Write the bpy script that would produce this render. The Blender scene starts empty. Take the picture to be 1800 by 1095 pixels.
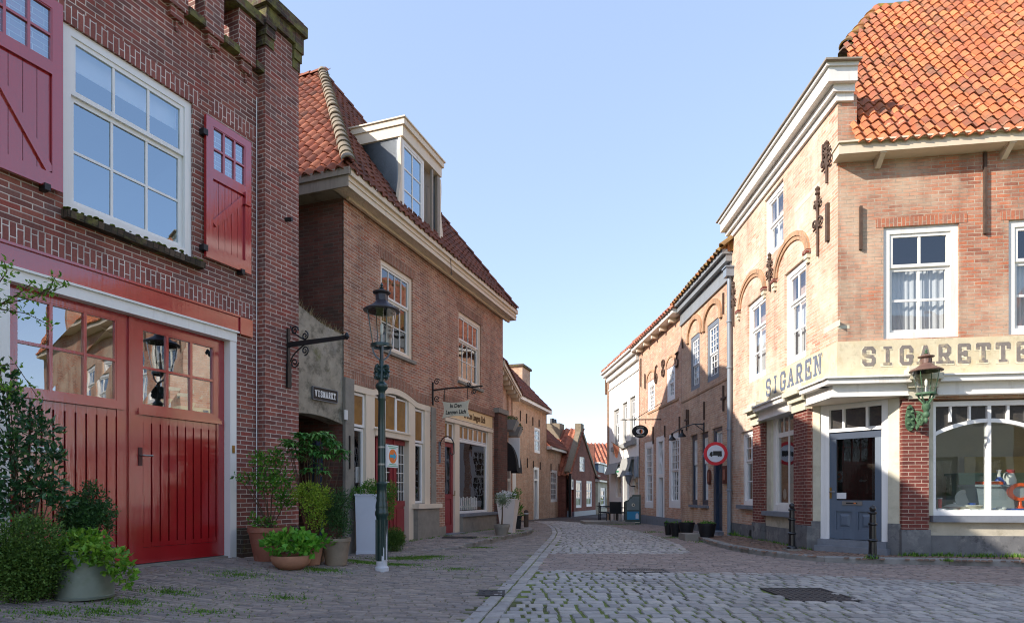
import bpy, math, random
import numpy as np
from mathutils import Vector, Matrix
random.seed(7)
RNG = np.random.default_rng(11)
SC = bpy.context.scene
COL = SC.collection
F_, CX, CY, HC = 1100.0, 900.0, 870.0, 1.1      # focal length (px of the 1800 px wide photo), principal point, eye height

# ------------------------------------------------------------------ objects
ROOTLOC = {}
def thing(name, label, cat, loc=(0, 0, 0), group=None):
    o = bpy.data.objects.new(name, None); COL.objects.link(o)
    o.location = loc; o.empty_display_size = .2
    o['label'] = label; o['category'] = cat
    if group: o['group'] = group
    ROOTLOC[o.name] = Vector(loc)
    return o
def tag(o, label, cat, group=None):
    o['label'] = label; o['category'] = cat
    if group: o['group'] = group
    return o
def copy_tree(o, parent=None):
    c = o.copy(); COL.objects.link(c)
    if parent is not None: c.parent = parent
    for ch in o.children: copy_tree(ch, c)
    return c
def rootloc(o):
    while o.parent is not None: o = o.parent
    return Vector(o.location)

class MB:
    """collects faces in world space; build() links them as one mesh object"""
    def __init__(s): s.v = []; s.f = []; s.r = []; s.rnd = 0.0
    def add(s, vs, fs):
        b = len(s.v); s.v += [tuple(p) for p in vs]
        for f in fs: s.f.append(tuple(b + i for i in f)); s.r.append(s.rnd)
        return s
    def quad(s, a, b, c, d): return s.add([a, b, c, d], [(0, 1, 2, 3)])
    def poly(s, pts): return s.add(pts, [tuple(range(len(pts)))])
    def box8(s, p):   # p: 8 points, bottom 0..3, top 4..7 (counter-clockwise from above)
        return s.add(p, [(3, 2, 1, 0), (4, 5, 6, 7), (0, 1, 5, 4), (1, 2, 6, 5), (2, 3, 7, 6), (3, 0, 4, 7)])
    def fbox(s, F, s0, s1, z0, z1, d0, d1):
        if s1 < s0: s0, s1 = s1, s0
        if z1 < z0: z0, z1 = z1, z0
        if d1 < d0: d0, d1 = d1, d0
        return s.box8([F.pt(s0, z0, d1), F.pt(s1, z0, d1), F.pt(s1, z0, d0), F.pt(s0, z0, d0),
                       F.pt(s0, z1, d1), F.pt(s1, z1, d1), F.pt(s1, z1, d0), F.pt(s0, z1, d0)])
    def box(s, x0, x1, y0, y1, z0, z1):
        return s.box8([(x0, y0, z0), (x1, y0, z0), (x1, y1, z0), (x0, y1, z0), (x0, y0, z1), (x1, y0, z1), (x1, y1, z1), (x0, y1, z1)])
    def prism(s, F, pts, d0, d1):     # polygon (s,z) extruded from d0 to d1
        n = len(pts); a = [F.pt(q[0], q[1], d1) for q in pts]; b = [F.pt(q[0], q[1], d0) for q in pts]
        return s.add(a + b, [tuple(range(n)), tuple(range(2 * n - 1, n - 1, -1))] + [(i, n + i, n + (i + 1) % n, (i + 1) % n) for i in range(n)])
    def lathe(s, prof, c, seg=20, a0=0, arc=2 * math.pi, sx=1, sy=1):
        b = []; n = len(prof); full = arc > 6.28
        m = seg if full else seg + 1
        for (r, z) in prof:
            for i in range(m):
                a = a0 + arc * i / seg
                b.append((c[0] + r * sx * math.cos(a), c[1] + r * sy * math.sin(a), c[2] + z))
        fs = []
        for j in range(n - 1):
            for i in range(seg):
                k = (i + 1) % m if full else i + 1
                fs.append((j * m + i, j * m + k, (j + 1) * m + k, (j + 1) * m + i))
        return s.add(b, fs)
    def tube(s, pts, r, seg=6, cap=True):
        pts = [Vector(p) for p in pts]; n = len(pts); vs = []
        up = Vector((0, 0, 1)); prev = None
        for i, p in enumerate(pts):
            t = (pts[min(i + 1, n - 1)] - pts[max(i - 1, 0)])
            if t.length < 1e-9: t = Vector((0, 0, 1))
            t.normalize()
            if prev is None:
                a = t.cross(up) if abs(t.z) < .95 else t.cross(Vector((1, 0, 0)))
            else: a = prev - t * prev.dot(t)
            a.normalize(); prev = a; b = t.cross(a)
            rr = r[i] if isinstance(r, (list, tuple)) else r
            for k in range(seg):
                an = 2 * math.pi * k / seg
                vs.append(p + a * (rr * math.cos(an)) + b * (rr * math.sin(an)))
        fs = [(i * seg + k, i * seg + (k + 1) % seg, (i + 1) * seg + (k + 1) % seg, (i + 1) * seg + k) for i in range(n - 1) for k in range(seg)]
        if cap: fs += [tuple(range(seg - 1, -1, -1)), tuple((n - 1) * seg + k for k in range(seg))]
        return s.add(vs, fs)
    def build(s, name, m, parent=None, smooth=None, kind=None):
        L = rootloc(parent) if parent is not None else Vector((0, 0, 0))
        V = np.array(s.v, dtype=np.float64).reshape(-1, 3)
        me = bpy.data.meshes.new(name)
        me.from_pydata((V - np.array(L)).tolist(), [], s.f)
        uvl = me.uv_layers.new(name='UVMap')
        nl = len(me.loops); li = np.empty(nl, dtype=np.int32); me.loops.foreach_get('vertex_index', li)
        nf = len(me.polygons); N = np.empty(nf * 3); me.polygons.foreach_get('normal', N); N = N.reshape(-1, 3)
        lt = np.empty(nf, dtype=np.int32); me.polygons.foreach_get('loop_total', lt)
        fi = np.repeat(np.arange(nf), lt); P = V[li]; n = N[fi]
        tx, ty = -n[:, 1], n[:, 0]; l = np.maximum(np.hypot(tx, ty), 1e-6)
        flat = np.abs(n[:, 2]) > .75
        u = np.where(flat, P[:, 0], (P[:, 0] * tx + P[:, 1] * ty) / l)
        w = np.where(flat, P[:, 1], P[:, 2])
        uvl.data.foreach_set('uv', np.stack([u, w], 1).astype(np.float32).ravel())
        at = me.attributes.new('rnd', 'FLOAT', 'FACE'); at.data.foreach_set('value', np.array(s.r, dtype=np.float32))
        if smooth is not None:
            me.polygons.foreach_set('use_smooth', np.ones(nf, dtype=bool)); me.set_sharp_from_angle(angle=math.radians(smooth))
        me.materials.append(m); me.update()
        o = bpy.data.objects.new(name, me); COL.objects.link(o)
        if parent is not None: o.parent = parent
        if kind: o['kind'] = kind
        return o

def build_split(mb, name, m, parent, **kw):
    # one object per connected piece
    key = lambda p: tuple(round(c, 3) for c in p); par = {}
    def find(x):
        while par[x] != x: par[x] = par[par[x]]; x = par[x]
        return x
    for f in mb.f:
        ks = [key(mb.v[i]) for i in f]
        for k_ in ks: par.setdefault(k_, k_)
        for k_ in ks[1:]: par[find(k_)] = find(ks[0])
    groups = {}
    for f, r in zip(mb.f, mb.r): groups.setdefault(find(key(mb.v[f[0]])), []).append((f, r))
    out = []
    for fs in groups.values():
        q = MB()
        for f, r in fs: q.rnd = r; q.poly([mb.v[i] for i in f])
        out.append(q.build(name, m, parent, **kw))
    return out

class Fac:
    """a vertical facade plane: s runs along it, z is world height, d is out of the wall towards the street"""
    def __init__(s, O, u):
        l = math.hypot(*u); s.O = O; s.u = (u[0] / l, u[1] / l); s.n = (s.u[1], -s.u[0])
    def pt(s, a, z, d=0): return (s.O[0] + s.u[0] * a + s.n[0] * d, s.O[1] + s.u[1] * a + s.n[1] * d, z)
    def st(s, px, py, d=0):
        k = (px - CX) / F_; ox = s.O[0] + s.n[0] * d; oy = s.O[1] + s.n[1] * d
        t = (k * oy - ox) / (s.u[0] - k * s.u[1]); Y = oy + s.u[1] * t
        return t, HC + (CY - py) / F_ * Y
    def S(s, px, d=0): return s.st(px, 500, d)[0]
    def Z(s, px, py, d=0): return s.st(px, py, d)[1]
    def rect(s, tl, br, d=0):
        a, zt = s.st(*tl, d); b, zb = s.st(*br, d); return min(a, b), max(a, b), min(zb, zt), max(zb, zt)
    def shift(s, a, d=0): p = s.pt(a, 0, d); return Fac((p[0], p[1]), s.u)
    def perp(s, a):       # facade of the end wall at s=a, facing -s
        p = s.pt(a, 0, 0); return Fac((p[0], p[1]), (s.n[0], s.n[1]))

def wall(mb, F, s0, s1, z0, z1, holes=(), d=0, depth=.14):
    hs = [(max(a, s0), min(b, s1), max(c, z0), min(e, z1)) for a, b, c, e in holes]
    hs = [h for h in hs if h[1] > h[0] and h[3] > h[2]]
    xs = sorted({s0, s1, *[h[0] for h in hs], *[h[1] for h in hs]}); zs = sorted({z0, z1, *[h[2] for h in hs], *[h[3] for h in hs]})
    for i in range(len(xs) - 1):
        for j in range(len(zs) - 1):
            mx, mz = (xs[i] + xs[i + 1]) / 2, (zs[j] + zs[j + 1]) / 2
            if any(h[0] < mx < h[1] and h[2] < mz < h[3] for h in hs): continue
            mb.quad(F.pt(xs[i], zs[j], d), F.pt(xs[i + 1], zs[j], d), F.pt(xs[i + 1], zs[j + 1], d), F.pt(xs[i], zs[j + 1], d))
    for a, b, c, e in hs:
        P = F.pt; q = d - depth
        mb.quad(P(a, c, d), P(a, e, d), P(a, e, q), P(a, c, q)); mb.quad(P(b, c, q), P(b, e, q), P(b, e, d), P(b, c, d))
        mb.quad(P(a, e, q), P(a, e, d), P(b, e, d), P(b, e, q))
        if c > z0 + 1e-6: mb.quad(P(a, c, d), P(a, c, q), P(b, c, q), P(b, c, d))
    return mb

# ------------------------------------------------------------------ ground
def sm(t): t = min(1, max(0, t)); return t * t * (3 - 2 * t)
B1 = Fac((-4.09, 9.0), (.417, .909))
B2 = Fac((-3.12, 11.6), (.334, .9425))
def g(X, Y):
    dx, dy = X - B1.O[0], Y - B1.O[1]
    s = dx * B1.u[0] + dy * B1.u[1]; d = dx * B1.n[0] + dy * B1.n[1]
    z = .2 * (1 - sm(d / 3.2)) * (1 - sm((s - .6) / 1.6))
    z -= .25 * sm((Y - 18) / 22)
    return z
def gp(px, py, dz=0):
    z = 0
    for _ in range(12):
        Y = (HC - z - dz) * F_ / (py - CY); X = (px - CX) / F_ * Y; z = g(X, Y)
    return (X, Y, z + dz)

# ------------------------------------------------------------------ materials
def lin(c): return tuple((v / 12.92 if v <= .04045 else ((v + .055) / 1.055) ** 2.4) for v in [x / 255 for x in c])
MATS = {}
class NT:
    def __init__(s, name):
        s.m = bpy.data.materials.new(name); s.m.use_nodes = True; s.t = s.m.node_tree; s.t.nodes.clear()
        s.out = s.n('ShaderNodeOutputMaterial')
    def n(s, typ, **kw):
        nd = s.t.nodes.new(typ)
        for k, v in kw.items():
            if k.startswith('_'): setattr(nd, k[1:], v)
            else:
                nd.inputs[int(k[1:]) if k[0] == 'i' and k[1:].isdigit() else k.replace('__', ' ')].default_value = v
        return nd
    def l(s, a, b, so=0, si=0):
        s.t.links.new(a.outputs[so], b.inputs[si]); return b
    def ramp(s, src, stops, so=0):
        r = s.n('ShaderNodeValToRGB'); e = r.color_ramp.elements
        while len(e) < len(stops): e.new(.5)
        for el, (p, c) in zip(e, stops): el.position = p; el.color = (*c, 1) if len(c) == 3 else c
        s.l(src, r, so, 0); return r
    def mix(s, fac, a, b, blend='MIX', fo=0):
        m = s.n('ShaderNodeMix', _data_type='RGBA', _blend_type=blend)
        for k, v in ((0, fac), (6, a), (7, b)):
            if isinstance(v, tuple) and len(v) == 2 and hasattr(v[0], 'outputs'): s.t.links.new(v[0].outputs[v[1]], m.inputs[k])
            elif hasattr(v, 'outputs'): s.t.links.new(v.outputs[2 if v.bl_idname == 'ShaderNodeMix' else 0], m.inputs[k])
            elif k == 0: m.inputs[k].default_value = v
            else: m.inputs[k].default_value = (*v, 1)
        return m
    def noise(s, vec, scale, detail=4, rough=.6, so=None):
        n = s.n('ShaderNodeTexNoise', Scale=scale, Detail=detail, Roughness=rough)
        if vec is not None: s.t.links.new(vec, n.inputs['Vector'])
        return n
    def math(s, op, a, b=None):
        m = s.n('ShaderNodeMath', _operation=op)
        for k, v in ((0, a), (1, b)):
            if v is None: continue
            if isinstance(v, (int, float)): m.inputs[k].default_value = v
            else: s.t.links.new(v, m.inputs[k])
        return m
    def finish(s, color, rough=.8, bump=None, bs=.3, bd=.01, spec=.5, coat=0, metal=0, trans=0, sheen=0, subs=None, cior=1.5):
        p = s.n('ShaderNodeBsdfPrincipled'); p.inputs['Roughness'].default_value = rough if not hasattr(rough, 'outputs') else .5
        if hasattr(rough, 'outputs'): s.l(rough, p, 0, p.inputs.find('Roughness'))
        p.inputs['Specular IOR Level'].default_value = spec; p.inputs['Metallic'].default_value = metal
        p.inputs['Coat Weight'].default_value = coat; p.inputs['Coat Roughness'].default_value = .06; p.inputs['Coat IOR'].default_value = cior
        if hasattr(color, 'outputs'): s.t.links.new(color.outputs[2 if color.bl_idname == 'ShaderNodeMix' else 0], p.inputs['Base Color'])
        else: p.inputs['Base Color'].default_value = (*color, 1)
        if bump is not None:
            b = s.n('ShaderNodeBump', Strength=bs, Distance=bd)
            s.t.links.new(bump, b.inputs['Height']); s.l(b, p, 0, p.inputs.find('Normal'))
            if coat: s.l(b, p, 0, p.inputs.find('Coat Normal'))
        sh = p
        if trans:
            tr = s.n('ShaderNodeBsdfTranslucent'); mx = s.n('ShaderNodeMixShader', i0=trans)
            s.t.links.new(color.outputs[2 if color.bl_idname == 'ShaderNodeMix' else 0], tr.inputs['Color'])
            s.l(p, mx, 0, 1); s.l(tr, mx, 0, 2); sh = mx
        s.l(sh, s.out); return s.m

def brick_mat(name, cols, mortar, bw=.22, bh=.066, ms=.011, blotch=None, soldier=False, dirt=.35, low=None, moss=0, bstr=.5, smooth=.1, wear=None):
    t = NT(name); uv = t.n('ShaderNodeUVMap')
    vec = uv.outputs[0]
    if soldier:
        sp = t.n('ShaderNodeSeparateXYZ'); t.l(uv, sp); cb = t.n('ShaderNodeCombineXYZ'); t.l(sp, cb, 1, 0); t.l(sp, cb, 0, 1); vec = cb.outputs[0]
    geo = t.n('ShaderNodeNewGeometry'); pos = geo.outputs['Position']
    w = t.noise(pos, 9, 3); wv = t.n('ShaderNodeVectorMath', _operation='SCALE'); wv.inputs['Scale'].default_value = .009
    t.t.links.new(w.outputs['Color'], wv.inputs[0]); va = t.n('ShaderNodeVectorMath', _operation='ADD')
    t.t.links.new(vec, va.inputs[0]); t.t.links.new(wv.outputs[0], va.inputs[1])
    b = t.n('ShaderNodeTexBrick', Scale=1.0); t.t.links.new(va.outputs[0], b.inputs['Vector'])
    b.inputs['Color1'].default_value = (0, 0, 0, 1); b.inputs['Color2'].default_value = (1, 1, 1, 1)
    b.inputs['Brick Width'].default_value = bw; b.inputs['Row Height'].default_value = bh
    b.inputs['Mortar Size'].default_value = ms / 2; b.inputs['Mortar Smooth'].default_value = smooth; b.inputs['Bias'].default_value = 0
    n = len(cols); r = t.ramp(b, [(.04 + .92 * i / max(1, n - 1), lin(c)) for i, c in enumerate(cols)])
    col = r
    fine = t.noise(pos, 60, 3, .7)
    fr = t.ramp(fine, [(.25, (.62,) * 3), (.5, (.95,) * 3), (.75, (1.2,) * 3)])
    col = t.mix(.8, col, fr, 'MULTIPLY')
    if blotch:
        for (c, sc, lo, hi, am) in blotch:
            nz = t.noise(pos, sc, 5, .65); br = t.ramp(nz, [(lo, (0, 0, 0)), (hi, (am,) * 3)])
            col = t.mix((br, 0), col, lin(c))
    mn = t.noise(pos, 5, 3); mr = t.ramp(mn, [(.3, tuple(v * .55 for v in lin(mortar))), (.62, lin(mortar))])
    col = t.mix((b, 1), col, mr)
    big = t.noise(pos, 1.1, 4, .6); dr = t.ramp(big, [(.3, (1 - dirt,) * 3), (.6, (1.04,) * 3)])
    col = t.mix(.9, col, dr, 'MULTIPLY')
    smp = t.n('ShaderNodeMapping'); smp.inputs['Scale'].default_value = (1, 1, .13); t.t.links.new(pos, smp.inputs[0]); sr_ = t.ramp(t.noise(smp.outputs[0], 2.6, 5, .65), [(.3, (.7,) * 3), (.5, (1,) * 3), (.75, (1.08,) * 3)]); col = t.mix(.75, col, sr_, 'MULTIPLY')
    if moss:
        mo = t.noise(pos, 4.5, 5, .7); mm = t.ramp(mo, [(.62 - moss * .35, (0, 0, 0)), (.75 - moss * .3, (.9,) * 3)])
        mc = t.ramp(t.noise(pos, 14, 3), [(.3, lin((80, 80, 52))), (.6, lin((120, 118, 62))), (.8, lin((108, 98, 80)))])
        col = t.mix((mm, 0), col, mc)
    h = t.math('MULTIPLY', b.outputs[1], -1.0); h2 = t.math('MULTIPLY', fine.outputs[0], .35); hh = t.math('ADD', h.outputs[0], h2.outputs[0])
    MATS[name] = t.finish(col, .86, hh.outputs[0], bstr, .012, spec=.25)
    return MATS[name]

def plain_mat(name, col, rough=.6, var=.15, sc=6, bump=.1, spec=.5, coat=0, metal=0, stains=(), fine=0, trans=0, rndramp=None, bsc=None, streak=False, cior=1.5):
    t = NT(name); geo = t.n('ShaderNodeNewGeometry'); pos = geo.outputs['Position']
    if streak:
        mp = t.n('ShaderNodeMapping'); mp.inputs['Scale'].default_value = (1, 1, .08); t.t.links.new(pos, mp.inputs[0]); spos = mp.outputs[0]
    else: spos = pos
    base = lin(col)
    if rndramp:
        at = t.n('ShaderNodeAttribute', _attribute_name='rnd'); n = len(rndramp)
        c = t.ramp(at, [(i / max(1, n - 1), lin(k)) for i, k in enumerate(rndramp)], 2)
    else:
        c = t.n('ShaderNodeRGB'); c.outputs[0].default_value = (*base, 1)
    nz = t.noise(spos, sc, 5, .65); vr = t.ramp(nz, [(.25, (1 - var,) * 3), (.75, (1 + var * .6,) * 3)])
    c = t.mix(1.0, c, vr, 'MULTIPLY')
    for (sc2, s2, lo, hi, am) in stains:
        sn = t.noise(spos, s2, 6, .7); sr = t.ramp(sn, [(lo, (0, 0, 0)), (hi, (am,) * 3)]); c = t.mix((sr, 0), c, lin(sc2))
    hn = t.noise(spos, bsc or sc * 6, 4, .6)
    MATS[name] = t.finish(c, rough, hn.outputs[0] if bump else None, bump, .01, spec, coat, metal, trans, cior=cior)
    return MATS[name]

def glass_mat(name, boost=.12, tint=(.75, .8, .78), wob=.02, wsc=2.2, gc=(.92, .95, 1, 1)):
    t = NT(name); geo = t.n('ShaderNodeNewGeometry')
    nz = t.noise(geo.outputs['Position'], wsc, 2, .4); b = t.n('ShaderNodeBump', Strength=wob, Distance=.15); t.t.links.new(nz.outputs[0], b.inputs['Height'])
    gl = t.n('ShaderNodeBsdfGlossy'); gl.inputs['Roughness'].default_value = .0; gl.inputs['Color'].default_value = gc
    t.l(b, gl, 0, gl.inputs.find('Normal'))
    tr = t.n('ShaderNodeBsdfTransparent'); tr.inputs['Color'].default_value = (*tint, 1)
    dp = t.n('ShaderNodeVectorMath', _operation='DOT_PRODUCT'); t.t.links.new(geo.outputs['Incoming'], dp.inputs[0]); t.t.links.new(geo.outputs['Normal'], dp.inputs[1])
    ab = t.math('ABSOLUTE', dp.outputs['Value']); om = t.math('SUBTRACT', 1.0, ab.outputs[0]); pw = t.math('POWER', om.outputs[0], 4.0); ml = t.math('MULTIPLY', pw.outputs[0], .9); f2 = t.math('ADD', ml.outputs[0], boost + .05)
    mx = t.n('ShaderNodeMixShader'); t.t.links.new(f2.outputs[0], mx.inputs[0]); t.l(tr, mx, 0, 1); t.l(gl, mx, 0, 2); t.l(mx, t.out)
    MATS[name] = t.m; return t.m

# ------------------------------------------------------------------ facade pieces
def window(F, r, parent, M, fw=.07, sashes=None, recess=.1, fd=.1, sash_w=.045, mun=.022, glass='glass', sill=None, curtain=None, fmat=None, smat=None, name='window', room=True, lbl=None, back=None):
    """wood frame in the opening r=(s0,s1,z0,z1); sashes: list of (f0,f1,cols,rows,doff) with fractions of the height from the bottom"""
    s0, s1, z0, z1 = r; fm = fmat or M['white']; mb = MB(); D = -recess
    for a in ((s0, s0 + fw, z0, z1), (s1 - fw, s1, z0, z1), (s0 + fw, s1 - fw, z1 - fw, z1), (s0 + fw, s1 - fw, z0, z0 + fw)):
        mb.fbox(F, *a, D - fd, D)
    i0, i1, j0, j1 = s0 + fw, s1 - fw, z0 + fw, z1 - fw
    w = mb.build(name, fm, parent)
    if lbl: w['label'] = lbl
    sb = MB(); gb = MB()
    for (f0, f1, nc, nr, off) in (sashes or [(0, .5, 2, 2, -.04), (.5, 1, 2, 1, -.02)]):
        a0, a1 = i0 + .003, i1 - .003; b0 = j0 + (j1 - j0) * f0; b1 = j0 + (j1 - j0) * f1; dd = D + off
        t = .035
        for a in ((a0, a0 + sash_w, b0, b1), (a1 - sash_w, a1, b0, b1), (a0 + sash_w, a1 - sash_w, b1 - sash_w, b1), (a0 + sash_w, a1 - sash_w, b0, b0 + sash_w)):
            sb.fbox(F, *a, dd - t, dd)
        c0, c1, e0, e1 = a0 + sash_w, a1 - sash_w, b0 + sash_w, b1 - sash_w
        for k in range(1, nc):
            x = c0 + (c1 - c0) * k / nc; sb.fbox(F, x - mun / 2, x + mun / 2, e0, e1, dd - t * .8, dd - .006)
        for k in range(1, nr):
            z = e0 + (e1 - e0) * k / nr; sb.fbox(F, c0, c1, z - mun / 2, z + mun / 2, dd - t * .8, dd - .007)
        for i in range(nc):
            for j in range(nr):
                x0, x1 = c0 + (c1 - c0) * i / nc, c0 + (c1 - c0) * (i + 1) / nc; y0, y1 = e0 + (e1 - e0) * j / nr, e0 + (e1 - e0) * (j + 1) / nr
                q = dd - t * .55; k = [random.uniform(-.0015, .0015) for _ in range(4)]
                gb.quad(F.pt(x0, y0, q + k[0]), F.pt(x1, y0, q + k[1]), F.pt(x1, y1, q + k[2]), F.pt(x0, y1, q + k[3]))
    sb.build('sash', smat or fm, w)
    gb.build('pane', M[glass], w)
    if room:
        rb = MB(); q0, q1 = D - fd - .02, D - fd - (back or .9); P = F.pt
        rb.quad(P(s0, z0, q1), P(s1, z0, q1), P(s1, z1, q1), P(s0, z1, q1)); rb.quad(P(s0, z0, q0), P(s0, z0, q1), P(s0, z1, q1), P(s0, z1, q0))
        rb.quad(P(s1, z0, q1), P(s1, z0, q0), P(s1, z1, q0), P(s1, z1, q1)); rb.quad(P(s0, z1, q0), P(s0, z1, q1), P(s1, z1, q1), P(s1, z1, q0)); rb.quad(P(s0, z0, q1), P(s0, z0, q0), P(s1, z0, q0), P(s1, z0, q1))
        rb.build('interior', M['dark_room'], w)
    if curtain:
        for (c0, c1, f0, f1) in curtain:
            drape(F, s0 + (s1 - s0) * c0, s0 + (s1 - s0) * c1, z0 + (z1 - z0) * f0, z0 + (z1 - z0) * f1, D - fd - .03, w, M)
    if sill:
        m_, ov, hh, pr = sill; MB().fbox(F, s0 - ov, s1 + ov, z0 - hh, z0 - .002, -recess - .02, pr).build('sill', M[m_], w)
    return w
def drape(F, a, b, z0, z1, d, parent, M, mat='curtain'):
    mb = MB(); n = max(10, int((b - a) / .02)); ph = random.uniform(0, 6); P = []
    for i in range(n + 1):
        x = a + (b - a) * i / n; q = d + .018 * math.sin(x * 75 + ph + 1.5 * math.sin(x * 17)) ; P.append((x, q))
    for i in range(n):
        (x0, q0), (x1, q1) = P[i], P[i + 1]; mb.quad(F.pt(x0, z0, q0), F.pt(x1, z0, q1), F.pt(x1, z1, q1 * .5 + d * .5), F.pt(x0, z1, q0 * .5 + d * .5))
    return mb.build('curtain', M[mat], parent, smooth=60)
def arc_pts(sL, sR, zs, za, n=14):
    c = (sL + sR) / 2; r = (sR - sL) / 2
    return [(c - r * math.cos(math.pi * i / n), zs + (za - zs) * math.sin(math.pi * i / n)) for i in range(n + 1)]
def arch_hood(mb, F, sL, sR, zs, za, w=.1, d=.07, n=14):
    a = arc_pts(sL, sR, zs, za, n); b = arc_pts(sL + w, sR - w, zs, za - w, n)
    for i in range(n): mb.prism(F, [b[i], b[i + 1], a[i + 1], a[i]], .0, d)
def scroll(F, s, z, d, r, turns=1.4, a0=0, cw=1, n=22, axis='s'):
    """spiral of points starting at its centre"""
    pts = []
    for i in range(n + 1):
        t = i / n; a = a0 + cw * turns * 2 * math.pi * t; q = r * (.18 + .82 * t)
        if axis == 's': pts.append(F.pt(s + q * math.cos(a), z + q * math.sin(a), d))
        else: pts.append(F.pt(s, z + q * math.sin(a), d + q * math.cos(a)))
    return pts
def text_mesh(txt, size, F, s, z, d, mat, parent, name='lettering', ext=.004, align='CENTER', sx=1.0, shear=0, bold=0, flip=False):
    cu = bpy.data.curves.new('lettering', 'FONT'); cu.body = txt; cu.size = size; cu.extrude = ext; cu.align_x = align; cu.shear = shear; cu.offset = bold; cu.resolution_u = 3
    o = bpy.data.objects.new('tmp_text', cu); COL.objects.link(o); dg = bpy.context.evaluated_depsgraph_get()
    me = bpy.data.meshes.new_from_object(o.evaluated_get(dg)); bpy.data.objects.remove(o); bpy.data.curves.remove(cu)
    L = rootloc(parent); k = -1 if flip else 1
    for v in me.vertices: v.co = Vector(F.pt(s + v.co.x * sx * k, z + v.co.y, d + v.co.z * k)) - L
    me.materials.clear(); me.materials.append(mat); me.name = name
    ob = bpy.data.objects.new(name, me); COL.objects.link(ob); ob.parent = parent
    return ob
# slab-serif capitals drawn as strokes on a 1 x 1 grid
def _A(*p): return list(p)
GLY = {
 'S': ([[(.92,.72),(.92,.86),(.78,1),(.22,1),(.08,.86),(.08,.64),(.22,.53),(.78,.47),(.92,.36),(.92,.14),(.78,0),(.22,0),(.08,.14),(.08,.28)]], []),
 'I': ([[(.5,0),(.5,1)]], [(.5,0),(.5,1)]),
 'G': ([[(.92,.7),(.92,.86),(.78,1),(.22,1),(.08,.86),(.08,.14),(.22,0),(.78,0),(.9,.14),(.9,.42)],[(.55,.42),(1.02,.42)]], []),
 'A': ([[(.1,0),(.5,1),(.9,0)],[(.27,.34),(.73,.34)]], [(.1,0),(.9,0)]),
 'R': ([[(.14,0),(.14,1),(.72,1),(.88,.88),(.88,.6),(.72,.47),(.14,.47)],[(.5,.47),(.9,0)]], [(.14,0),(.92,0)]),
 'E': ([[(.9,.78),(.9,1),(.14,1),(.14,0),(.92,0),(.92,.24)],[(.14,.5),(.62,.5)],[(.62,.38),(.62,.62)]], []),
 'N': ([[(.12,0),(.12,1),(.88,0),(.88,1)]], [(.12,0),(.88,1),(.06,1)]),
 'T': ([[(.04,.76),(.04,1),(.96,1),(.96,.76)],[(.5,1),(.5,0)]], [(.5,0)]),
 'V': ([[(.1,1),(.5,0),(.9,1)]], [(.1,1),(.9,1)]),
 'M': ([[(.04,0),(.04,1),(.5,.12),(.96,1),(.96,0)]], [(.08,0),(.92,0)]),
 'K': ([[(.14,0),(.14,1)],[(.86,1),(.16,.42)],[(.36,.55),(.9,0)]], [(.14,0),(.14,1),(.9,0),(.86,1)]),
 '1': ([[(.5,0),(.5,1)]], []), '6': ([[(.85,.95),(.45,.9),(.15,.5),(.15,.15),(.4,0),(.7,.05),(.85,.28),(.7,.5),(.4,.5),(.15,.3)]], []),
 '8': ([[(.5,.5),(.15,.7),(.2,.95),(.5,1),(.8,.95),(.85,.7),(.15,.32),(.15,.08),(.5,0),(.85,.08),(.85,.32),(.5,.5)]], []),
 '3': ([[(.1,.95),(.9,1),(.45,.58),(.85,.42),(.85,.12),(.5,0),(.12,.12)]], []),
}
def letters(mb, F, txt, s0, s1, z0, z1, d, th=.16, wfrac=.74, t=.006):
    n = len(txt); cw = (s1 - s0) / n; w = cw * wfrac; h = z1 - z0; k = th * h
    for i, ch in enumerate(txt):
        x0 = s0 + cw * i + (cw - w) / 2
        st, ser = GLY[ch]; X = lambda q: x0 + k / 2 + (w - k) * q; Zf = lambda q: z0 + k / 2 + (h - k) * q
        for q_, pl in enumerate(st):
            P = [(X(a), Zf(b)) for a, b in pl]
            for j in range(len(P) - 1):
                (a, b), (c, e) = P[j], P[j + 1]; l = math.hypot(c - a, e - b)
                ux, uz = (c - a) / l, (e - b) / l; px, pz = -uz * k / 2, ux * k / 2
                a2, b2, c2, e2 = a - ux * k * .28, b - uz * k * .28, c + ux * k * .28, e + uz * k * .28
                dd = d + t + .0004 * (j % 2) + .0008 * q_
                mb.quad(F.pt(a2 - px, b2 - pz, dd), F.pt(c2 - px, e2 - pz, dd), F.pt(c2 + px, e2 + pz, dd), F.pt(a2 + px, b2 + pz, dd))
        for a, b in ser:
            zc = Zf(b); mb.quad(*[F.pt(X(a) + sx * k * 1.15, zc + sz * k * .36, d + t + .0024) for sx, sz in ((-1, -1), (1, -1), (1, 1), (-1, 1))])

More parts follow.
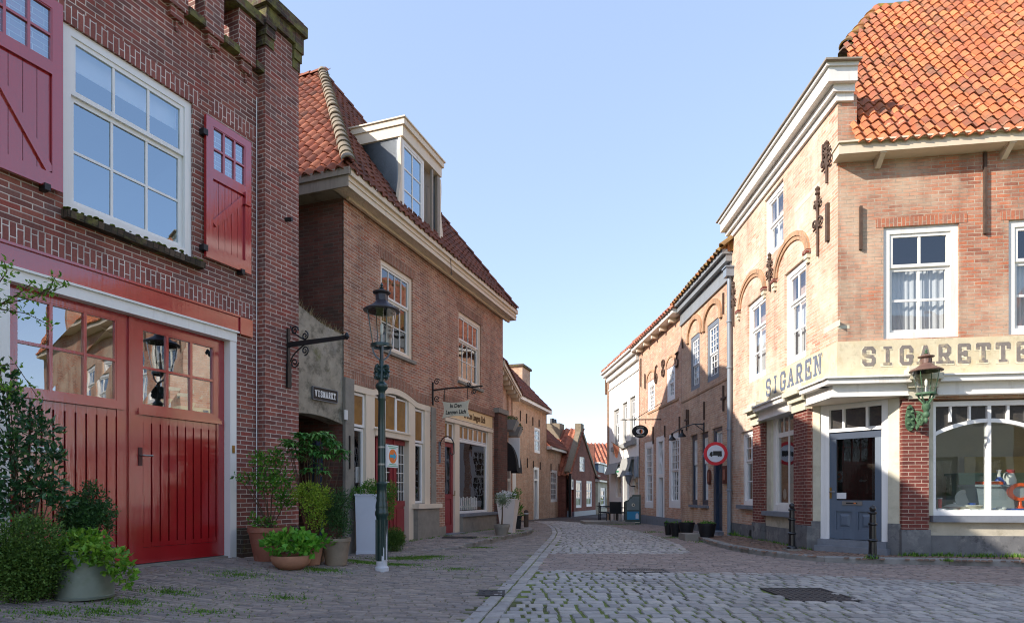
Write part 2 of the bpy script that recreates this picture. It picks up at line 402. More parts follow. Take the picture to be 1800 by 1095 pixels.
# ------------------------------------------------------------------ roofs
def inpoly(x, y, P):
    c = False; n = len(P); j = n - 1
    for i in range(n):
        if (P[i][1] > y) != (P[j][1] > y) and x < (P[j][0] - P[i][0]) * (y - P[i][1]) / (P[j][1] - P[i][1]) + P[i][0]: c = not c
        j = i
    return c
def tile_roof(poly, parent, mat, name='roof', tw=.24, tg=.3, amp=.035, lift=.03, seed=1, under=None, K=7):
    """poly: 3D corner points, the first two along the eave. Pantiles laid on the plane, one S-shaped piece per tile"""
    R = random.Random(seed); P = [Vector(p) for p in poly]; U = (P[1] - P[0]).normalized()
    N = None
    for q in P[2:]:
        N = U.cross(q - P[0])
        if N.length > 1e-3: break
    N.normalize()
    if N.z < 0: N = -N
    V = N.cross(U)
    if V.z < 0: V = -V
    Q = [((p - P[0]).dot(U), (p - P[0]).dot(V)) for p in P]
    a0, a1 = min(q[0] for q in Q), max(q[0] for q in Q); b1 = max(q[1] for q in Q)
    mb = MB(); mb.poly([p - N * .03 for p in P])
    na = int((a1 - a0) / tw) + 2; nb = int(b1 / tg) + 2
    for j in range(-1 if False else 0, nb):
        for i in range(na):
            ac, bc = a0 + (i + .5) * tw, (j + .45) * tg
            if not inpoly(ac, min(bc, b1 - .01), Q): continue
            mb.rnd = R.random(); o = R.uniform(-.006, .006); tl = R.uniform(-.012, .012); sk = R.uniform(-.012, .012)
            vs = []
            for (bb, hh) in ((j * tg - .05, lift), (j * tg + tg * 1.02, 0.0)):
                for k in range(K + 1):
                    tt = k / K; aa = a0 + (i + tt * 1.06) * tw
                    h = amp * math.sin(2 * math.pi * (tt - .08)) + hh + o + tl * (tt - .5) + .02
                    vs.append(P[0] + U * (aa + sk * (bb / tg - j)) + V * (bb + sk) + N * h)
            low = [v - N * .022 for v in vs[:K + 1]]
            m = K + 1
            mb.add(vs + low, [(k, k + 1, m + k + 1, m + k) for k in range(K)] + [(2 * m + k, 2 * m + k + 1, k + 1, k) for k in range(K)])
    mb.rnd = .3
    return mb.build(name, mat, parent, smooth=50)
def ridge_tiles(a, b, parent, mat, r=.13, L=.36, name='ridge_tiles', seed=3):
    R = random.Random(seed); a = Vector(a); b = Vector(b); n = max(2, int((b - a).length / L)); t = (b - a).normalized()
    side = t.cross(Vector((0, 0, 1))).normalized(); up = side.cross(t).normalized(); mb = MB()
    for i in range(n):
        mb.rnd = R.random(); p = a + (b - a) * (i / n); q = a + (b - a) * ((i + 1.08) / n); j = R.uniform(-.01, .01); ri, ro = r * 1.1, r * .92
        vs = []
        for (c, rr, e) in ((p, ri, .012), (q, ro, 0)):
            for k in range(9):
                an = math.pi * k / 8; vs.append(c + side * (rr * math.cos(an)) + up * (rr * math.sin(an) * .95 + e + j - .03))
        cap = [v - up * .03 for v in vs[:9]]
        mb.add(vs + cap, [(k, k + 1, 9 + k + 1, 9 + k) for k in range(8)] + [(18 + k, 18 + k + 1, k + 1, k) for k in range(8)])
    return mb.build(name, mat, parent, smooth=50)

# ------------------------------------------------------------------ foliage
def leaves(blobs, n, ll, lw, seed, up=.35, droop=0.0, shell=.55):
    """blobs: (centre, (rx,ry,rz)); returns an MB of n folded leaf blades spread through the blobs"""
    R = np.random.default_rng(seed); mb = MB()
    vol = np.array([b[1][0] * b[1][1] * b[1][2] for b in blobs]) ** .7; vol /= vol.sum()
    idx = R.choice(len(blobs), size=n, p=vol)
    d = R.normal(size=(n, 3)); d /= np.linalg.norm(d, axis=1)[:, None]
    rad = 1 - shell * R.random(n) ** 1.4
    rad *= 1 + .12 * R.normal(size=n)
    C = np.array([b[0] for b in blobs])[idx]; Rr = np.array([b[1] for b in blobs])[idx]
    P = C + d * Rr * rad[:, None]
    out = d * .8 + R.normal(size=(n, 3)) * .55; out[:, 2] += up - droop; out /= np.linalg.norm(out, axis=1)[:, None]
    ax = R.normal(size=(n, 3)); side = np.cross(out, ax); side /= np.linalg.norm(side, axis=1)[:, None]
    nr = np.cross(side, out)
    L = ll * (.6 + .7 * R.random(n))[:, None]; W = lw * (.6 + .7 * R.random(n))[:, None]
    v0 = P; v1 = P + out * L * .45 + side * W * .5 + nr * W * .18; v2 = P + out * L - nr * L * .15; v3 = P + out * L * .45 - side * W * .5 + nr * W * .18
    V = np.stack([v0, v1, v2, v3], 1).reshape(-1, 3)
    mb.v = V.tolist(); mb.f = [tuple(x) for x in np.concatenate([np.stack([np.arange(n) * 4, np.arange(n) * 4 + 1, np.arange(n) * 4 + 2], 1), np.stack([np.arange(n) * 4, np.arange(n) * 4 + 2, np.arange(n) * 4 + 3], 1)]).tolist()]
    rr = np.clip(.5 + .22 * R.normal(size=n), 0, 1); mb.r = np.concatenate([rr, rr]).tolist()
    return mb
def lumps(c, r, k, seed, f=.45):
    R = random.Random(seed); B = []
    for i in range(k):
        while True:
            d = [R.uniform(-1, 1) for _ in range(3)]
            if sum(x * x for x in d) <= 1: break
        q = 1 - f * .75; s = f * R.uniform(.75, 1.25)
        B.append((tuple(c[i] + d[i] * r[i] * q for i in range(3)), tuple(r[i] * s for i in range(3))))
    return B
def stems(mb, base, tips, r, seed, bend=.1):
    R = random.Random(seed)
    for t in tips:
        m = [(base[i] + t[i]) / 2 + R.uniform(-bend, bend) for i in range(3)]
        pts = []
        for k in range(7):
            u = k / 6; pts.append([(1 - u) ** 2 * base[i] + 2 * u * (1 - u) * m[i] + u * u * t[i] for i in range(3)])
        mb.tube(pts, [r * (1 - .7 * k / 6) for k in range(7)], 5)
    return mb
# ------------------------------------------------------------------ material library
M = MATS
brick_mat('brick_b1', [(116, 76, 70), (140, 84, 74), (156, 94, 80), (124, 90, 84), (150, 80, 70)], (214, 200, 188), dirt=.22, ms=.011, blotch=[((124, 110, 106), 1.6, .55, .8, .45)])
brick_mat('brick_b1_soldier', [(128, 80, 74), (146, 90, 82), (154, 94, 84)], (226, 218, 210), soldier=True, dirt=.16, bw=.2, bh=.068)
brick_mat('brick_mossy', [(74, 62, 56), (90, 70, 62), (104, 76, 68)], (120, 114, 100), dirt=.4, moss=.5)
brick_mat('brick_sill', [(66, 58, 50), (84, 70, 60), (96, 82, 70)], (60, 56, 48), soldier=True, dirt=.4, moss=.25, bw=.4, bh=.075, ms=.014)
brick_mat('brick_dark', [(74, 62, 54), (86, 66, 58), (70, 64, 54)], (132, 126, 112), dirt=.4, moss=.18)
brick_mat('brick_b2', [(160, 118, 96), (174, 124, 100), (184, 140, 114), (146, 106, 90), (178, 114, 88)], (212, 198, 182), dirt=.22, bh=.062, ms=.01, blotch=[((130, 108, 92), 1.2, .5, .8, .4)])
brick_mat('brick_b2_soldier', [(146, 104, 86), (160, 112, 92), (134, 98, 82)], (178, 162, 144), soldier=True, bh=.064, bw=.2, dirt=.25)
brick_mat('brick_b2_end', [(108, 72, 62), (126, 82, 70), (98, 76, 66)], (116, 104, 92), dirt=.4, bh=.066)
brick_mat('brick_front', [(182, 116, 90), (196, 120, 88), (172, 124, 102), (190, 140, 116), (158, 100, 80)], (192, 174, 152), dirt=.2, bh=.062, ms=.013,
          blotch=[((204, 180, 154), .55, .44, .64, .85), ((176, 150, 126), 2.2, .47, .7, .65), ((206, 116, 80), 7, .57, .74, .6), ((116, 84, 70), 11, .66, .76, .5)], bstr=.7)
brick_mat('brick_side', [(204, 164, 138), (214, 170, 142), (188, 146, 122), (212, 184, 160), (196, 140, 116)], (222, 208, 190), dirt=.16, bh=.062, ms=.012,
          blotch=[((222, 206, 184), .8, .45, .66, .75), ((190, 158, 132), 3, .5, .75, .5), ((200, 128, 92), 8, .6, .75, .5)], bstr=.7)
brick_mat('brick_pier', [(118, 62, 54), (130, 70, 60), (108, 60, 54)], (190, 168, 150), dirt=.22, bw=.2, bh=.062, ms=.011)
brick_mat('brick_red_mid', [(192, 154, 126), (204, 164, 134), (182, 142, 118), (200, 170, 144)], (214, 198, 178), dirt=.2, bh=.064, blotch=[((212, 176, 136), .9, .5, .75, .5)])
brick_mat('brick_1683', [(198, 152, 126), (208, 162, 134), (186, 140, 118), (206, 174, 150)], (216, 198, 176), dirt=.2, bh=.066)
brick_mat('brick_tan', [(200, 162, 134), (208, 170, 142), (190, 150, 122), (202, 174, 148)], (210, 190, 166), dirt=.22, bh=.07)
brick_mat('brick_gable', [(132, 84, 72), (142, 92, 78), (122, 78, 68)], (146, 112, 98), dirt=.25, bh=.07)
brick_mat('brick_arch', [(180, 140, 108), (194, 150, 116), (166, 132, 104)], (190, 168, 140), soldier=True, bh=.07, bw=.24, dirt=.3)
def paint(name, c, rough=.35, coat=.3, var=.08, wear=None, bump=.05, streak=True, cior=1.5):
    plain_mat(name, c, rough, var, 5, bump, .5, coat, stains=wear or (), streak=streak, cior=cior)
brick_mat('brick_front_soldier', [(178, 112, 86), (190, 118, 88), (166, 116, 96)], (186, 166, 144), soldier=True, dirt=.2, bh=.064, bw=.2)
paint('white', (226, 222, 214), .45, .1, .06, [((146, 136, 120), 6, .55, .8, .6), ((96, 88, 78), 22, .66, .76, .5)])
paint('white_clean', (234, 232, 228), .4, .1, .05, [((176, 168, 156), 5, .56, .8, .5)])
paint('cream_wood', (222, 206, 184), .5, .05, .08, [((150, 132, 110), 6, .62, .85, .55)])
paint('fascia', (214, 196, 170), .55, 0, .1, [((140, 120, 100), 5, .6, .8, .55)])
paint('fascia_old', (150, 138, 122), .7, 0, .25, [((92, 84, 76), 5, .5, .7, .8), ((190, 178, 160), 9, .62, .75, .7)])
paint('red_paint', (168, 28, 34), .24, 1.0, .16, [((122, 20, 26), 2.5, .5, .75, .6), ((206, 110, 96), 34, .7, .78, .5)], .12, cior=1.8)
paint('red_groove', (74, 10, 16), .5, .1)
paint('shop_red', (142, 50, 54), .4, .25, .08)
paint('navy', (44, 58, 78), .35, .3, .14, [((84, 98, 116), 6, .6, .85, .4)])
paint('navy_door', (92, 104, 118), .5, .12, .16, [((110, 122, 138), 5, .55, .8, .55), ((40, 52, 72), 3, .5, .7, .4)], .1)
paint('grey_frame', (112, 118, 126), .5, .1, .1)
paint('grey_cornice', (132, 136, 138), .5, .1, .14, [((86, 88, 90), 4, .6, .8, .5)])
paint('lead', (156, 166, 174), .5, 0, .2, [((80, 86, 92), 3, .5, .75, .5)])
paint('dormer_blue', (96, 124, 146), .5, .1, .1)
paint('zinc', (128, 138, 148), .4, 0, .15, [((96, 104, 112), 5, .55, .75, .5)])
plain_mat('cream_plaster', (208, 196, 166), .9, .2, 3, .3, .2, stains=[((184, 160, 116), 2.2, .48, .7, .6), ((132, 122, 98), 5, .56, .76, .6), ((214, 200, 162), 1.2, .55, .75, .5)])
plain_mat('plinth_plaster', (190, 182, 162), .92, .2, 3, .4, .2, stains=[((130, 122, 104), 2.4, .5, .7, .7), ((88, 82, 72), 7, .62, .78, .7), ((206, 198, 176), 3, .58, .7, .6)])
plain_mat('plinth_grey', (112, 112, 112), .9, .22, 4, .35, .25, stains=[((150, 148, 142), 2.6, .52, .66, .7), ((58, 58, 60), 4.5, .54, .66, .7), ((120, 116, 60), 9, .68, .8, .4)])
plain_mat('jamb_plaster', (202, 196, 174), .85, .14, 4, .2, .2, stains=[((150, 146, 120), 3, .52, .75, .5), ((110, 108, 92), 8, .65, .8, .5)])
plain_mat('alley_plaster', (164, 154, 138), .95, .35, 3.2, .7, .15, stains=[((82, 78, 66), 5, .48, .66, .75), ((164, 158, 150), 2.6, .55, .72, .6), ((96, 98, 42), 2.2, .6, .74, .65), ((60, 56, 48), 14, .62, .74, .6)], bsc=14)
plain_mat('stone_grey', (140, 134, 124), .88, .2, 5, .3, .25, stains=[((98, 94, 86), 4, .55, .75, .6)])
plain_mat('bluestone', (124, 128, 134), .7, .15, 5, .2, .3, stains=[((92, 96, 100), 4, .5, .75, .5)])
plain_mat('white_wall', (232, 228, 220), .85, .06, 3, .1, .2, stains=[((200, 196, 190), 2, .55, .8, .4)])
plain_mat('rear_white_wall', (210, 204, 192), .85, .06, 3, .1, .2)
plain_mat('iron', (22, 22, 24), .5, .3, 8, .1, .5)
plain_mat('rusty_iron', (84, 68, 58), .75, .4, 10, .3, .3, stains=[((98, 64, 46), 9, .5, .7, .6)])
plain_mat('bollard_black', (20, 21, 24), .35, .3, 8, .08, .5, coat=.3)
plain_mat('lamp_green', (22, 52, 48), .38, .25, 7, .08, .5, coat=.35, stains=[((12, 26, 26), 5, .55, .75, .7)])
plain_mat('lamp_hood', (58, 54, 62), .45, .2, 7, .05, .5, coat=.1, stains=[((88, 74, 70), 5, .55, .75, .5)])
plain_mat('copper_hood', (108, 82, 72), .5, .25, 7, .1, .5, stains=[((92, 120, 104), 5, .6, .78, .7), ((70, 50, 44), 4, .5, .7, .5)])
plain_mat('verdigris', (74, 104, 76), .6, .35, 14, .3, .4, stains=[((36, 56, 42), 12, .5, .65, .7), ((150, 160, 130), 16, .62, .75, .5)])
plain_mat('chipped_white', (196, 196, 200), .6, .12, 8, .1, .4, stains=[((150, 150, 152), 9, .55, .75, .5)])
plain_mat('shop_room', (206, 198, 176), .95, .2, 1, 0, .1)
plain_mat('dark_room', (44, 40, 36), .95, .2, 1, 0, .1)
plain_mat('amber_glass', (152, 112, 62), .1, .22, 3.5, .35, .6, coat=.2, stains=[((112, 78, 34), 1.4, .45, .7, .7)], bsc=22)
plain_mat('dark_glass', (62, 60, 58), .12, .2, 4, .3, .7, stains=[((92, 84, 66), 5, .5, .75, .6)], bsc=26)
plain_mat('curtain', (226, 228, 230), .9, .06, 3, 0, .1, trans=.35)
plain_mat('blind', (236, 238, 240), .9, .04, 3, 0, .1, trans=.3)
plain_mat('terracotta', (158, 102, 82), .85, .2, 5, .15, .2, stains=[((186, 150, 132), 4, .55, .75, .5), ((112, 72, 58), 3, .55, .75, .5)])
plain_mat('terracotta_pale', (172, 124, 98), .85, .2, 5, .15, .2, stains=[((120, 84, 66), 4, .55, .75, .5)])
plain_mat('clay_grey', (150, 134, 116), .88, .2, 5, .2, .2, stains=[((110, 104, 90), 4, .5, .75, .5)])
plain_mat('galvanised', (132, 140, 128), .5, .2, 4, .05, .5, metal=.45, stains=[((104, 116, 88), 3, .5, .72, .55), ((168, 172, 166), 5, .6, .75, .4)])
plain_mat('planter_white', (206, 210, 220), .4, .06, 3, .03, .5)
plain_mat('planter_cream', (226, 214, 204), .45, .06, 3, .03, .5)
plain_mat('planter_black', (24, 25, 28), .55, .15, 5, .03, .4)
plain_mat('bark', (92, 76, 60), .9, .3, 14, .4, .2)
plain_mat('red_bark', (104, 62, 50), .9, .3, 14, .4, .2)
plain_mat('soil', (58, 48, 38), .95, .3, 14, .5, .1)
plain_mat('wood_post', (88, 74, 64), .85, .25, 8, .3, .2)
def leafm(n, ramp, rough=.5, tr=.25, spec=.4): plain_mat(n, (0, 0, 0), rough, .25, 3, 0, spec, trans=tr, rndramp=ramp)
leafm('leaf_box', [(56, 86, 36), (84, 116, 48), (122, 150, 64)])
leafm('leaf_dark', [(36, 66, 38), (58, 96, 48), (92, 128, 64)], .4)
leafm('leaf_camellia', [(30, 62, 36), (48, 92, 52), (96, 132, 66)], .3, .15, .6)
leafm('leaf_fresh', [(70, 118, 30), (110, 156, 44), (156, 190, 74)])
leafm('leaf_mid', [(50, 100, 30), (82, 136, 44), (136, 170, 62)])
leafm('leaf_lime', [(92, 130, 30), (134, 164, 44), (176, 184, 70)])
leafm('leaf_rhodo', [(58, 110, 52), (86, 144, 68), (126, 172, 90)], .42)
leafm('leaf_bowl', [(66, 130, 34), (96, 160, 48), (146, 190, 70)])
leafm('leaf_olive', [(92, 112, 84), (124, 142, 108), (160, 172, 138)])
leafm('flower_white', [(222, 222, 220), (240, 240, 238)], .7, .3)
leafm('flower_pink', [(206, 130, 120), (226, 160, 150)], .7, .3)
leafm('dead_leaf', [(120, 92, 58), (156, 128, 84), (176, 160, 130), (98, 84, 62)], .8, .1, .2)
leafm('grass_blade', [(62, 100, 30), (92, 134, 44), (130, 160, 66)])
leafm('dry_grass', [(140, 124, 90), (170, 156, 118), (110, 100, 70)])
leafm('moss_blade', [(72, 96, 30), (104, 126, 42), (132, 146, 60)])
for nm, rp, st in (('tile_orange', [(166, 94, 64), (190, 110, 70), (206, 128, 84), (178, 104, 76), (138, 86, 66), (198, 118, 76)], [((122, 98, 78), 2.4, .48, .66, .7), ((224, 176, 140), 5, .62, .72, .6), ((88, 70, 58), 16, .56, .7, .75), ((206, 176, 60), 6, .74, .8, .5)]),
                   ('tile_red', [(140, 84, 64), (158, 92, 68), (124, 76, 60), (172, 108, 80), (110, 74, 60)], [((96, 70, 58), 2.5, .54, .72, .6), ((204, 140, 100), 6, .66, .78, .35)]),
                   ('tile_dark', [(112, 68, 54), (128, 76, 58), (96, 62, 52), (140, 84, 62)], [((84, 70, 58), 2.5, .5, .72, .6), ((122, 118, 52), 4, .66, .78, .5)]),
                   ('tile_far', [(160, 98, 76), (178, 112, 86), (140, 86, 70), (190, 128, 100)], [((110, 90, 76), 1.5, .54, .74, .5)]),
                   ('hip_stone', [(132, 120, 102), (146, 132, 112), (114, 104, 90)], [((96, 90, 70), 5, .5, .72, .6), ((150, 140, 70), 7, .66, .8, .5)]),
                   ('tile_mossy', [(150, 96, 60), (130, 100, 66), (110, 92, 66)], [((150, 130, 50), 4, .48, .66, .8), ((80, 72, 54), 7, .56, .72, .6)])):
    plain_mat(nm, (0, 0, 0), .82, .22, 9, .25, .25, rndramp=rp, stains=st)
plain_mat('moss_green', (92, 98, 40), .95, .35, 8, .6, .1, stains=[((60, 58, 36), 6, .5, .7, .6)])
plain_mat('sign_black', (24, 24, 26), .5, .1, 5, 0, .4)
plain_mat('sign_white', (222, 222, 220), .5, .04, 5, 0, .4)
plain_mat('sign_pale', (208, 200, 178), .6, .1, 5, 0, .3)
plain_mat('sign_cream', (228, 196, 148), .6, .06, 3, 0, .3)
plain_mat('sign_red', (190, 24, 40), .45, .04, 5, 0, .4)
plain_mat('sign_greywhite', (196, 202, 212), .45, .04, 5, 0, .4)
plain_mat('sign_blue', (40, 128, 168), .5, .05, 5, 0, .4)
plain_mat('sign_orange', (226, 120, 50), .5, .05, 5, 0, .4)
plain_mat('sign_cyan', (60, 160, 190), .5, .05, 5, 0, .4)
plain_mat('sign_green', (60, 160, 110), .5, .05, 5, 0, .4)
plain_mat('letter_grey', (126, 118, 112), .85, .25, 12, 0, .2, stains=[((184, 168, 136), 7, .52, .68, .8)])
plain_mat('letter_blue', (104, 112, 128), .85, .2, 12, 0, .2, stains=[((190, 178, 150), 7, .55, .7, .7)])
plain_mat('letter_halo', (218, 206, 178), .9, .12, 9, 0, .2, stains=[((196, 176, 132), 7, .5, .7, .8)])
plain_mat('brown_letter', (104, 74, 44), .7, .1, 5, 0, .3)
plain_mat('enamel_grey', (104, 116, 116), .5, .2, 3, .05, .5)
plain_mat('paper', (216, 214, 212), .7, .05, 5, 0, .3)
plain_mat('steel', (150, 148, 142), .35, .1, 6, 0, .5, metal=.7)
plain_mat('brass', (150, 120, 60), .4, .1, 6, 0, .5, metal=.7)
plain_mat('porcelain', (224, 222, 214), .25, .04, 4, 0, .5)
plain_mat('red_enamel', (196, 48, 38), .3, .05, 4, 0, .5)
plain_mat('orange_plastic', (240, 96, 40), .35, .05, 4, 0, .5)
plain_mat('blue_enamel', (52, 92, 176), .3, .05, 4, 0, .5)
plain_mat('grey_plastic', (156, 168, 172), .45, .06, 4, 0, .4)
plain_mat('green_cloth', (134, 156, 128), .9, .12, 4, .1, .2)
plain_mat('ochre_cloth', (200, 180, 126), .9, .15, 3, .1, .2)
plain_mat('awning_dark', (40, 40, 42), .9, .15, 4, .1, .2)
plain_mat('awning_grey', (150, 150, 146), .9, .12, 4, .1, .2)
plain_mat('purple_wall', (142, 100, 96), .9, .12, 4, .2, .2, stains=[((164, 130, 122), 2, .5, .75, .5)])
glass_mat('glass', boost=.07, tint=(.93, .95, .94)); glass_mat('glass_sky', boost=.34, wob=.012, wsc=1.1, tint=(.93, .95, .95), gc=(.72, .88, 1, 1)); glass_mat('glass_shop', boost=.11, wob=.02, wsc=.8); glass_mat('glass_garage', boost=.3, wob=.018, wsc=1.3); glass_mat('glass_lamp', boost=.0, tint=(.93, .94, .92), wob=0)
# ================================================================== the red-brick coach house on the left
F = B1
b1 = thing('coach_house', 'dark red brick coach house with big red double doors and a mossy battlement', 'house', B1.pt(0, .2, 0))
sP0, sP1 = F.S(466, .14), F.S(525, .14)
zsill = F.Z(398, 74); zc0 = F.Z(440, 42); zc1 = F.Z(440, 25)
gz1 = F.Z(414, 586); gs0, gs1 = F.S(-6), F.S(414)
zbeam = (F.Z(415, 556) + F.Z(80, 441)) / 2
wr = (F.S(111), F.S(339), (F.Z(116, 367) + F.Z(341, 454)) / 2, (F.Z(105, 31) + F.Z(335, 180)) / 2)
mb = MB()
wall(mb, F, -13, sP0, -.3, zsill, [(gs0, gs1, -.4, zbeam), wr], 0, .2)
for a, b in ((-13.2, -13),): mb.fbox(F, a, b, -.3, zsill, -8, 0)
mb.fbox(F, -13, sP1 - .02, -.3, zsill - .2, -8, -7.7)
mb.fbox(F, sP1 - .2, sP1 - .02, -.3, zsill - .2, -8, -.3)
mb.build('wall', M['brick_b1'], b1)
mb = MB()   # soldier courses, a few mm proud
mb.fbox(F, wr[0] - .12, wr[1] + .1, wr[3] + .004, wr[3] + .21, -.03, .004)
mb.fbox(F, gs0 - .25, gs1 + .32, zbeam + .004, zbeam + .215, -.03, .004)
sh = F.rect((361, 207), (441, 475)); mb.fbox(F, sh[0] + .1, sP0 - .02, sh[3] + .12, sh[3] + .33, -.03, .004)
build_split(mb, 'soldier_course', M['brick_b1_soldier'], b1)
# parapet with slots
slots = [(F.S(320), F.S(353)), (F.S(385), F.S(411)), (F.S(441), F.S(463))]
step = slots[2][0] - slots[1][0]
slots[0] = (slots[1][0] - step, slots[1][1] - step)
k = slots[0]
while k[0] > -12: k = (k[0] - step, k[1] - step); slots.insert(0, k)
mb = MB(); mm = MB(); edges = [-13] + [v for s_ in slots for v in s_] + [sP0]
for i in range(0, len(edges), 2):
    a, b = edges[i], edges[i + 1]
    if b - a < .03: continue
    mb.fbox(F, a, b, zsill - .13, zc0, -.34, .1)
    mb.fbox(F, a + .08, b - .04, zsill - .265, zsill - .132, -.3, .065)
    mb.fbox(F, a + .18, b - .1, zsill - .4, zsill - .267, -.3, .03)
for a, b in slots:
    P = F.pt; zt = zsill + .07
    mm.box8([P(a, zsill - .12, .13), P(b, zsill - .12, .13), P(b, zsill - .12, -.3), P(a, zsill - .12, -.3), P(a, zsill - .02, .13), P(b, zsill - .02, .13), P(b, zt, -.3), P(a, zt, -.3)])
mb.build('parapet', M['brick_b1'], b1)
mm.fbox(F, -13, sP0, zc0 + .002, zc1, -.4, .16)
mm.build('coping', M['brick_mossy'], b1)
# corner pier with its mossy cap
mb = MB(); mb.fbox(F, sP0, sP1, -.3, zc0 - .3, -.5, .14); mb.fbox(F, sP0 + .015, sP1 - .01, zc0 - .3, zc1 + .02, -.42, .14)
mb.build('corner_pier', M['brick_b1'], b1)
mb = MB()
zt = F.Z(505, 24, .2)
for k, (o, h0, h1) in enumerate(((.02, zt - .72, zt - .58), (.045, zt - .578, zt - .44), (.07, zt - .438, zt - .17))):
    for a, b in ((sP0 - o * .6, sP0 + .16), (sP1 - .14, sP1 + o * .6)): mb.fbox(F, a, b, h0, h1, -.5, .14 + o)
mb.fbox(F, sP0 + .16, sP1 - .14, zt - .36, zt - .17, -.4, .205)
mb.fbox(F, sP0 - .1, sP1 + .07, zt - .168, zt, -.5, .27)
mb.fbox(F, sP0 - .06, sP1 + .03, zt, zt + .06, -.45, .22)
mb.build('pier_cap', M['brick_mossy'], b1)
MB().fbox(F, gs1 + .004, sP1 + .006, -.3, .62, -.05, .148).build('dark_base', M['brick_dark'], b1)  # darker brick along the foot of the wall and pier
# small iron pieces and vertical pipe line
mb = MB(); mb.tube([F.pt(sP0 - .05, .5, .02), F.pt(sP0 - .05, zsill - .5, .02)], .007); mb.build('conduit', M['white_clean'], b1)
mb = MB(); q = F.st(503, 386, .15); mb.tube([F.pt(q[0], q[1], .12), F.pt(q[0] + .03, q[1], .24)], .035, 8); q = F.st(463, 553, 0); mb.tube([F.pt(q[0], q[1], 0), F.pt(q[0], q[1], .1)], .04, 8)
mb.build('wall_spout', M['iron'], b1)
# big window
w = window(F, wr, b1, M, fw=.1, sashes=[(0, .655, 3, 2, -.05), (.655, 1, 3, 1, -.015)], recess=.03, fd=.14, sash_w=.055, mun=.03, glass='glass_sky', fmat=M['white_clean'], name='big_window', back=1.6)
MB().fbox(F, wr[0] + .12, wr[1] - .12, wr[2] + (wr[3] - wr[2]) * .815, wr[3] - .1, -.178, -.172).build('roller_blind', M['blind'], w)
mb = MB(); P = F.pt; a, b, z = wr[0] - .02, wr[1] + .1, wr[2]
mb.box8([P(a, z - .13, .12), P(b, z - .13, .12), P(b, z - .13, -.1), P(a, z - .13, -.1), P(a, z - .05, .13), P(b, z - .05, .13), P(b, z - .002, -.1), P(a, z - .002, -.1)])
mb.build('sill', M['brick_sill'], w)
mb = MB(); R = random.Random(5)
for i in range(46):
    x = R.uniform(a, b); bl = R.uniform(.012, .035); mb.lathe([(bl, 0), (bl * .8, bl * .5), (0, bl * .75)], P(x, z - .02 - R.random() * .03, .04 + R.random() * .08), 7)
mb.build('moss', M['moss_green'], w)
# shutters
def shutter(name, r, d, gsplit, brace, lbl):
    s0, s1, z0, z1 = r; sw = .11; t0, t1 = d, d + .05; mb = MB()
    for a in ((s0, s0 + sw, z0, z1), (s1 - sw, s1, z0, z1), (s0 + sw, s1 - sw, z1 - sw, z1), (s0 + sw, s1 - sw, z0, z0 + sw * 1.5), (s0 + sw, s1 - sw, gsplit - sw * .6, gsplit + sw * .6)): mb.fbox(F, *a, t0, t1)
    n = 5
    for i in range(n):
        x0 = s0 + sw + (s1 - s0 - 2 * sw) * i / n; x1 = s0 + sw + (s1 - s0 - 2 * sw) * (i + 1) / n
        mb.fbox(F, x0 + .003, x1 - .003, z0 + sw * 1.5, gsplit - sw * .6, t0 + .005, t0 + .018)
    sh_ = mb.build(name, M['red_paint'], b1); sh_['label'] = lbl
    mb = MB(); (a, zA), (b, zB) = brace; l = math.hypot(b - a, zB - zA); ux, uz = (b - a) / l, (zB - zA) / l; h = .045
    mb.prism(F, [(a + uz * h, zA - ux * h), (b + uz * h, zB - ux * h), (b - uz * h, zB + ux * h), (a - uz * h, zA + ux * h)], t0 + .0185, t0 + .045)
    mb.build('brace', M['red_paint'], sh_)
    mb = MB(); gb = MB(); a, b, c, e = s0 + sw, s1 - sw, gsplit + sw * .6, z1 - sw
    for i in range(4):
        x = a + (b - a) * i / 3; mb.fbox(F, x - .014, x + .014, c, e, t0 + .006, t0 + .044)
    for j in range(3):
        z = c + (e - c) * j / 2; mb.fbox(F, a, b, z - .013, z + .013, t0 + .008, t0 + .042)
    mb.build('glazing_bar', M['red_paint'], sh_)
    gb.quad(F.pt(a, c, t0 + .02), F.pt(b, c, t0 + .02), F.pt(b, e, t0 + .02), F.pt(a, e, t0 + .02)).build('pane', M['glass_sky'], sh_)
    mb = MB()
    for z in (z0 + .12, z1 - .25): mb.fbox(F, s0 - .05, s0 + .02, z - .04, z + .04, .0, t1 + .01)
    mb.fbox(F, s1 - .2, s1 - .14, z0 - .05, z0 + .02, 0, t1 + .03)
    build_split(mb, 'hinge', M['iron'], sh_)
    return sh_
rs = F.rect((362, 201), (441, 483), .07)
zs_ = F.Z(400, 320, .07)
shutter('shutter', rs, .03, zs_, ((rs[0] + .13, rs[2] + .5), (rs[1] - .13, zs_ - .12)), 'narrow red shutter right of the big window')
mb = MB(); mb.fbox(F, rs[1] - .13, rs[1] - .03, zs_ - .2, zs_ - .02, .08, .11); mb.build('shutter_latch', M['red_paint'], b1)
ls = (F.S(-62, .07), F.S(110, .07), (F.Z(0, 296, .07) + F.Z(110, 338, .07)) / 2, wr[3] + .1)
shutter('shutter', ls, .03, F.Z(60, 103, .07), ((ls[1] - .12, ls[2] + .18), (ls[0] + .12, F.Z(60, 103, .07) - .15)), 'broad red shutter left of the big window')
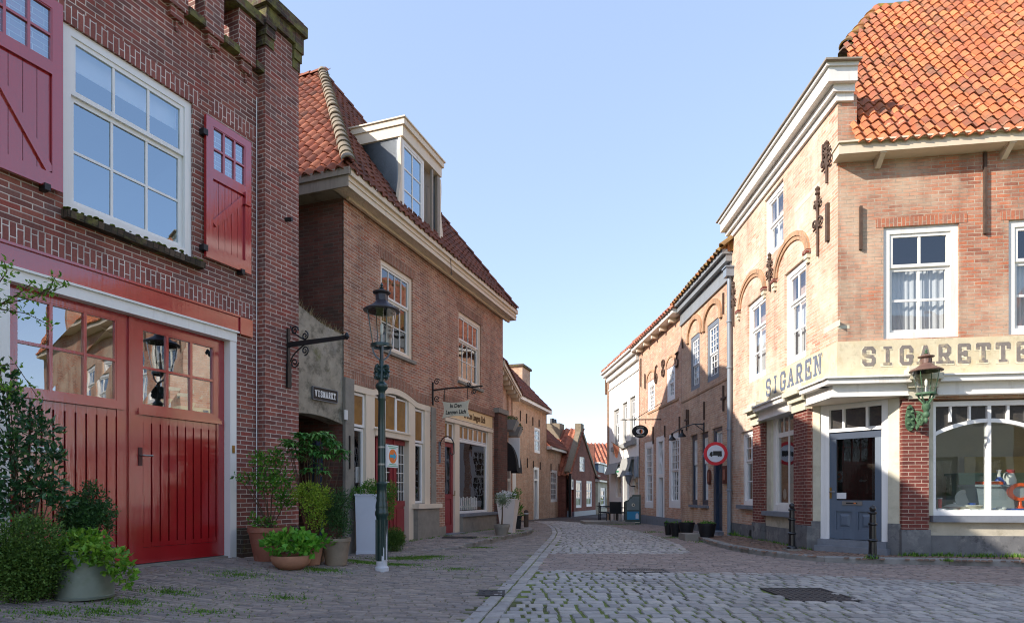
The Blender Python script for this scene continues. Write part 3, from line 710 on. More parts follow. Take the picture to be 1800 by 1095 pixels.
# garage doors
zc = F.Z(414, 586); cw = .11
mb = MB(); mb.fbox(F, gs0, gs1, zc - .13, zc, -.2, .03); mb.fbox(F, gs1 - cw, gs1, -.1, zc - .13, -.2, .02); mb.fbox(F, gs0, gs0 + cw, -.1, zc - .13, -.2, .02)
mb.fbox(F, gs0 - .02, gs1 + .02, zc, zc + .025, -.2, .06)
cas = mb.build('door_casing', M['white_clean'], b1)
mb = MB(); mb.fbox(F, gs0 - .2, F.S(418), zc + .026, zbeam - .04, -.2, .025); mb.fbox(F, gs0 - .2, F.S(418), zbeam - .04, zbeam - .012, -.2, .05); mb.fbox(F, F.S(418.6), F.S(440), zc + .0, zbeam - .03, -.05, .05)
mb.build('lintel_beam', M['red_paint'], b1)
dI0, dI1 = gs0 + cw, gs1 - cw; D = -.1; dz0, dz1 = .235, zc - .13
sm_ = F.S(229, D)
def leaf(a, b, gr, ledge, lbl, handle):
    st_ = .13; mb = MB(); t0, t1 = D - .05, D; zl = ledge
    for q in ((a, a + st_, dz0, dz1), (b - st_, b, dz0, dz1), (a + st_, b - st_, gr[3], dz1), (a + st_, b - st_, dz0, dz0 + .2), (a + st_, gr[0], zl, gr[3]), (gr[1], b - st_, zl, gr[3]), (gr[0], gr[1], zl, gr[2])):
        if q[1] - q[0] > .005 and q[3] > q[2]: mb.fbox(F, *q, t0, t1)
    mb.fbox(F, a + st_ * .4, b - st_ * .4, zl - .05, zl, t0, t1 + .035); mb.fbox(F, a + st_ * .5, b - st_ * .5, zl + .0, zl + .03, t0, t1 + .018)
    n = 9; pa, pb = a + st_ + .002, b - st_ - .002; lf_back = MB().fbox(F, pa, pb, dz0 + .2, zl - .05, t0 - .01, t0 + .006)
    for i in range(n):
        x0, x1 = pa + (pb - pa) * i / n, pa + (pb - pa) * (i + 1) / n; gq = .011; zt = zl - .052; zb = dz0 + .204
        mb.fbox(F, x0 + gq, x1 - gq, zb, zt, t0, t1 - .012); mb.fbox(F, x0 + .001, x1 - .001, zt - .09, zt - .001, t0, t1 - .013); mb.fbox(F, x0 + .001, x1 - .001, zb, zb + .06, t0, t1 - .013)
    lf = mb.build('door_leaf', M['red_paint'], b1); lf['label'] = lbl
    lf_back.build('groove', M['red_groove'], lf)
    mb = MB(); gb = MB(); s0, s1, z0, z1 = gr
    for i in range(4):
        x = s0 + (s1 - s0) * i / 3; mb.fbox(F, x - .017, x + .017, z0, z1, t0 + .005, t1 - .004)
    for j in range(3):
        z = z0 + (z1 - z0) * j / 2; mb.fbox(F, s0, s1, z - .016, z + .016, t0 + .008, t1 - .006)
    mb.build('glazing_bar', M['red_paint'], lf)
    for i in range(3):
        for j in range(2):
            x0, x1 = s0 + (s1 - s0) * i / 3, s0 + (s1 - s0) * (i + 1) / 3; z2, z3 = z0 + (z1 - z0) * j / 2, z0 + (z1 - z0) * (j + 1) / 2; q = t0 + .02; k = [random.uniform(-.003, .003) for _ in range(4)]
            gb.quad(F.pt(x0, z2, q + k[0]), F.pt(x1, z2, q + k[1]), F.pt(x1, z3, q + k[2]), F.pt(x0, z3, q + k[3]))
    gb.build('pane', M['glass_garage'], lf)
    handle(lf)
    return lf
def gl(px0, py0, px1, py1): return F.rect((px0, py0), (px1, py1), D)
def h1(lf):
    mb = MB(); q = F.st(246, 800, D); mb.fbox(F, q[0] - .025, q[0] + .025, q[1] - .13, q[1] + .1, D, D + .012); mb.build('lock_plate', M['red_groove'], lf)
    mb = MB(); mb.tube([F.pt(q[0], q[1], D + .01), F.pt(q[0], q[1], D + .06), F.pt(q[0] + .13, q[1], D + .065)], .011, 6); mb.build('handle', M['steel'], lf)
def h0(lf):
    q = F.st(78, 790, D); mb = MB(); mb.fbox(F, q[0] - .14, q[0] + .14, q[1] - .03, q[1] + .03, D - .02, D + .02); mb.build('letter_slot', M['sign_white'], lf)
gL = (F.S(24, D), F.S(205, D), (F.Z(27, 681, D) + F.Z(206, 703, D)) / 2, (F.Z(23, 516, D) + F.Z(203, 562, D)) / 2)
gR = (F.S(249, D), F.S(376, D), (F.Z(253, 713, D) + F.Z(378, 728, D)) / 2, (F.Z(248, 578, D) + F.Z(374, 609, D)) / 2)
zl = (F.Z(60, 680, D) + F.Z(316, 737, D)) / 2
leaf(dI0, sm_ - .035, gL, zl, 'left red door leaf partly behind shrubs', h0)
leaf(sm_ + .035, dI1, gR, zl - .03, 'right red door leaf with steel handle', h1)
MB().fbox(F, sm_ - .034, sm_ + .034, dz0 - .02, dz1 - .01, D - .05, D + .03).build('cover_strip', M['red_paint'], b1)
MB().fbox(F, gs0, gs1, .0, .225, -.25, -.02).build('threshold', M['stone_grey'], b1)
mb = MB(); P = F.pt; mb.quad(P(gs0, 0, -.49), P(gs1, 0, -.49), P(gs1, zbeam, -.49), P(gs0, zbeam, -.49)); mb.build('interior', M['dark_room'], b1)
mb = MB(); q = F.st(410, 790, .02); mb.fbox(F, q[0] - .02, q[0] + .02, q[1] - .05, q[1] + .06, .02, .03); mb.build('number_plate', M['brass'], b1)
# unseen roof behind the parapet, ridge raised to cast shade across the street
mb = MB(); P = F.pt; zr = zsill - .3
mb.add([P(-13, zr, -.5), P(sP1 - .9, zr, -.5), P(sP1 - .9, zr, -7.9), P(-13, zr, -7.9), P(-11, zr + 3.3, -4), P(sP1 - 3.2, zr + 3.3, -4)], [(0, 1, 5, 4), (1, 2, 5), (2, 3, 4, 5), (3, 0, 4)])
mb.build('roof', M['tile_red'], b1)

# iron wall bracket on the pier
q0 = F.st(506, 603, .15)
br = thing('wall_bracket', 'black wrought iron bracket with scrolls and long bare arm on the brick pier', 'bracket', F.pt(q0[0], q0[1], .15))
zt, zb_ = F.Z(505, 577, .15), F.Z(508, 682, .15); s0 = q0[0]
mb = MB(); mb.fbox(F, s0 - .025, s0 + .025, F.Z(508, 640, .15), zt, .15, .175); mb.fbox(F, s0 - .04, s0 + .04, zb_, F.Z(508, 640, .15), .15, .19); mb.build('back_bar', M['iron'], br)
mb = MB(); L = 1.12; za = q0[1] - .02; mb.box8([F.pt(s0 - .015, za - .035, .17 + L), F.pt(s0 + .015, za - .035, .17 + L), F.pt(s0 + .015, za - .05, .17), F.pt(s0 - .015, za - .05, .17), F.pt(s0 - .015, za + .02, .17 + L), F.pt(s0 + .015, za + .02, .17 + L), F.pt(s0 + .015, za + .03, .17), F.pt(s0 - .015, za + .03, .17)])
mb.lathe([(.02, -.04), (.045, 0), (.02, .05), (0, .07)], F.pt(s0, za, .19 + L), 8); mb.build('arm', M['iron'], br)
for (dd, zz, r, a0, cw_) in ((.29, za + .2, .075, 3.1, -1), (.5, za + .1, .07, 4.6, 1), (.29, za - .3, .08, 3.1, 1), (.5, za - .13, .075, 1.5, -1)):
    MB().tube(scroll(F, s0, zz, dd, r, 1.5, a0, cw_, axis='d'), .012, 5).build('scroll', M['iron'], br)
mb = MB()
for sg in (1, -1):
    mb.tube([F.pt(s0, za + sg * (.28 - .27 * t ** .6), .2 + .35 * t) for t in [i / 8 for i in range(9)]], .012, 5)
mb.build('curved_stay', M['iron'], br)

# ================================================================== alley wall with the street name
PLO = B1.pt(sP1 - .05, 0, -.3); QO = B2.pt(.0, 0, -.03)
FP = Fac((PLO[0], PLO[1]), (QO[0] - PLO[0], QO[1] - PLO[1])); LP = math.hypot(QO[0] - PLO[0], QO[1] - PLO[1]) + .12
aw = thing('alley_wall', 'weathered grey plastered wall with mossy top and a dark arched passage', 'wall', FP.pt(0, 0, 0))
zA, zB = FP.Z(528, 548), FP.Z(605, 590); sq0, sq1 = FP.S(529), LP - .02
a_sp = FP.Z(602, 752); a_ap = FP.Z(560, 729)
mb = MB(); top = [(0, zA + .25), (LP * .3, zA + .1), (LP * .62, (zA + zB) / 2), (LP, zB)]
ap = [(.12 + (LP - .2 - .0) * i / 10, a_sp + (a_ap - a_sp) * math.sin(math.pi * (i + 2.5) / 14)) for i in range(11)]
for d_ in (0,):
    for i in range(10):
        x0, x1 = ap[i][0], ap[i + 1][0]
        f = lambda x: np.interp(x, [q[0] for q in top], [q[1] for q in top])
        mb.prism(FP, [(x0, ap[i][1]), (x1, ap[i + 1][1]), (x1, float(f(x1))), (x0, float(f(x0)))], -.3, 0)
    mb.prism(FP, [(0, -.2), (.12, -.2), (.12, float(f(.12))), (0, float(f(0)))], -.3, 0)
    mb.prism(FP, [(ap[-1][0], -.2), (LP, -.2), (LP, float(f(LP))), (ap[-1][0], float(f(ap[-1][0])))], -.3, 0)
mb.build('wall', M['alley_plaster'], aw)
mb = MB(); R = random.Random(3)
for i in range(420):
    x = R.random() * LP; z = float(np.interp(x, [q[0] for q in top], [q[1] for q in top])) - .02; d_ = R.uniform(-.3, .02); h = R.uniform(.05, .2) * (1.2 - .6 * x / LP); a = R.uniform(-.08, .08); b = R.uniform(-.03, .1); mb.rnd = R.random()
    mb.add([FP.pt(x - .008, z, d_), FP.pt(x + .008, z, d_), FP.pt(x + a, z + h, d_ + b)], [(0, 1, 2)])
mb.build('grass_tuft', M['dry_grass'], aw)
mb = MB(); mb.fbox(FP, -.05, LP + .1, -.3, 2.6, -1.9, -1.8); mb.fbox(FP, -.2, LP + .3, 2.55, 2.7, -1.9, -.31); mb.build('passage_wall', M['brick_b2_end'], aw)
mb = MB(); x = FP.S(601, -.1); mb.fbox(FP, x - .035, x + .035, -.1, FP.Z(600, 742), -.28, -.1); mb.build('door_post', M['wood_post'], aw)
mb = MB(); x = FP.S(586, -.1); mb.fbox(FP, x - .12, x + .04, -.1, FP.Z(590, 770), -.6, -.4); mb.build('passage_door', M['navy'], aw)
q = FP.rect((548, 690), (590.5, 702)); c_ = ((q[0] + q[1]) / 2, (q[2] + q[3]) / 2 + .02)
sn = thing('street_sign', 'black street name plate with white capitals on the grey plaster wall', 'street sign', FP.pt(c_[0], c_[1], .0))
hw, hh = (q[1] - q[0]) / 2, .105; MB().fbox(FP, c_[0] - hw, c_[0] + hw, c_[1] - hh, c_[1] + hh, .003, .03).build('plate', M['sign_black'], sn)
mb = MB(); 
for a in ((-hw - .012, -hw, -hh, hh), (hw, hw + .012, -hh, hh), (-hw, hw, hh, hh + .012), (-hw, hw, -hh - .012, -hh)): mb.fbox(FP, c_[0] + a[0], c_[0] + a[1], c_[1] + a[2], c_[1] + a[3], .003, .038)
mb.build('frame', M['grey_frame'], sn)
mb = MB(); letters(mb, FP, 'VISMARKT', c_[0] - hw * .88, c_[0] + hw * .88, c_[1] - .06, c_[1] + .06, .03, .17, .84); mb.build('lettering', M['sign_white'], sn)

# ================================================================== the corner shop with the dormer (left)
F = B2; LB = F.S(884)
b2 = thing('shop_house', 'brown brick shop house with a steep tiled hip roof, wooden dormer and cream shopfront', 'house', F.pt(0, 0, 0))
ze = F.Z(604, 334); zf0 = ze - .0; zf1 = F.Z(608, 296, .32)
w1 = (F.S(669), F.S(726), (F.Z(690.7, 617.7) + F.Z(729, 639)) / 2, (F.Z(669.6, 452.8) + F.Z(725, 491)) / 2)
w2 = (F.S(806), F.S(846), (F.Z(806.5, 668) + F.Z(845, 685)) / 2, (F.Z(806.5, 548.7) + F.Z(847, 570.6)) / 2)
s_l, s_r = F.S(620), F.S(757); ztop = (F.Z(621.7, 672.6) + F.Z(755, 714.5)) / 2
s2l, s2r = F.S(782), F.S(866); z2t = (F.Z(783, 705) + F.Z(866, 733)) / 2
mb = MB()
NR = 22; rise = .17; fz = lambda s: ztop + rise * max(0, math.sin(math.pi * (s - F.S(656)) / (F.S(734) - F.S(656)))) * (F.S(656) < s < F.S(734)) * .98
wall(mb, F, 0, LB, -.4, ze + .15, [w1, w2, (s_l, s_r, -.5, ztop + rise), (s2l, s2r, -.5, z2t)], 0, .18)
# brick filling above the segmental arch of the shopfront
for i in range(NR):
    x0, x1 = s_l + (s_r - s_l) * i / NR, s_l + (s_r - s_l) * (i + 1) / NR
    f = fz
    mb.prism(F, [(x0, f(x0)), (x1, f(x1)), (x1, ztop + rise), (x0, ztop + rise)], -.18, 0)
mb.fbox(F, .02, LB - .02, -.4, ze, -10, -9.8)
mb.fbox(F, LB - .2, LB - .02, -.4, ze, -10, -.18)
mb.build('wall', M['brick_b2'], b2)
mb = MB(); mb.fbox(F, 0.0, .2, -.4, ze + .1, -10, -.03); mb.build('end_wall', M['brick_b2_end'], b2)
mb = MB()
for i in range(NR):
    x0, x1 = s_l + (s_r - s_l) * i / NR, s_l + (s_r - s_l) * (i + 1) / NR
    mb.prism(F, [(x0, f(x0) + .002), (x1, f(x1) + .002), (x1, f(x1) + .24), (x0, f(x0) + .24)], -.02, .006)
for w in (w1, w2): mb.fbox(F, w[0] - .1, w[1] + .1, w[3] + .003, w[3] + .22, -.02, .005)
mb.fbox(F, s2l - .1, s2r + .1, z2t + .003, z2t + .16, -.02, .03)
build_split(mb, 'soldier_course', M['brick_b2_soldier'], b2)
for w in (w1, w2):
    window(F, w, b2, M, fw=.1, sashes=[(0, .99, 2, 3, -.03)] if False else [(0, .62, 4, 2, -.05), (.62, 1, 4, 1, -.02)], recess=.04, fd=.12, sash_w=.045, mun=.02, glass='glass', fmat=M['cream_wood'], smat=M['white'], sill=('stone_grey', .06, .07, .06))
# eaves: fascia, soffit, gutter board
ov = .34
mb = MB(); mb.fbox(F, -ov, LB + .3, zf1 - .3, zf1, ov - .03, ov); mb.fbox(F, -ov + .0, LB + .32, zf1 - .1, zf1 + .03, ov + .001, ov + .05); mb.fbox(F, -ov, LB + .3, zf1 - .2, zf1 - .185, ov + .001, ov + .02)
mb.fbox(F, -.0, LB + .3, zf1 - .34, zf1 - .29, .06, .12)
mb.build('fascia', M['fascia'], b2)
mb = MB()
for i in range(8): mb.fbox(F, -ov, LB + .3, zf1 - .29, zf1 - .265, -.02 + .045 * i, .02 + .045 * i)
mb.build('soffit', M['cream_wood'], b2)
mb = MB(); mb.fbox(F, -ov - .03, -ov, zf1 - .3, zf1, -9, ov); mb.fbox(F, -ov - .06, -ov - .031, zf1 - .1, zf1 + .03, -9, ov + .05); mb.fbox(F, -ov, 0, zf1 - .29, zf1 - .265, -9, 0); mb.build('end_fascia', M['fascia_old'], b2)
# roof
P = F.pt; sm2 = LB / 2; apx = P(sm2 - .05, 12.35, -3.55); rb = P(sm2 - .05, 12.35, -9.5)
e0, e1 = P(-ov - .02, zf1 + .02, ov + .02), P(LB + .3, zf1 + .02, ov + .02)
eb0, eb1 = P(-ov - .02, zf1 + .02, -9.5), P(LB + .3, zf1 + .02, -9.5)
rf = tile_roof([e0, e1, apx], b2, M['tile_dark'], 'roof', seed=4, tw=.22, tg=.27, amp=.028)
rf2 = tile_roof([eb0, e0, apx, rb], b2, M['tile_red'], 'roof', seed=5, tw=.24, tg=.3, amp=.045)
MB().poly([e1, eb1, rb, apx]).build('roof', M['tile_dark'], b2)
up_ = lambda p, z=.05: (p[0], p[1], p[2] + z)
ridge_tiles(up_(e0, .1), up_(apx, .1), rf, M['hip_stone'], .125, .34, seed=8)
ridge_tiles(up_(e1), up_(apx), rf, M['tile_dark'], .1, .34, seed=9); ridge_tiles(up_(apx), up_(rb), rf2, M['tile_red'], .12, .34, seed=10)
# dormer
sd0, sd1 = F.S(706, .1), F.S(772, .1); zd1 = F.Z(712, 213, .15); zd0 = F.Z(712, 372, .1); dd = .1
dm = MB(); dm.fbox(F, sd0 - .07, sd1 + .07, zd1 - .13, zd1, -2.6, dd + .1); dm.fbox(F, sd0 - .04, sd1 + .04, zd1 - .36, zd1 - .13, -2.5, dd + .05); dm.fbox(F, sd0 - .1, sd1 + .1, zd1, zd1 + .03, -2.6, dd + .13)
dorm = dm.build('dormer', M['fascia'], b2)
mb = MB(); mb.fbox(F, sd0, sd0 + .03, zd0 - .2, zd1 - .36, -2.4, dd - .02); mb.fbox(F, sd1 - .03, sd1, zd0 - .2, zd1 - .36, -2.4, dd - .02); mb.build('dormer_cheek', M['lead'], dorm)
def wing(a, sg, z0, z1):
    pts = []
    for i in range(13):
        t = i / 12; pts.append((a + sg * (.05 + .12 * (1 - t) ** 1.6 + .03 * math.sin(t * 9)), z0 + (z1 - z0) * t))
    mb = MB(); mb.prism(F, ([(a, z0)] + pts + [(a, z1)])[::(1 if sg > 0 else -1)], dd - .05, dd + .02); return mb
wing(sd0, -1, zd0 - .12, zd1 - .4).build('side_board', M['fascia'], dorm); wing(sd1, 1, zd0 - .12, zd1 - .4).build('side_board', M['fascia'], dorm)
window(F, (sd0, (sd0 + sd1) / 2 + .12, zd0 - .1, zd1 - .37), dorm, M, fw=.08, sashes=[(0, 1, 2, 3, -.01)], recess=-dd, fd=.1, sash_w=.05, mun=.03, glass='glass_sky', fmat=M['white'], name='dormer_window')
mb = MB(); a = (sd0 + sd1) / 2 + .125
for i in range(4): mb.fbox(F, a + .15 * i, a + .15 * i + .146, zd0 - .1, zd1 - .75 + .03 * (i % 2), dd - .16, dd - .12)
mb.fbox(F, a + .02, sd1, zd1 - .8, zd1 - .37, dd - .17, dd - .15); mb.build('loading_hatch', M['fascia_old'], dorm)
mb = MB(); mb.fbox(F, a + .33, a + .41, zd0 - .15, zd1 - .38, dd - .02, dd + .03); mb.fbox(F, sd1 - .12, sd1, zd0 - .12, zd1 - .37, dd - .05, dd + .015); mb.build('post', M['fascia_old'], dorm)
mb = MB(); q = F.st(790, 455, ov); mb.tube([F.pt(q[0], q[1] + .02, ov + .03), F.pt(q[0], q[1] - .3, ov + .05)], .008, 5); mb.tube(scroll(F, q[0], q[1] - .36, ov + .05, .05, 1, 1.5), .008, 5); mb.tube([F.pt(q[0] - .2, q[1] + .1, ov + .06), F.pt(q[0] + .2, q[1] + .08, ov + .06)], .008, 5); mb.build('hoist_hook', M['iron'], b2)
# ---- shopfront, left bay
def bar(mb, x0, x1, z0, z1, d0=-.14, d1=-.02): mb.fbox(F, x0, x1, z0, z1, d0, d1)
S = F.S
zt_l = F.Z(633, 742); ztr0 = (F.Z(633, 744) + F.Z(731, 768)) / 2
fr = MB()
posts = [(S(620), S(624)), (S(645), S(660)), (S(720), S(731)), (S(748), S(757))]
for a, b in posts: fr.prism(F, [(a, -.1), (b, -.1), (b, fz(b) - .004), (a, fz(a) - .004)], -.16, -.015)
for i in range(NR):
    x0, x1 = s_l + (s_r - s_l) * i / NR, s_l + (s_r - s_l) * (i + 1) / NR
    fr.prism(F, [(x0, fz(x0) - .13), (x1, fz(x1) - .13), (x1, fz(x1) - .003), (x0, fz(x0) - .003)], -.15, -.005)
zdt = (F.Z(690, 768)) ; bar(fr, S(660), S(720), zdt - .02, zdt + .1, -.16, .02); bar(fr, S(658), S(722), zdt + .1, zdt + .13, -.16, .05)
sf = fr.build('shopfront_frame', M['cream_wood'], b2)
sb = MB(); ab = MB(); gb = MB()
def sash_set(x0, x1, z0, z1, sb, pane, d=-.06, w=.05):
    for q in ((x0, x0 + w, z0, z1), (x1 - w, x1, z0, z1), (x0 + w, x1 - w, z1 - w, z1), (x0 + w, x1 - w, z0, z0 + w)): bar(sb, *q, d - .04, d)
    pane.quad(F.pt(x0 + w, z0 + w, d - .02), F.pt(x1 - w, z0 + w, d - .02), F.pt(x1 - w, z1 - w, d - .02), F.pt(x0 + w, z1 - w, d - .02))
x0, x1 = S(624), S(645); zm = F.Z(634, 750); sash_set(x0, x1, zm, fz(x0) - .14, sb, ab); zlo = F.Z(634, 868); sash_set(x0, x1, zlo, zm - .02, sb, gb, -.09)
x0, x1 = S(731), S(748); zm2 = F.Z(739, 778); sash_set(x0, x1, zm2, fz(x1) - .14, sb, ab); zlo2 = F.Z(739, 884); sash_set(x0, x1, zlo2, zm2 - .02, sb, gb, -.09)
c0, c1 = S(660), S(720); zq0 = zdt + .13
for i in range(3):
    a, b = c0 + (c1 - c0) * i / 3, c0 + (c1 - c0) * (i + 1) / 3; t = min(fz(a), fz(b)) - .12; sash_set(a + .002, b - .002, zq0, t, sb, ab, -.07, .035)
sb.build('sash', M['white_clean'], sf); build_split(ab, 'amber_pane', M['amber_glass'], sf); build_split(gb, 'pane', M['glass'], sf)
mb = MB(); bar(mb, S(624), S(645), -.2, zlo - .01, -.16, -.03); bar(mb, S(731), S(748), -.2, zlo2, -.16, -.02); bar(mb, S(728), S(766), -.3, F.Z(747, 893), -.1, .1)
build_split(mb, 'plinth', M['stone_grey'], b2)
mb = MB(); bar(mb, S(726), S(768), F.Z(747, 893), F.Z(747, 885), -.1, .15); mb.build('plinth_cap', M['cream_wood'], b2)
mb = MB(); bar(mb, 0, S(619.6), -.3, F.Z(613, 665), -.02, .04); mb.build('stone_pier', M['stone_grey'], b2)
mb = MB(); bar(mb, S(757.5), S(765), F.Z(761, 893), ztop - .02, -.05, .03); mb.build('pilaster', M['stone_grey'], b2)
# double door
def panel_door(x0, x1, z0, z1, parent, mat, dep, gz, cols, rows, lbl=None, lead=None):
    st_ = .1; mb = MB(); d0, d1 = dep - .05, dep
    for q in ((x0, x0 + st_, z0, z1), (x1 - st_, x1, z0, z1), (x0 + st_, x1 - st_, z1 - st_, z1), (x0 + st_, x1 - st_, z0, z0 + .2), (x0 + st_, x1 - st_, gz - .12, gz)): mb.fbox(F, *q, d0, d1)
    mb.fbox(F, x0 + st_, x1 - st_, z0 + .2, gz - .12, d0, d1 - .03); mb.fbox(F, x0 + st_ + .05, x1 - st_ - .05, z0 + .26, gz - .18, d0, d1 - .012)
    dr = mb.build('door', mat, parent)
    a, b, c, e = x0 + st_, x1 - st_, gz, z1 - st_
    MB().quad(F.pt(a, c, dep - .03), F.pt(b, c, dep - .03), F.pt(b, e, dep - .03), F.pt(a, e, dep - .03)).build('pane', M['glass'], dr)
    if cols > 1:
        mb = MB()
        for i in range(1, cols): x = a + (b - a) * i / cols; mb.fbox(F, x - .008, x + .008, c, e, dep - .028, dep - .02)
        for j in range(1, rows): z = c + (e - c) * j / rows; mb.fbox(F, a, b, z - .008, z + .008, dep - .028, dep - .021)
        mb.build('glazing_bar', M[lead or 'white'], dr)
    if lbl: dr['label'] = lbl
    return dr
dmid = S(691.5, -.12)
d_1 = panel_door(dmid + .03, S(719.5, -.12), .03, zdt - .03, b2, M['shop_red'], -.12, F.Z(705, 880, -.12), 4, 6, 'right leaf of the red shop double door')
panel_door(S(661, -.12), dmid - .03, .03, zdt - .03, b2, M['shop_red'], -.12, F.Z(705, 880, -.12), 4, 6)
MB().fbox(F, dmid - .029, dmid + .029, .03, zdt - .04, -.17, -.09).build('door_strip', M['shop_red'], b2)
# ---- right bay
fr = MB(); zsb = (F.Z(783, 733) + F.Z(865, 754)) / 2
a, b = s2l, s2r
bar(fr, a, b, zsb - .1, zsb, -.15, .02); bar(fr, S(800), S(808.5), -.1, zsb - .1, -.16, -.01); bar(fr, S(859), b, .3, zsb - .1, -.16, -.01); bar(fr, a, S(800), F.Z(791, 777), F.Z(791, 773), -.16, .0); bar(fr, a, b, zsb + .01, zsb + .03, -.15, .03)
sf2 = fr.build('shopfront_frame', M['cream_wood'], b2)
sb = MB(); ab = MB(); gb = MB()
z0 = F.Z(791, 772); 
for i in range(2): x0 = a + (S(800) - a) * i / 2; sash_set(x0, x0 + (S(800) - a) / 2, z0, zsb - .11, sb, ab, -.06, .035)
x0, x1 = S(808.5), S(859); zt2 = (F.Z(809.6, 773) + F.Z(858, 783)) / 2
for i in range(6): p = x0 + (x1 - x0) * i / 6; sash_set(p, p + (x1 - x0) / 6, zt2 + .04, zsb - .11, sb, ab, -.06, .025)
zb2 = F.Z(833, 901); sash_set(x0, x1, zb2, zt2 + .03, sb, gb, -.06, .07)
sb.build('sash', M['white_clean'], sf2); ab.build('amber_pane', M['amber_glass'], sf2); gb.build('pane', M['glass'], sf2)
mb = MB(); bar(mb, a - .0, b + .0, zsb + .03, z2t - .005, -.1, -.01); sbd = mb.build('sign_board', M['sign_cream'], b2)
text_mesh('In Den Langen Lich', .25, F, (a + b) / 2 + .3, (zsb + z2t) / 2 - .07, -.004, M['brown_letter'], sbd, shear=.1, bold=.006, sx=.78)
panel_door(S(782), S(800), .14, F.Z(791, 778), b2, M['shop_red'], -.06, F.Z(791, 868), 1, 1, 'single red shop door beside the window')
mb = MB(); q = F.st(800, 870, -.05); mb.tube([F.pt(q[0] - .12, q[1], -.06), F.pt(q[0] - .12, q[1], .0), F.pt(q[0] - .12, q[1] + .12, .0)], .012, 5); mb.build('door_handle', M['brass'], b2)
mb = MB(); bar(mb, S(809), S(869), -.3, zb2 - .08, -.1, .08); build_split(mb, 'plinth', M['stone_grey'], b2)
mb = MB(); bar(mb, S(808.6), S(870), zb2 - .08, zb2 - .005, -.1, .13); mb.build('sill', M['bluestone'], b2)
mb = MB(); bar(mb, S(780), S(808), -.2, .13, -.3, .16); mb.build('door_step', M['bluestone'], b2)
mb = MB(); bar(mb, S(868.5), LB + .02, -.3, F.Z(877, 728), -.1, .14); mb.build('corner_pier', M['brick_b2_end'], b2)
mb = MB(); bar(mb, S(867.5), LB + .05, F.Z(877, 728), F.Z(877, 720), -.1, .18); mb.build('pier_cap', M['stone_grey'], b2)
mb = MB(); bar(mb, S(765.5), S(781.5), -.3, F.Z(773, 925), -.02, .04); build_split(mb, 'plinth', M['stone_grey'], b2)
# picket fence and room behind the shop window
mb = MB()
for i in range(13):
    x = S(812) + (S(852) - S(812)) * i / 12; bar(mb, x - .035, x + .035, zb2 + .08, zb2 + .42 + .03 * (i % 2), -.27, -.25); 
bar(mb, S(811), S(853), zb2 + .15, zb2 + .2, -.29, -.27); mb.build('picket_screen', M['white_clean'], b2)
mb = MB(); P = F.pt
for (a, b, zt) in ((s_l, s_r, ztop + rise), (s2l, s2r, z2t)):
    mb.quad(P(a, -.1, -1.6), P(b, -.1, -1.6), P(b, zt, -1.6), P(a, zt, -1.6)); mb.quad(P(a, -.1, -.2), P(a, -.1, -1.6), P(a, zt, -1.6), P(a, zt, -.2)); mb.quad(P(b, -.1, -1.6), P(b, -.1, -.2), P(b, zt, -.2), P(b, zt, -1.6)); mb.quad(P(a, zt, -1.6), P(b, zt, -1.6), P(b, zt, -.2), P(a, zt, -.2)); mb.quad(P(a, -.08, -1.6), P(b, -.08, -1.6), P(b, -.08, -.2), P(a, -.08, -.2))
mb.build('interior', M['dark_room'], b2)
mb = MB(); q = F.rect((624, 820), (638, 848), -.2); mb.fbox(F, q[0], q[1], q[2], q[3], -.2, -.18); mb.build('window_card', M['paper'], b2)
# vertical iron on the stone pier, small meter plate
mb = MB(); q = F.rect((614, 775), (617, 815), .05); mb.fbox(F, q[0], q[0] + .03, q[2] - .1, q[3] + .1, .041, .06); mb.build('iron_bar', M['iron'], b2)
mb = MB(); q = F.st(608, 729, .05); mb.fbox(F, q[0] - .05, q[0] + .05, q[1] - .09, q[1] + .09, .041, .06); mb.build('small_plaque', M['paper'], b2)
# hooked lamp arm by the door
mb = MB(); q = F.st(774, 790, .03); mb.fbox(F, q[0] - .04, q[0] + .04, q[1] - .32, q[1] + .2, .002, .03); hk = mb.build('hook_plate', M['grey_frame'], b2)
mb = MB(); mb.tube([F.pt(q[0], q[1] + .1 + .22 * math.sin(t), .03 + .18 * (1 - math.cos(t))) for t in [math.pi * i / 10 for i in range(11)]] + [F.pt(q[0], q[1] - .1, .4), F.pt(q[0], q[1] - .14, .34), F.pt(q[0], q[1] - .08, .3)], .014, 6); mb.build('hook', M['iron'], hk)

# hanging sign
q = F.st(760, 690, 0); hs = thing('hanging_sign', 'pale scalloped shop sign hanging from a scrolled iron bracket', 'shop sign', F.pt(q[0], q[1], 0)); s0 = q[0]
zt, zb_ = F.Z(760, 672), F.Z(760, 712)
mb = MB(); mb.fbox(F, s0 - .03, s0 + .03, zb_, zt, .0, .03); zz = F.Z(760, 686); mb.tube([F.pt(s0, zz, .02), F.pt(s0, zz + .03, .5), F.pt(s0, zz + .02, 1.0), F.pt(s0, zz + .03, 1.3)], .02, 6)
for (dd_, z_, r, a0, c_) in ((.12, zz + .2, .08, 3, -1), (.95, zz + .1, .06, 4.5, 1), (1.08, zz - .1, .06, 1.5, 1), (.12, zz - .2, .08, 3, 1)): mb.tube(scroll(F, s0, z_, dd_, r, 1.4, a0, c_, axis='d'), .013, 5)
for d_ in (.32, .92): mb.tube([F.pt(s0, zz, d_), F.pt(s0, zz - .26, d_)], .008, 5)
mb.build('bracket', M['iron'], hs)
FS = Fac(F.pt(s0, 0, 0)[:2], F.n)      # the board hangs at right angles to the wall
zc_ = zz - .48; hw, hh = .36, .21; pts = []
for (cx, cz, sx, sz) in ((-1, -1, 1, 1), (1, -1, -1, 1), (1, 1, -1, -1), (-1, 1, 1, -1)): pass
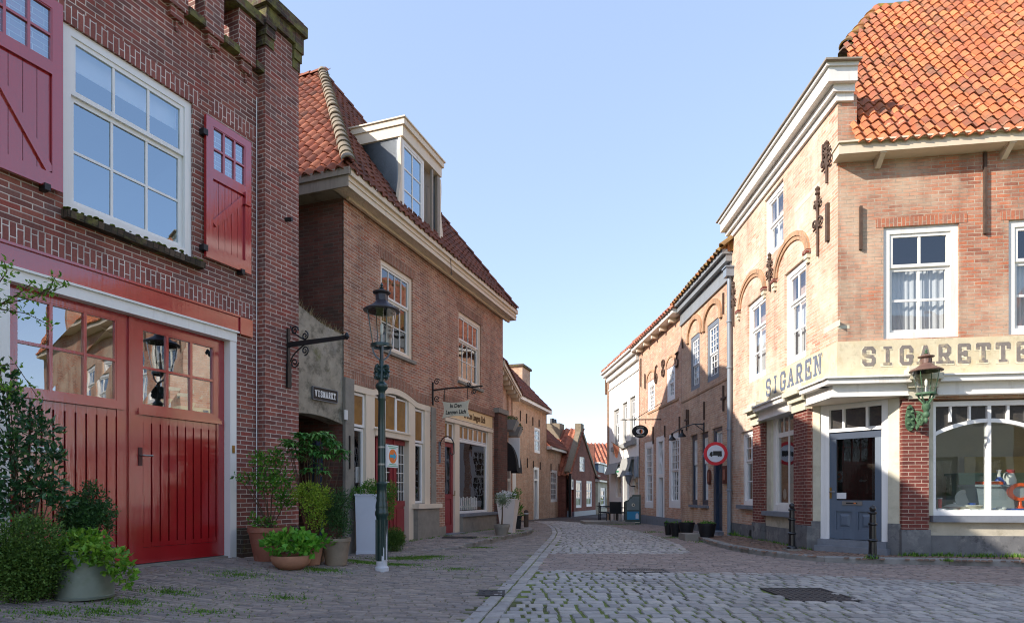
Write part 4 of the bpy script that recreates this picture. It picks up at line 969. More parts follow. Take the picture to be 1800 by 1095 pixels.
def scal(cx, cz, hw, hh):
    o = []
    for k in range(4):
        A = [(-hw, -hh), (hw, -hh), (hw, hh), (-hw, hh)]; p, n_ = A[k], A[(k + 1) % 4]
        for i in range(8):
            t = i / 8; b_ = -.055 * math.sin(math.pi * t) ** .7 if 0 < t else 0
            nx, nz = (n_[1] - p[1]), -(n_[0] - p[0]); l = math.hypot(nx, nz); o.append((cx + p[0] + (n_[0] - p[0]) * t + nx / l * b_, cz + p[1] + (n_[1] - p[1]) * t + nz / l * b_))
    return o
mb = MB(); mb.prism(FS, scal(.62, zc_, hw, hh), -.018, .018); bd = mb.build('board', M['sign_pale'], hs)
text_mesh('In Den', .13, FS, .62, zc_ + .04, .0185, M['sign_black'], bd, shear=.15, bold=.003, sx=.85); text_mesh('Langen Lich', .13, FS, .62, zc_ - .11, .0185, M['sign_black'], bd, shear=.15, bold=.003, sx=.85)
# ================================================================== the corner shop on the right
FR = Fac((5.58, 10.72), (.989, -.1495)); FD = Fac((5.58, 10.72), (-.0336, -.999))
r1 = thing('corner_shop', 'corner shop of orange brick with tall pantile roof, painted tobacco lettering and blue corner door', 'house', FR.pt(0, 0, 0))
ze = (FR.Z(1481, 287) + FR.Z(1800, 262)) / 2           # underside of the front gutter
zside = FD.Z(1470, 172); zcor1 = FD.Z(1465, 90, .3)
sE = FD.S(1285)                                         # far end of the side wall (negative)
zb1 = (FR.Z(1480, 599) + FR.Z(1780, 592)) / 2; zb0 = (FR.Z(1600, 661) + FR.Z(1800, 660)) / 2   # lettered band
sa = FD.S(1429); sb_ = FR.S(1581)
RE = 13.0
W1 = FR.rect((1553, 400), (1686, 592)); dW = FR.S(1773) - W1[0]
W1 = (W1[0], W1[1], zb1 + .02, W1[3])
WW = [(W1[0] + dW * k, W1[1] + dW * k, W1[2], W1[3]) for k in range(5)]
SW1 = (FD.S(1344), FD.S(1377), FD.Z(1377, 427), FD.Z(1377, 312)); SW2 = (FD.S(1314), FD.S(1346), FD.Z(1347, 658), FD.Z(1341, 514)); SW3 = (FD.S(1379), FD.S(1417), FD.Z(1419, 625), FD.Z(1413, 454))
G1 = (FD.S(1303), FD.S(1327), FD.Z(1326, 888), FD.Z(1326, 753))
sp = FD.S(1346), FD.S(1403)                             # shop window bay in the side wall
zsh = FD.Z(1400, 692)                                   # top of the shop openings (side)
zfh = FR.Z(1700, 701); zfs = FR.Z(1700, 906)
swn = (FR.S(1629), FR.S(1629) + 3.6)
mb = MB()
wall(mb, FR, 0, RE, zb1, ze + .2, WW, 0, .16)
wall(mb, FR, sb_ + .0, RE, -.2, zb0, [(swn[0], swn[1], zfs, zfh), (swn[1] + 1.2, swn[1] + 2.2, 0, zfh), (swn[1] + 2.8, swn[1] + 5.2, zfs, zfh)], 0, .2)
mb.fbox(FR, .3, RE, -.2, ze, -6.2, -6.0); mb.fbox(FR, RE, RE + .2, -.2, ze + 3.5, -6.2, 0)
mb.build('front_wall', M['brick_front'], r1)
mb = MB()
wall(mb, FD, sE, 0, zb1 + .0, zside, [SW1, SW2, SW3], 0, .2)
wall(mb, FD, sE, FD.S(1335), -.2, zb1, [G1, SW2, SW3], 0, .2)
wall(mb, FD, FD.S(1335), sa, -.2, zb0 - .0, [(sp[0], sp[1], -.3, zsh)], 0, .2)
wall(mb, FD, FD.S(1335), FD.S(1335) + .001, zb0, zb1)
mb.fbox(FD, sE, 0.0, zb1 + .01, zside, -.32, -.3); mb.fbox(FD, sE, sE + .2, -.2, zside, -6, -.2)
sidew = mb.build('side_wall', M['brick_side'], r1)
MB().fbox(FD, -.0, .004, ze + .1, zside, -.32, -.004).build('parapet_end', M['brick_front'], r1)
# quoins: red brick on the corner edge
# lettered bands
mb = MB(); mb.fbox(FR, 0, RE, zb0, zb1, -.2, .012); mb.fbox(FD, FD.S(1335), .012, zb0, zb1, -.2, .012)
bandz = mb.build('sign_band', M['cream_plaster'], r1)
lz0, lz1 = FR.Z(1660, 640), FR.Z(1660, 605); a, b = FR.S(1510), FR.S(1779); cwid = (b - a) / 8
mb = MB(); hb = MB(); letters(mb, FR, 'SIGARETTEN', a, a + cwid * 10, lz0, lz1, .014, .17, .8); letters(hb, FR, 'SIGARETTEN', a + .0 - .015, a + cwid * 10 - .015, lz0 - .03, lz1 - .0, .0135, .23, .86, t=.002)
mb.build('lettering', M['letter_grey'], bandz); hb.build('lettering_edge', M['letter_halo'], bandz)
a, b = FD.S(1346), FD.S(1448); lz0, lz1 = FD.Z(1400, 684), FD.Z(1400, 645)
lz0 = (FD.Z(1352, 696) + FD.Z(1445, 659)) / 2; lz1 = (FD.Z(1352, 663) + FD.Z(1445, 622)) / 2
mb = MB(); hb = MB(); letters(mb, FD, 'SIGAREN', a, b, lz0, lz1, .014, .17, .8); letters(hb, FD, 'SIGAREN', a - .02, b - .02, lz0 - .03, lz1, .0135, .23, .86, t=.002)
mb.build('lettering', M['letter_blue'], bandz); hb.build('lettering_edge', M['letter_halo'], bandz)
# windows upstairs
for k, w in enumerate(WW):
    window(FR, w, r1, M, fw=.11, sashes=[(0, .66, 2, 2, -.05), (.66, 1, 2, 1, -.02)], recess=.035, fd=.14, sash_w=.055, mun=.04, fmat=M['white'], curtain=[(.06, .5, .03, .64), (.5, .94, .03, .64)], back=1.5)
mb = MB()
for w in WW[:3]: mb.fbox(FR, w[0] - .12, w[1] + .12, w[3] + .003, w[3] + .15, -.02, .006)
build_split(mb, 'soldier_course', M['brick_front_soldier'], r1)
for w, sa_ in ((SW1, [(0, .5, 2, 1, -.05), (.5, 1, 2, 1, -.02)]), (SW2, [(0, .66, 2, 2, -.05), (.66, 1, 2, 1, -.02)]), (SW3, [(0, .66, 2, 2, -.05), (.66, 1, 2, 1, -.02)])):
    window(FD, w, r1, M, fw=.12, sashes=sa_, recess=.05, fd=.14, sash_w=.055, mun=.04, fmat=M['white_clean'], curtain=[(.1, .9, .03, .62)], back=1.2)
window(FD, G1, r1, M, fw=.1, sashes=[(0, .6, 2, 2, -.05), (.6, 1, 2, 2, -.02)], recess=.06, fd=.12, sash_w=.05, mun=.03, fmat=M['white_clean'], sill=('bluestone', .12, .09, .1), back=1.2)
mb = MB()
for (xl, yl, xr, yr, ya) in ((1299, 543, 1347, 509, 477), (1362, 492, 1424, 440, 411)):
    zs = (FD.Z(xl, yl) + FD.Z(xr, yr)) / 2; s0, s1 = FD.S(xl), FD.S(xr); za = FD.Z((xl + xr) / 2, ya)
    arch_hood(mb, FD, s0, s1, zs, za, .09, .05); arch_hood(mb, FD, s0 + .1, s1 - .1, zs, za - .1, .07, .03)
build_split(mb, 'arch_moulding', M['brick_arch'], r1)
mb = MB(); m2 = MB()
for (xl, yl, xr, yr) in ((1299, 543, 1347, 509), (1362, 492, 1424, 440)):
    zs = (FD.Z(xl, yl) + FD.Z(xr, yr)) / 2
    for x, y in ((xl, yl), (xr, yr)):
        s0 = FD.S(x) + (.05 if x == xl else -.05); m2.fbox(FD, s0 - .09, s0 + .09, zs - .07, zs, .001, .09); mb.fbox(FD, s0 - .07, s0 + .07, zs - .16, zs - .072, .001, .07); mb.fbox(FD, s0 - .05, s0 + .05, zs - .24, zs - .162, .001, .05)
build_split(mb, 'corbel', M['jamb_plaster'], r1); build_split(m2, 'corbel_cap', M['brick_pier'], r1)
mb = MB()
for (x, y, w_) in ((1418, 348, .55), (1322, 470, .45), (1462, 575, .3)): q = FD.st(x, y); mb.fbox(FD, q[0] - w_, q[0] + w_, q[1] - .05, q[1] + .05, .0, .004)
q = FR.st(1480, 575); mb.fbox(FR, q[0] - .06, q[0] + .12, q[1] - .03, q[1] + .03, 0, .004); build_split(mb, 'stone_band', M['jamb_plaster'], r1)
# white cornice of the side wall
mb = MB(); c0, c1 = sE - .05, .02; zt = zcor1
prof = [(zside - .12, zside + .02, .05), (zside + .02, zside + .14, .09), (zside + .142, zt - .42, .04), (zt - .42, zt - .3, .12), (zt - .3, zt - .06, .24), (zt - .06, zt, .29)]
for a, b, d_ in prof: mb.fbox(FD, c0 - d_ * .4, c1 + d_ * .7, a + .001, b, -.24, d_)
mb.build('cornice', M['white'], r1)
MB().fbox(FD, c0 - .2, c1 + .27, zt + .001, zt + .03, -.27, .33).build('cornice_cap', M['fascia_old'], r1)
# pantile roof
P = FR.pt; ov = .3; D_ = 3.1; zr = ze + .14 + 4.9
e0, e1 = P(.2, ze + .16, ov), P(RE, ze + .16, ov); sr0, zr = FR.st(1541, 24, -D_); r0, r1_ = P(sr0, zr, -D_), P(RE, zr + .25, -D_)
gd_ = min([-.02 * i for i in range(20, 150)], key=lambda d: abs(FR.Z(1489, 84, d) - (ze + .16 + (zr - ze - .16) * (ov - d) / (ov + D_)))); sg0, zg0 = FR.st(1489, 84, gd_); g0 = P(sg0, zg0, gd_); gx_ = tuple(g0[i] + (g0[i] - r0[i]) * .02 for i in range(3))
rf = tile_roof([e0, e1, r1_, r0, g0], r1, M['tile_orange'], 'roof', tw=.187, tg=.215, amp=.034, lift=.034, seed=21, K=6)
eb0, eb1 = P(.2, ze, -6.2), P(RE, ze, -6.2)
MB().poly([eb1, eb0, r0, r1_]).build('roof', M['tile_orange'], r1)
tile_roof([P(sg0 + .1, zg0 - 1.0, gd_ - 3.0), gx_, r0], r1, M['tile_orange'], 'roof', tw=.19, tg=.22, amp=.034, seed=22)
ridge_tiles(up_(r0, .05), up_(r1_, .05), rf, M['tile_mossy'], .13, .36, seed=23); MB().tube([up_(gx_, -.14), up_(g0, -.1), up_(r0, -.06)], [.17, .15, .12], 8).build('hip_bed', M['brick_mossy'], rf); ridge_tiles(up_(gx_, .04), up_(r0, .06), rf, M['tile_mossy'], .14, .34, seed=24)
mb = MB(); mb.box8([P(.0, ze + .1, .05), P(.2, ze + .1, .05), P(.2, ze + .1, -.3), P(0, ze + .1, -.3), P(.02, ze + .9, -.32), P(.24, ze + .5, -.2), P(.24, ze + .5, -.34), P(.0, ze + .9, -.4)]); mb.build('lead_flashing', M['lead'], r1)
# front gutter with brackets
mb = MB(); mb.fbox(FR, -.08, RE, ze + .0, ze + .17, .0, .3); mb.fbox(FR, -.1, RE, ze + .17, ze + .2, -.02, .34); mb.build('gutter', M['fascia'], r1)
for s_ in (.62, .62 + 1.93, .62 + 3.86, .62 + 5.8): mb = MB(); mb.prism(FR, [(s_ - .05, ze - .02), (s_ + .05, ze - .02), (s_ + .05, ze - .002), (s_ - .05, ze - .002)], 0, .28); mb.box8([P(s_ - .04, ze - .16, .05), P(s_ + .04, ze - .16, .05), P(s_ + .04, ze - .16, 0), P(s_ - .04, ze - .16, 0), P(s_ - .04, ze - .021, .26), P(s_ + .04, ze - .021, .26), P(s_ + .04, ze - .021, 0), P(s_ - .04, ze - .021, 0)]); mb.build('gutter_bracket', M['fascia'], r1)
# wall anchors
def anchor_bar(F, x, y0, y1, parent, w=.022, d=.05):
    s0, za = F.st(x, y0); zb = F.Z(x, y1); return MB().fbox(F, s0 - w, s0 + w, zb, za, .002, d).build('wall_anchor', M['rusty_iron'], parent)
anchor_bar(FR, 1512, 364, 440, r1); anchor_bar(FR, 1730, 270, 412, r1); anchor_bar(FD, 1457, 358, 424, r1, .04, .05); anchor_bar(FD, 1450, 255, 292, r1, .02, .05)
def ornate(F, x, ytop, ymid, ybot, parent, sc=.85):
    s0, zt = F.st(x, ytop); zm, zb = F.Z(x, ymid), F.Z(x, ybot); mb = MB(); h = (zt - zm); mb.tube([F.pt(s0, zb, .03), F.pt(s0, zt, .03)], .022, 6)
    for sg in (1, -1):
        mb.tube(scroll(F, s0 + sg * .13 * sc, zm + h * .2, .04, .12 * sc, 1.3, 1.57 + sg * 1.57, sg), .02, 5); mb.tube(scroll(F, s0 + sg * .1 * sc, zm + h * .7, .04, .09 * sc, 1.3, 1.57 + sg * 1.57, -sg), .018, 5)
    mb.lathe([(0, 0), (.06 * sc, .05), (.03, .1), (.05, .14), (0, .2)], F.pt(s0, zt - .08, .03), 8); return mb.build('wall_anchor', M['rusty_iron'], parent, smooth=40)
ornate(FD, 1440, 338, 405, 450, r1); ornate(FD, 1456, 258, 290, 322, r1, .9); ornate(FD, 1355, 453, 487, 512, r1); ornate(FD, 1291, 502, 538, 574, r1)
# shop cornice running over the corner
mb = MB(); dz = zb0
def cor(F, a, b, m0, m1):
    for z0_, z1_, d_ in ((dz - .3, dz - .12, .14), (dz - .33, dz - .3, .17), (dz - .12, dz - .03, .26), (dz - .03, dz, .3)): mb.fbox(F, a - m0 * d_, b + m1 * d_, z0_, z1_ - .001, -.2, d_)
mb2 = mb
cor(FR, 0.01, FR.S(1590), 1.0, 0); cor(FR, FR.S(1640), RE, 0, 0); cor(FD, FD.S(1344), FD.S(1400), 0, 0); cor(FD, FD.S(1430), -.002, 0, 0)
mb.build('shop_cornice', M['white'], r1)
P2 = FD.pt
mb = MB(); A, B_ = P2(sa, zb0 - .34, 0), FR.pt(sb_, zb0 - .34, 0); C_ = FR.pt(0, zb0 - .34, 0); O_ = FR.pt(1.2, zb0 - .34, -1.6); mb.poly([P2(sa, zb0 - .335, .13), FR.pt(-.13, zb0 - .335, .13), FR.pt(sb_, zb0 - .335, .13), FR.pt(sb_, zb0 - .335, -.4), P2(sa, zb0 - .335, -.4)]); mb.build('soffit', M['cream_wood'], r1)
# consoles above the piers
def console(F, a, b):
    mb = MB(); mb.fbox(F, a, b, dz - .38, dz - .2, -.1, .13); mb.fbox(F, a - .03, b + .03, dz - .2, dz - .08, -.1, .2); mb.fbox(F, a - .05, b + .05, dz - .08, dz + .02, -.1, .3); mb.fbox(F, a - .02, b + .02, dz + .021, dz + .12, -.1, .2); mb.fbox(F, a + .02, b - .02, dz + .121, dz + .17, -.05, .1); return mb.build('console', M['jamb_plaster'], r1)
console(FR, FR.S(1591), FR.S(1637)); console(FD, FD.S(1403), FD.S(1427)); console(FD, FD.S(1329), FD.S(1344))
# brick piers
for F, x0, x1 in ((FR, 1582, 1628), (FD, 1403, 1428), (FD, 1330, 1346)):
    a, b = F.S(x0), F.S(x1); zp = FR.Z(1605, 930) if F is FR else F.Z((x0 + x1) / 2, 922 if x0 > 1400 else 918)
    MB().fbox(F, a, b, zp, dz - .37, -.1, .09).build('brick_pier', M['brick_pier'], r1); MB().fbox(F, a - .02, b + .02, -.1, zp - .001, -.1, .11).build('pier_base', M['plinth_grey'], r1)
# side plinths and window bay
MB().fbox(FD, sE, FD.S(1329), -.2, FD.Z(1310, 921), -.05, .03).build('plinth', M['plinth_grey'], r1)
mb = MB(); q = FD.st(1320, 937, .03); mb.fbox(FD, q[0] - .1, q[0] + .1, q[1] - .1, q[1] + .08, .031, .035); mb.build('air_grille', M['iron'], r1)
zsl = FD.Z(1375, 899); MB().fbox(FD, sp[0], sp[1], .3, zsl - .1, -.1, .005).build('stucco_panel', M['plinth_plaster'], r1)
MB().fbox(FD, sp[0], sp[1], -.2, .42, -.1, .02).build('plinth', M['plinth_grey'], r1)
MB().fbox(FD, sp[0], sp[1], zsl - .1, zsl, -.2, .1).build('sill', M['bluestone'], r1)
MB().fbox(FD, sp[0], sp[0] + .28, zsl, zsh, -.12, -.02).build('jamb', M['jamb_plaster'], r1)
window(FD, (sp[0] + .285, sp[1], zsl + .001, zsh - .002), r1, M, fw=.14, sashes=[(0, .72, 2, 1, -.04), (.72, 1, 4, 1, -.04)], recess=.06, fd=.12, sash_w=.05, mun=.04, glass='glass_shop', fmat=M['white'], back=1.5, curtain=None)
# corner door in the chamfer
Aw, Bw = FD.pt(sa, 0, 0), FR.pt(sb_, 0, 0)
FC = Fac((Aw[0], Aw[1]), (Bw[0] - Aw[0], Bw[1] - Aw[1])); LC = math.hypot(Bw[0] - Aw[0], Bw[1] - Aw[1]); zct = zb0 - .335
j0, j1 = FC.S(1441), FC.S(1561); do = (FC.S(1456), FC.S(1548.5)); zst = FC.Z(1500, 951); zdt = FC.Z(1500, 757); ztt = FC.Z(1500, 716)
mb = MB(); mb.fbox(FC, 0, j0, .62, zct, -.2, -.0); mb.fbox(FC, j1, LC, .62, zct, -.2, -.0); mb.fbox(FC, j0, j1, ztt + .09, zct, -.2, -.02); mb.build('door_jamb', M['jamb_plaster'], r1)
mb = MB(); mb.fbox(FC, -.02, j0, -.1, .619, -.2, .02); mb.fbox(FC, j1, LC + .02, -.1, .619, -.2, .02); build_split(mb, 'jamb_base', M['plinth_grey'], r1)
mb = MB(); mb.fbox(FC, j0 + .001, do[0], zst, ztt + .088, -.2, -.03); mb.fbox(FC, do[1], j1 - .001, zst, ztt + .088, -.2, -.03); mb.fbox(FC, do[0], do[1], ztt, ztt + .088, -.2, -.04); mb.fbox(FC, do[0], do[1], zdt, zdt + .06, -.2, -.02)
a, b = do
for t in (.27, .72): x = a + (b - a) * t; mb.fbox(FC, x - .02, x + .02, zdt + .06, ztt, -.16, -.06)
dfm = mb.build('door_frame', M['white_clean'], r1)
MB().quad(FC.pt(a, zdt + .06, -.12), FC.pt(b, zdt + .06, -.12), FC.pt(b, ztt, -.12), FC.pt(a, ztt, -.12)).build('transom_pane', M['dark_glass'], dfm)
gz = FC.Z(1500, 879); d1 = -.06; d0 = -.1; st_ = .115; mb = MB()
for q in ((a, a + st_, zst + .03, zdt), (b - st_, b, zst + .03, zdt), (a + st_, b - st_, zdt - .13, zdt), (a + st_, b - st_, gz - .2, gz), (a + st_, b - st_, zst + .03, zst + .2), ((a + b) / 2 - .05, (a + b) / 2 + .05, zst + .2, gz - .2)): mb.fbox(FC, *q, d0, d1)
mb.fbox(FC, a + st_, b - st_, zst + .2, gz - .2, d0 - .01, d0 + .012)
for x0, x1 in ((a + st_ + .05, (a + b) / 2 - .1), ((a + b) / 2 + .1, b - st_ - .05)):
    x0_, x1_ = x0, x1; y0, y1 = zst + .25, gz - .25; k_ = .04
    mb.add([FC.pt(x0_, y0, d0 + .012), FC.pt(x1_, y0, d0 + .012), FC.pt(x1_, y1, d0 + .012), FC.pt(x0_, y1, d0 + .012), FC.pt(x0_ + k_, y0 + k_, d0 + .032), FC.pt(x1_ - k_, y0 + k_, d0 + .032), FC.pt(x1_ - k_, y1 - k_, d0 + .032), FC.pt(x0_ + k_, y1 - k_, d0 + .032)], [(0, 1, 5, 4), (1, 2, 6, 5), (2, 3, 7, 6), (3, 0, 4, 7), (4, 5, 6, 7)])
door = mb.build('door', M['navy_door'], r1)
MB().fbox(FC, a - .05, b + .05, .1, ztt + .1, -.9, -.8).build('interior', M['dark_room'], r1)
MB().fbox(FC, a + .01, b - .01, zdt - .131, zdt - .002, d1, d1 + .004).build('door_top_rail', M['navy'], door)
MB().quad(FC.pt(a + st_, gz, d0 + .015), FC.pt(b - st_, gz, d0 + .015), FC.pt(b - st_, zdt - .13, d0 + .015), FC.pt(a + st_, zdt - .13, d0 + .015)).build('pane', M['glass_lamp'], door)
q = FC.st(1498, 884, d1); mb = MB(); mb.fbox(FC, q[0] - .17, q[0] + .17, q[1] - .035, q[1] + .035, d1, d1 + .012); ls_ = mb.build('letter_slot', M['steel'], door); MB().fbox(FC, q[0] - .1, q[0] + .09, q[1] - .012, q[1] + .012, d1 + .012, d1 + .014).build('slot_opening', M['iron'], ls_); MB().fbox(FC, q[0] + .03, q[0] + .07, q[1] - .01, q[1] + .01, d1 + .0141, d1 + .016).build('sticker', M['sign_orange'], ls_)
q = FC.st(1479.5, 871, d0); MB().fbox(FC, q[0] - .085, q[0] + .085, q[1] - .055, q[1] + .055, d0 + .016, d0 + .02).build('paper_note', M['paper'], door)
q = FC.st(1459.5, 866, d1); MB().fbox(FC, q[0] - .028, q[0] + .028, q[1] - .1, q[1] + .1, d1, d1 + .01).build('lock_plate', M['brass'], door)
MB().tube([FC.pt(q[0], q[1] + .02, d1 + .01), FC.pt(q[0], q[1] + .02, d1 + .05), FC.pt(q[0] + .1, q[1] + .02, d1 + .05)], .01, 6).build('handle', M['steel'], door)
for k, (ch, yy) in enumerate((('2', 806),)): q = FC.st(1553, yy, -.03); text_mesh(ch, .1, FC, q[0], q[1] - .04, -.029, M['letter_grey'], dfm, ext=.001)
mb = MB(); mb.fbox(FC, j0 - .02, j1 + .05, .0, zst - .09, -.3, .2); mb.fbox(FC, j0 + .0, j1 + .0, zst - .09, zst + .02, -.3, .1); mb.build('door_step', M['bluestone'], r1)
# front: plinth, shop window, sill
MB().fbox(FR, swn[0] - .0, RE, zfs - .62 + .29, zfs - .11, -.1, .012).build('stucco_panel', M['plinth_plaster'], r1)
MB().fbox(FR, swn[0] - .0, RE, -.2, zfs - .33, -.1, .03).build('plinth', M['plinth_grey'], r1)
MB().fbox(FR, FR.S(1634), swn[1] + .05, zfs - .105, zfs - .0, -.2, .12).build('sill', M['bluestone'], r1)
MB().fbox(FR, FR.S(1628.5), FR.S(1641), zfs, zfh, -.15, -.01).build('jamb', M['jamb_plaster'], r1)
a, b = FR.S(1641), swn[1]; fw = .055; z0, z1 = zfs + .001, zfh - .03; zt0 = FR.Z(1650, 745); zaL, zaC = FR.Z(1645, 766), FR.Z(1728, 738); mb = MB()
for q in ((a, a + fw, z0, z1), (b - fw, b, z0, z1), (a + fw, b - fw, z1 - .08, z1), (a + fw, b - fw, z0, z0 + .09)): mb.fbox(FR, *q, -.16, -.04)
bw_ = (FR.S(1728) - a) * 2; nx = max(1, round((b - a) / bw_)); bw_ = (b - a) / nx; xm = [a + bw_ * (k + .5) for k in range(nx)]
for k in range(nx):
    x0, x1 = a + bw_ * k, a + bw_ * (k + 1)
    mb.fbox(FR, (x0 + x1) / 2 - .028, (x0 + x1) / 2 + .028, z0 + .09, z1 - .08, -.14, -.045)
    if k: mb.fbox(FR, x0 - .03, x0 + .03, z0 + .09, z1 - .08, -.14, -.046)
    AR = [(x0 + (x1 - x0) * i / 16, zaL + (zaC - zaL) * math.sin(math.pi * i / 16) ** .8) for i in range(17)]
    for i in range(16): mb.prism(FR, [(AR[i][0], AR[i][1] - .032), (AR[i + 1][0], AR[i + 1][1] - .032), (AR[i + 1][0], AR[i + 1][1] + .032), (AR[i][0], AR[i][1] + .032)], -.135, -.05)
    for i in range(1, 6):
        if i == 3: continue
        x = x0 + (x1 - x0) * i / 6; mb.fbox(FR, x - .018, x + .018, zt0 + .08 - abs(i - 3) * .02, z1 - .08, -.13, -.055)
swin = mb.build('shop_window', M['white_clean'], r1); gb = MB(); tb = MB()
for k in range(nx):
    x0, x1 = a + bw_ * k, a + bw_ * (k + 1); xm_ = (x0 + x1) / 2; AR = lambda x: zaL + (zaC - zaL) * max(0, math.sin(math.pi * (x - x0) / (x1 - x0))) ** .8
    for (p, q_) in ((x0, xm_), (xm_, x1)):
        gb.poly([FR.pt(p, z0 + .08, -.1), FR.pt(q_, z0 + .08, -.1)] + [FR.pt(q_ + (p - q_) * i / 6, AR(q_ + (p - q_) * i / 6), -.1) for i in range(7)])
        tb.poly([FR.pt(p + (q_ - p) * i / 6, AR(p + (q_ - p) * i / 6), -.1) for i in range(7)] + [FR.pt(q_, z1 - .07, -.1), FR.pt(p, z1 - .07, -.1)])
gb.build('pane', M['glass_shop'], swin); tb.build('transom_pane', M['dark_glass'], swin)
mb = MB(); P = FR.pt; zi = z0 + .085; A0, B0 = a - .3, b + .3; bk = -2.2
mb.quad(P(A0, 0, bk), P(B0, 0, bk), P(B0, zfh, bk), P(A0, zfh, bk)); mb.quad(P(A0, 0, -.21), P(A0, 0, bk), P(A0, zfh, bk), P(A0, zfh, -.21)); mb.quad(P(B0, 0, bk), P(B0, 0, -.21), P(B0, zfh, -.21), P(B0, zfh, bk)); mb.quad(P(A0, zfh, bk), P(B0, zfh, bk), P(B0, zfh, -.21), P(A0, zfh, -.21))
mb.build('interior', M['shop_room'], r1)
MB().fbox(FR, A0, B0, zi - .08, zi, bk, -.2).build('display_shelf', M['ochre_cloth'], r1)
mb = MB(); mb.quad(P(A0 + 1.75, zi, bk + .3), P(B0, zi, bk + .3), P(B0, zi + 1.0, bk + .3), P(A0 + 1.75, zi + 1.0, bk + .3)); mb.build('back_cloth', M['ochre_cloth'], r1)
# goods in the window: each a thing
def good(name, lbl, cat, px, py, dd, build, grp=None):
    s0 = FR.S(px, dd); o = FR.pt(s0, zi + .001, dd); t = thing(name, lbl, cat, o, grp); build(t, o); return t
def L_(mat, prof, seg=18, part='body', dx=(0, 0, 0), sx=1, sy=1):
    def f(t, o): MB().lathe(prof, (o[0] + dx[0], o[1] + dx[1], o[2] + dx[2]), seg, sx=sx, sy=sy).build(part, M[mat], t, smooth=40)
    return f
def crate(t, o):
    F = Fac((o[0], o[1]), FR.u); z = o[2]; w0, w1 = .42, .5
    mb = MB(); mb.box8([F.pt(-w0, z, .2), F.pt(w0, z, .2), F.pt(w0, z, -.2), F.pt(-w0, z, -.2), F.pt(-w1, z + .4, .25), F.pt(w1, z + .4, .25), F.pt(w1, z + .4, -.25), F.pt(-w1, z + .4, -.25)]); mb.build('tub', M['grey_plastic'], t)
    MB().fbox(F, -w1 - .03, w1 + .03, z + .4, z + .44, -.28, .28).build('rim', M['grey_plastic'], t)
good('storage_tub', 'grey plastic storage tub in the shop window carrying jugs', 'tub', 1757, 880, -.75, crate)
def jug(mat, topmat, h, r):
    def f(t, o):
        MB().lathe([(0, 0), (r, 0), (r * 1.05, h * .3), (r * .7, h * .7), (r * .66, h * .75)], o, 16).build('body', M[mat], t, smooth=40); MB().lathe([(r * .66, h * .75), (r * .8, h), (r * .76, h), (r * .6, h * .75)], o, 16).build('neck', M[topmat], t, smooth=40)
        MB().tube([(o[0] - r * .6 - r * .8 * math.sin(a_), o[1], o[2] + h * .5 + h * .32 * math.cos(a_)) for a_ in [math.pi * i / 8 for i in range(9)]], r * .13, 6).build('handle', M['porcelain'], t, smooth=50)
    return f
def on_tub(name, lbl, cat, px, fn, dd=-.7):
    s0 = FR.S(px, dd); o = FR.pt(s0, zi + .443, dd); t = thing(name, lbl, cat, o); fn(t, o)
on_tub('jug', 'white jug with red neck and red flowers standing on the grey tub', 'jug', 1776, jug('porcelain', 'red_enamel', .26, .085))
def bvase(t, o): MB().lathe([(0, 0), (.08, 0), (.085, .05), (.03, .13)], o, 16).build('body', M['blue_enamel'], t, smooth=40); MB().lathe([(.03, .13), (.022, .2), (.045, .26), (.03, .24)], o, 16).build('neck', M['porcelain'], t, smooth=40)
on_tub('vase', 'small blue vase with white neck standing on the grey tub', 'vase', 1756, bvase)
def tray(t, o):
    F = Fac((o[0], o[1]), FR.u); MB().fbox(F, -.2, .12, o[2], o[2] + .05, -.12, .12).build('dish', M['orange_plastic'], t); MB().fbox(F, -.18, .1, o[2] + .051, o[2] + .06, -.1, .1).build('lining', M['porcelain'], t)
on_tub('tray', 'flat orange and white tray on the left end of the grey tub', 'tray', 1743, tray)
def mirror(t, o):
    F = Fac((o[0], o[1]), FR.u); c = (0, o[2] + .31); 
    MB().add([F.pt(c[0] + .19 * math.cos(x), c[1] + .19 * math.sin(x) * .8, y) for y in (-.03, .03) for x in [2 * math.pi * i / 24 for i in range(24)]] + [F.pt(c[0] + .125 * math.cos(x), c[1] + .125 * math.sin(x) * .8, y) for y in (-.03, .03) for x in [2 * math.pi * i / 24 for i in range(24)]],
             [f_ for i in range(24) for f_ in (((i, (i + 1) % 24, 24 + (i + 1) % 24, 24 + i)), (48 + i, 72 + i, 72 + (i + 1) % 24, 48 + (i + 1) % 24), (24 + i, 24 + (i + 1) % 24, 72 + (i + 1) % 24, 72 + i), (i, 48 + i, 48 + (i + 1) % 24, (i + 1) % 24))]).build('frame', M['orange_plastic'], t, smooth=40)
    MB().poly([F.pt(c[0] + .126 * math.cos(x), c[1] + .126 * math.sin(x) * .8, 0) for x in [2 * math.pi * i / 24 for i in range(24)]]).build('mirror_face', M['grey_plastic'], t)
    MB().lathe([(0, 0), (.09, 0), (.07, .02), (.03, .08), (.025, .17), (0, .17)], o, 12).build('foot', M['orange_plastic'], t, smooth=40)
good('table_mirror', 'round orange framed table mirror on an orange foot', 'mirror', 1793, 880, -.42, mirror)
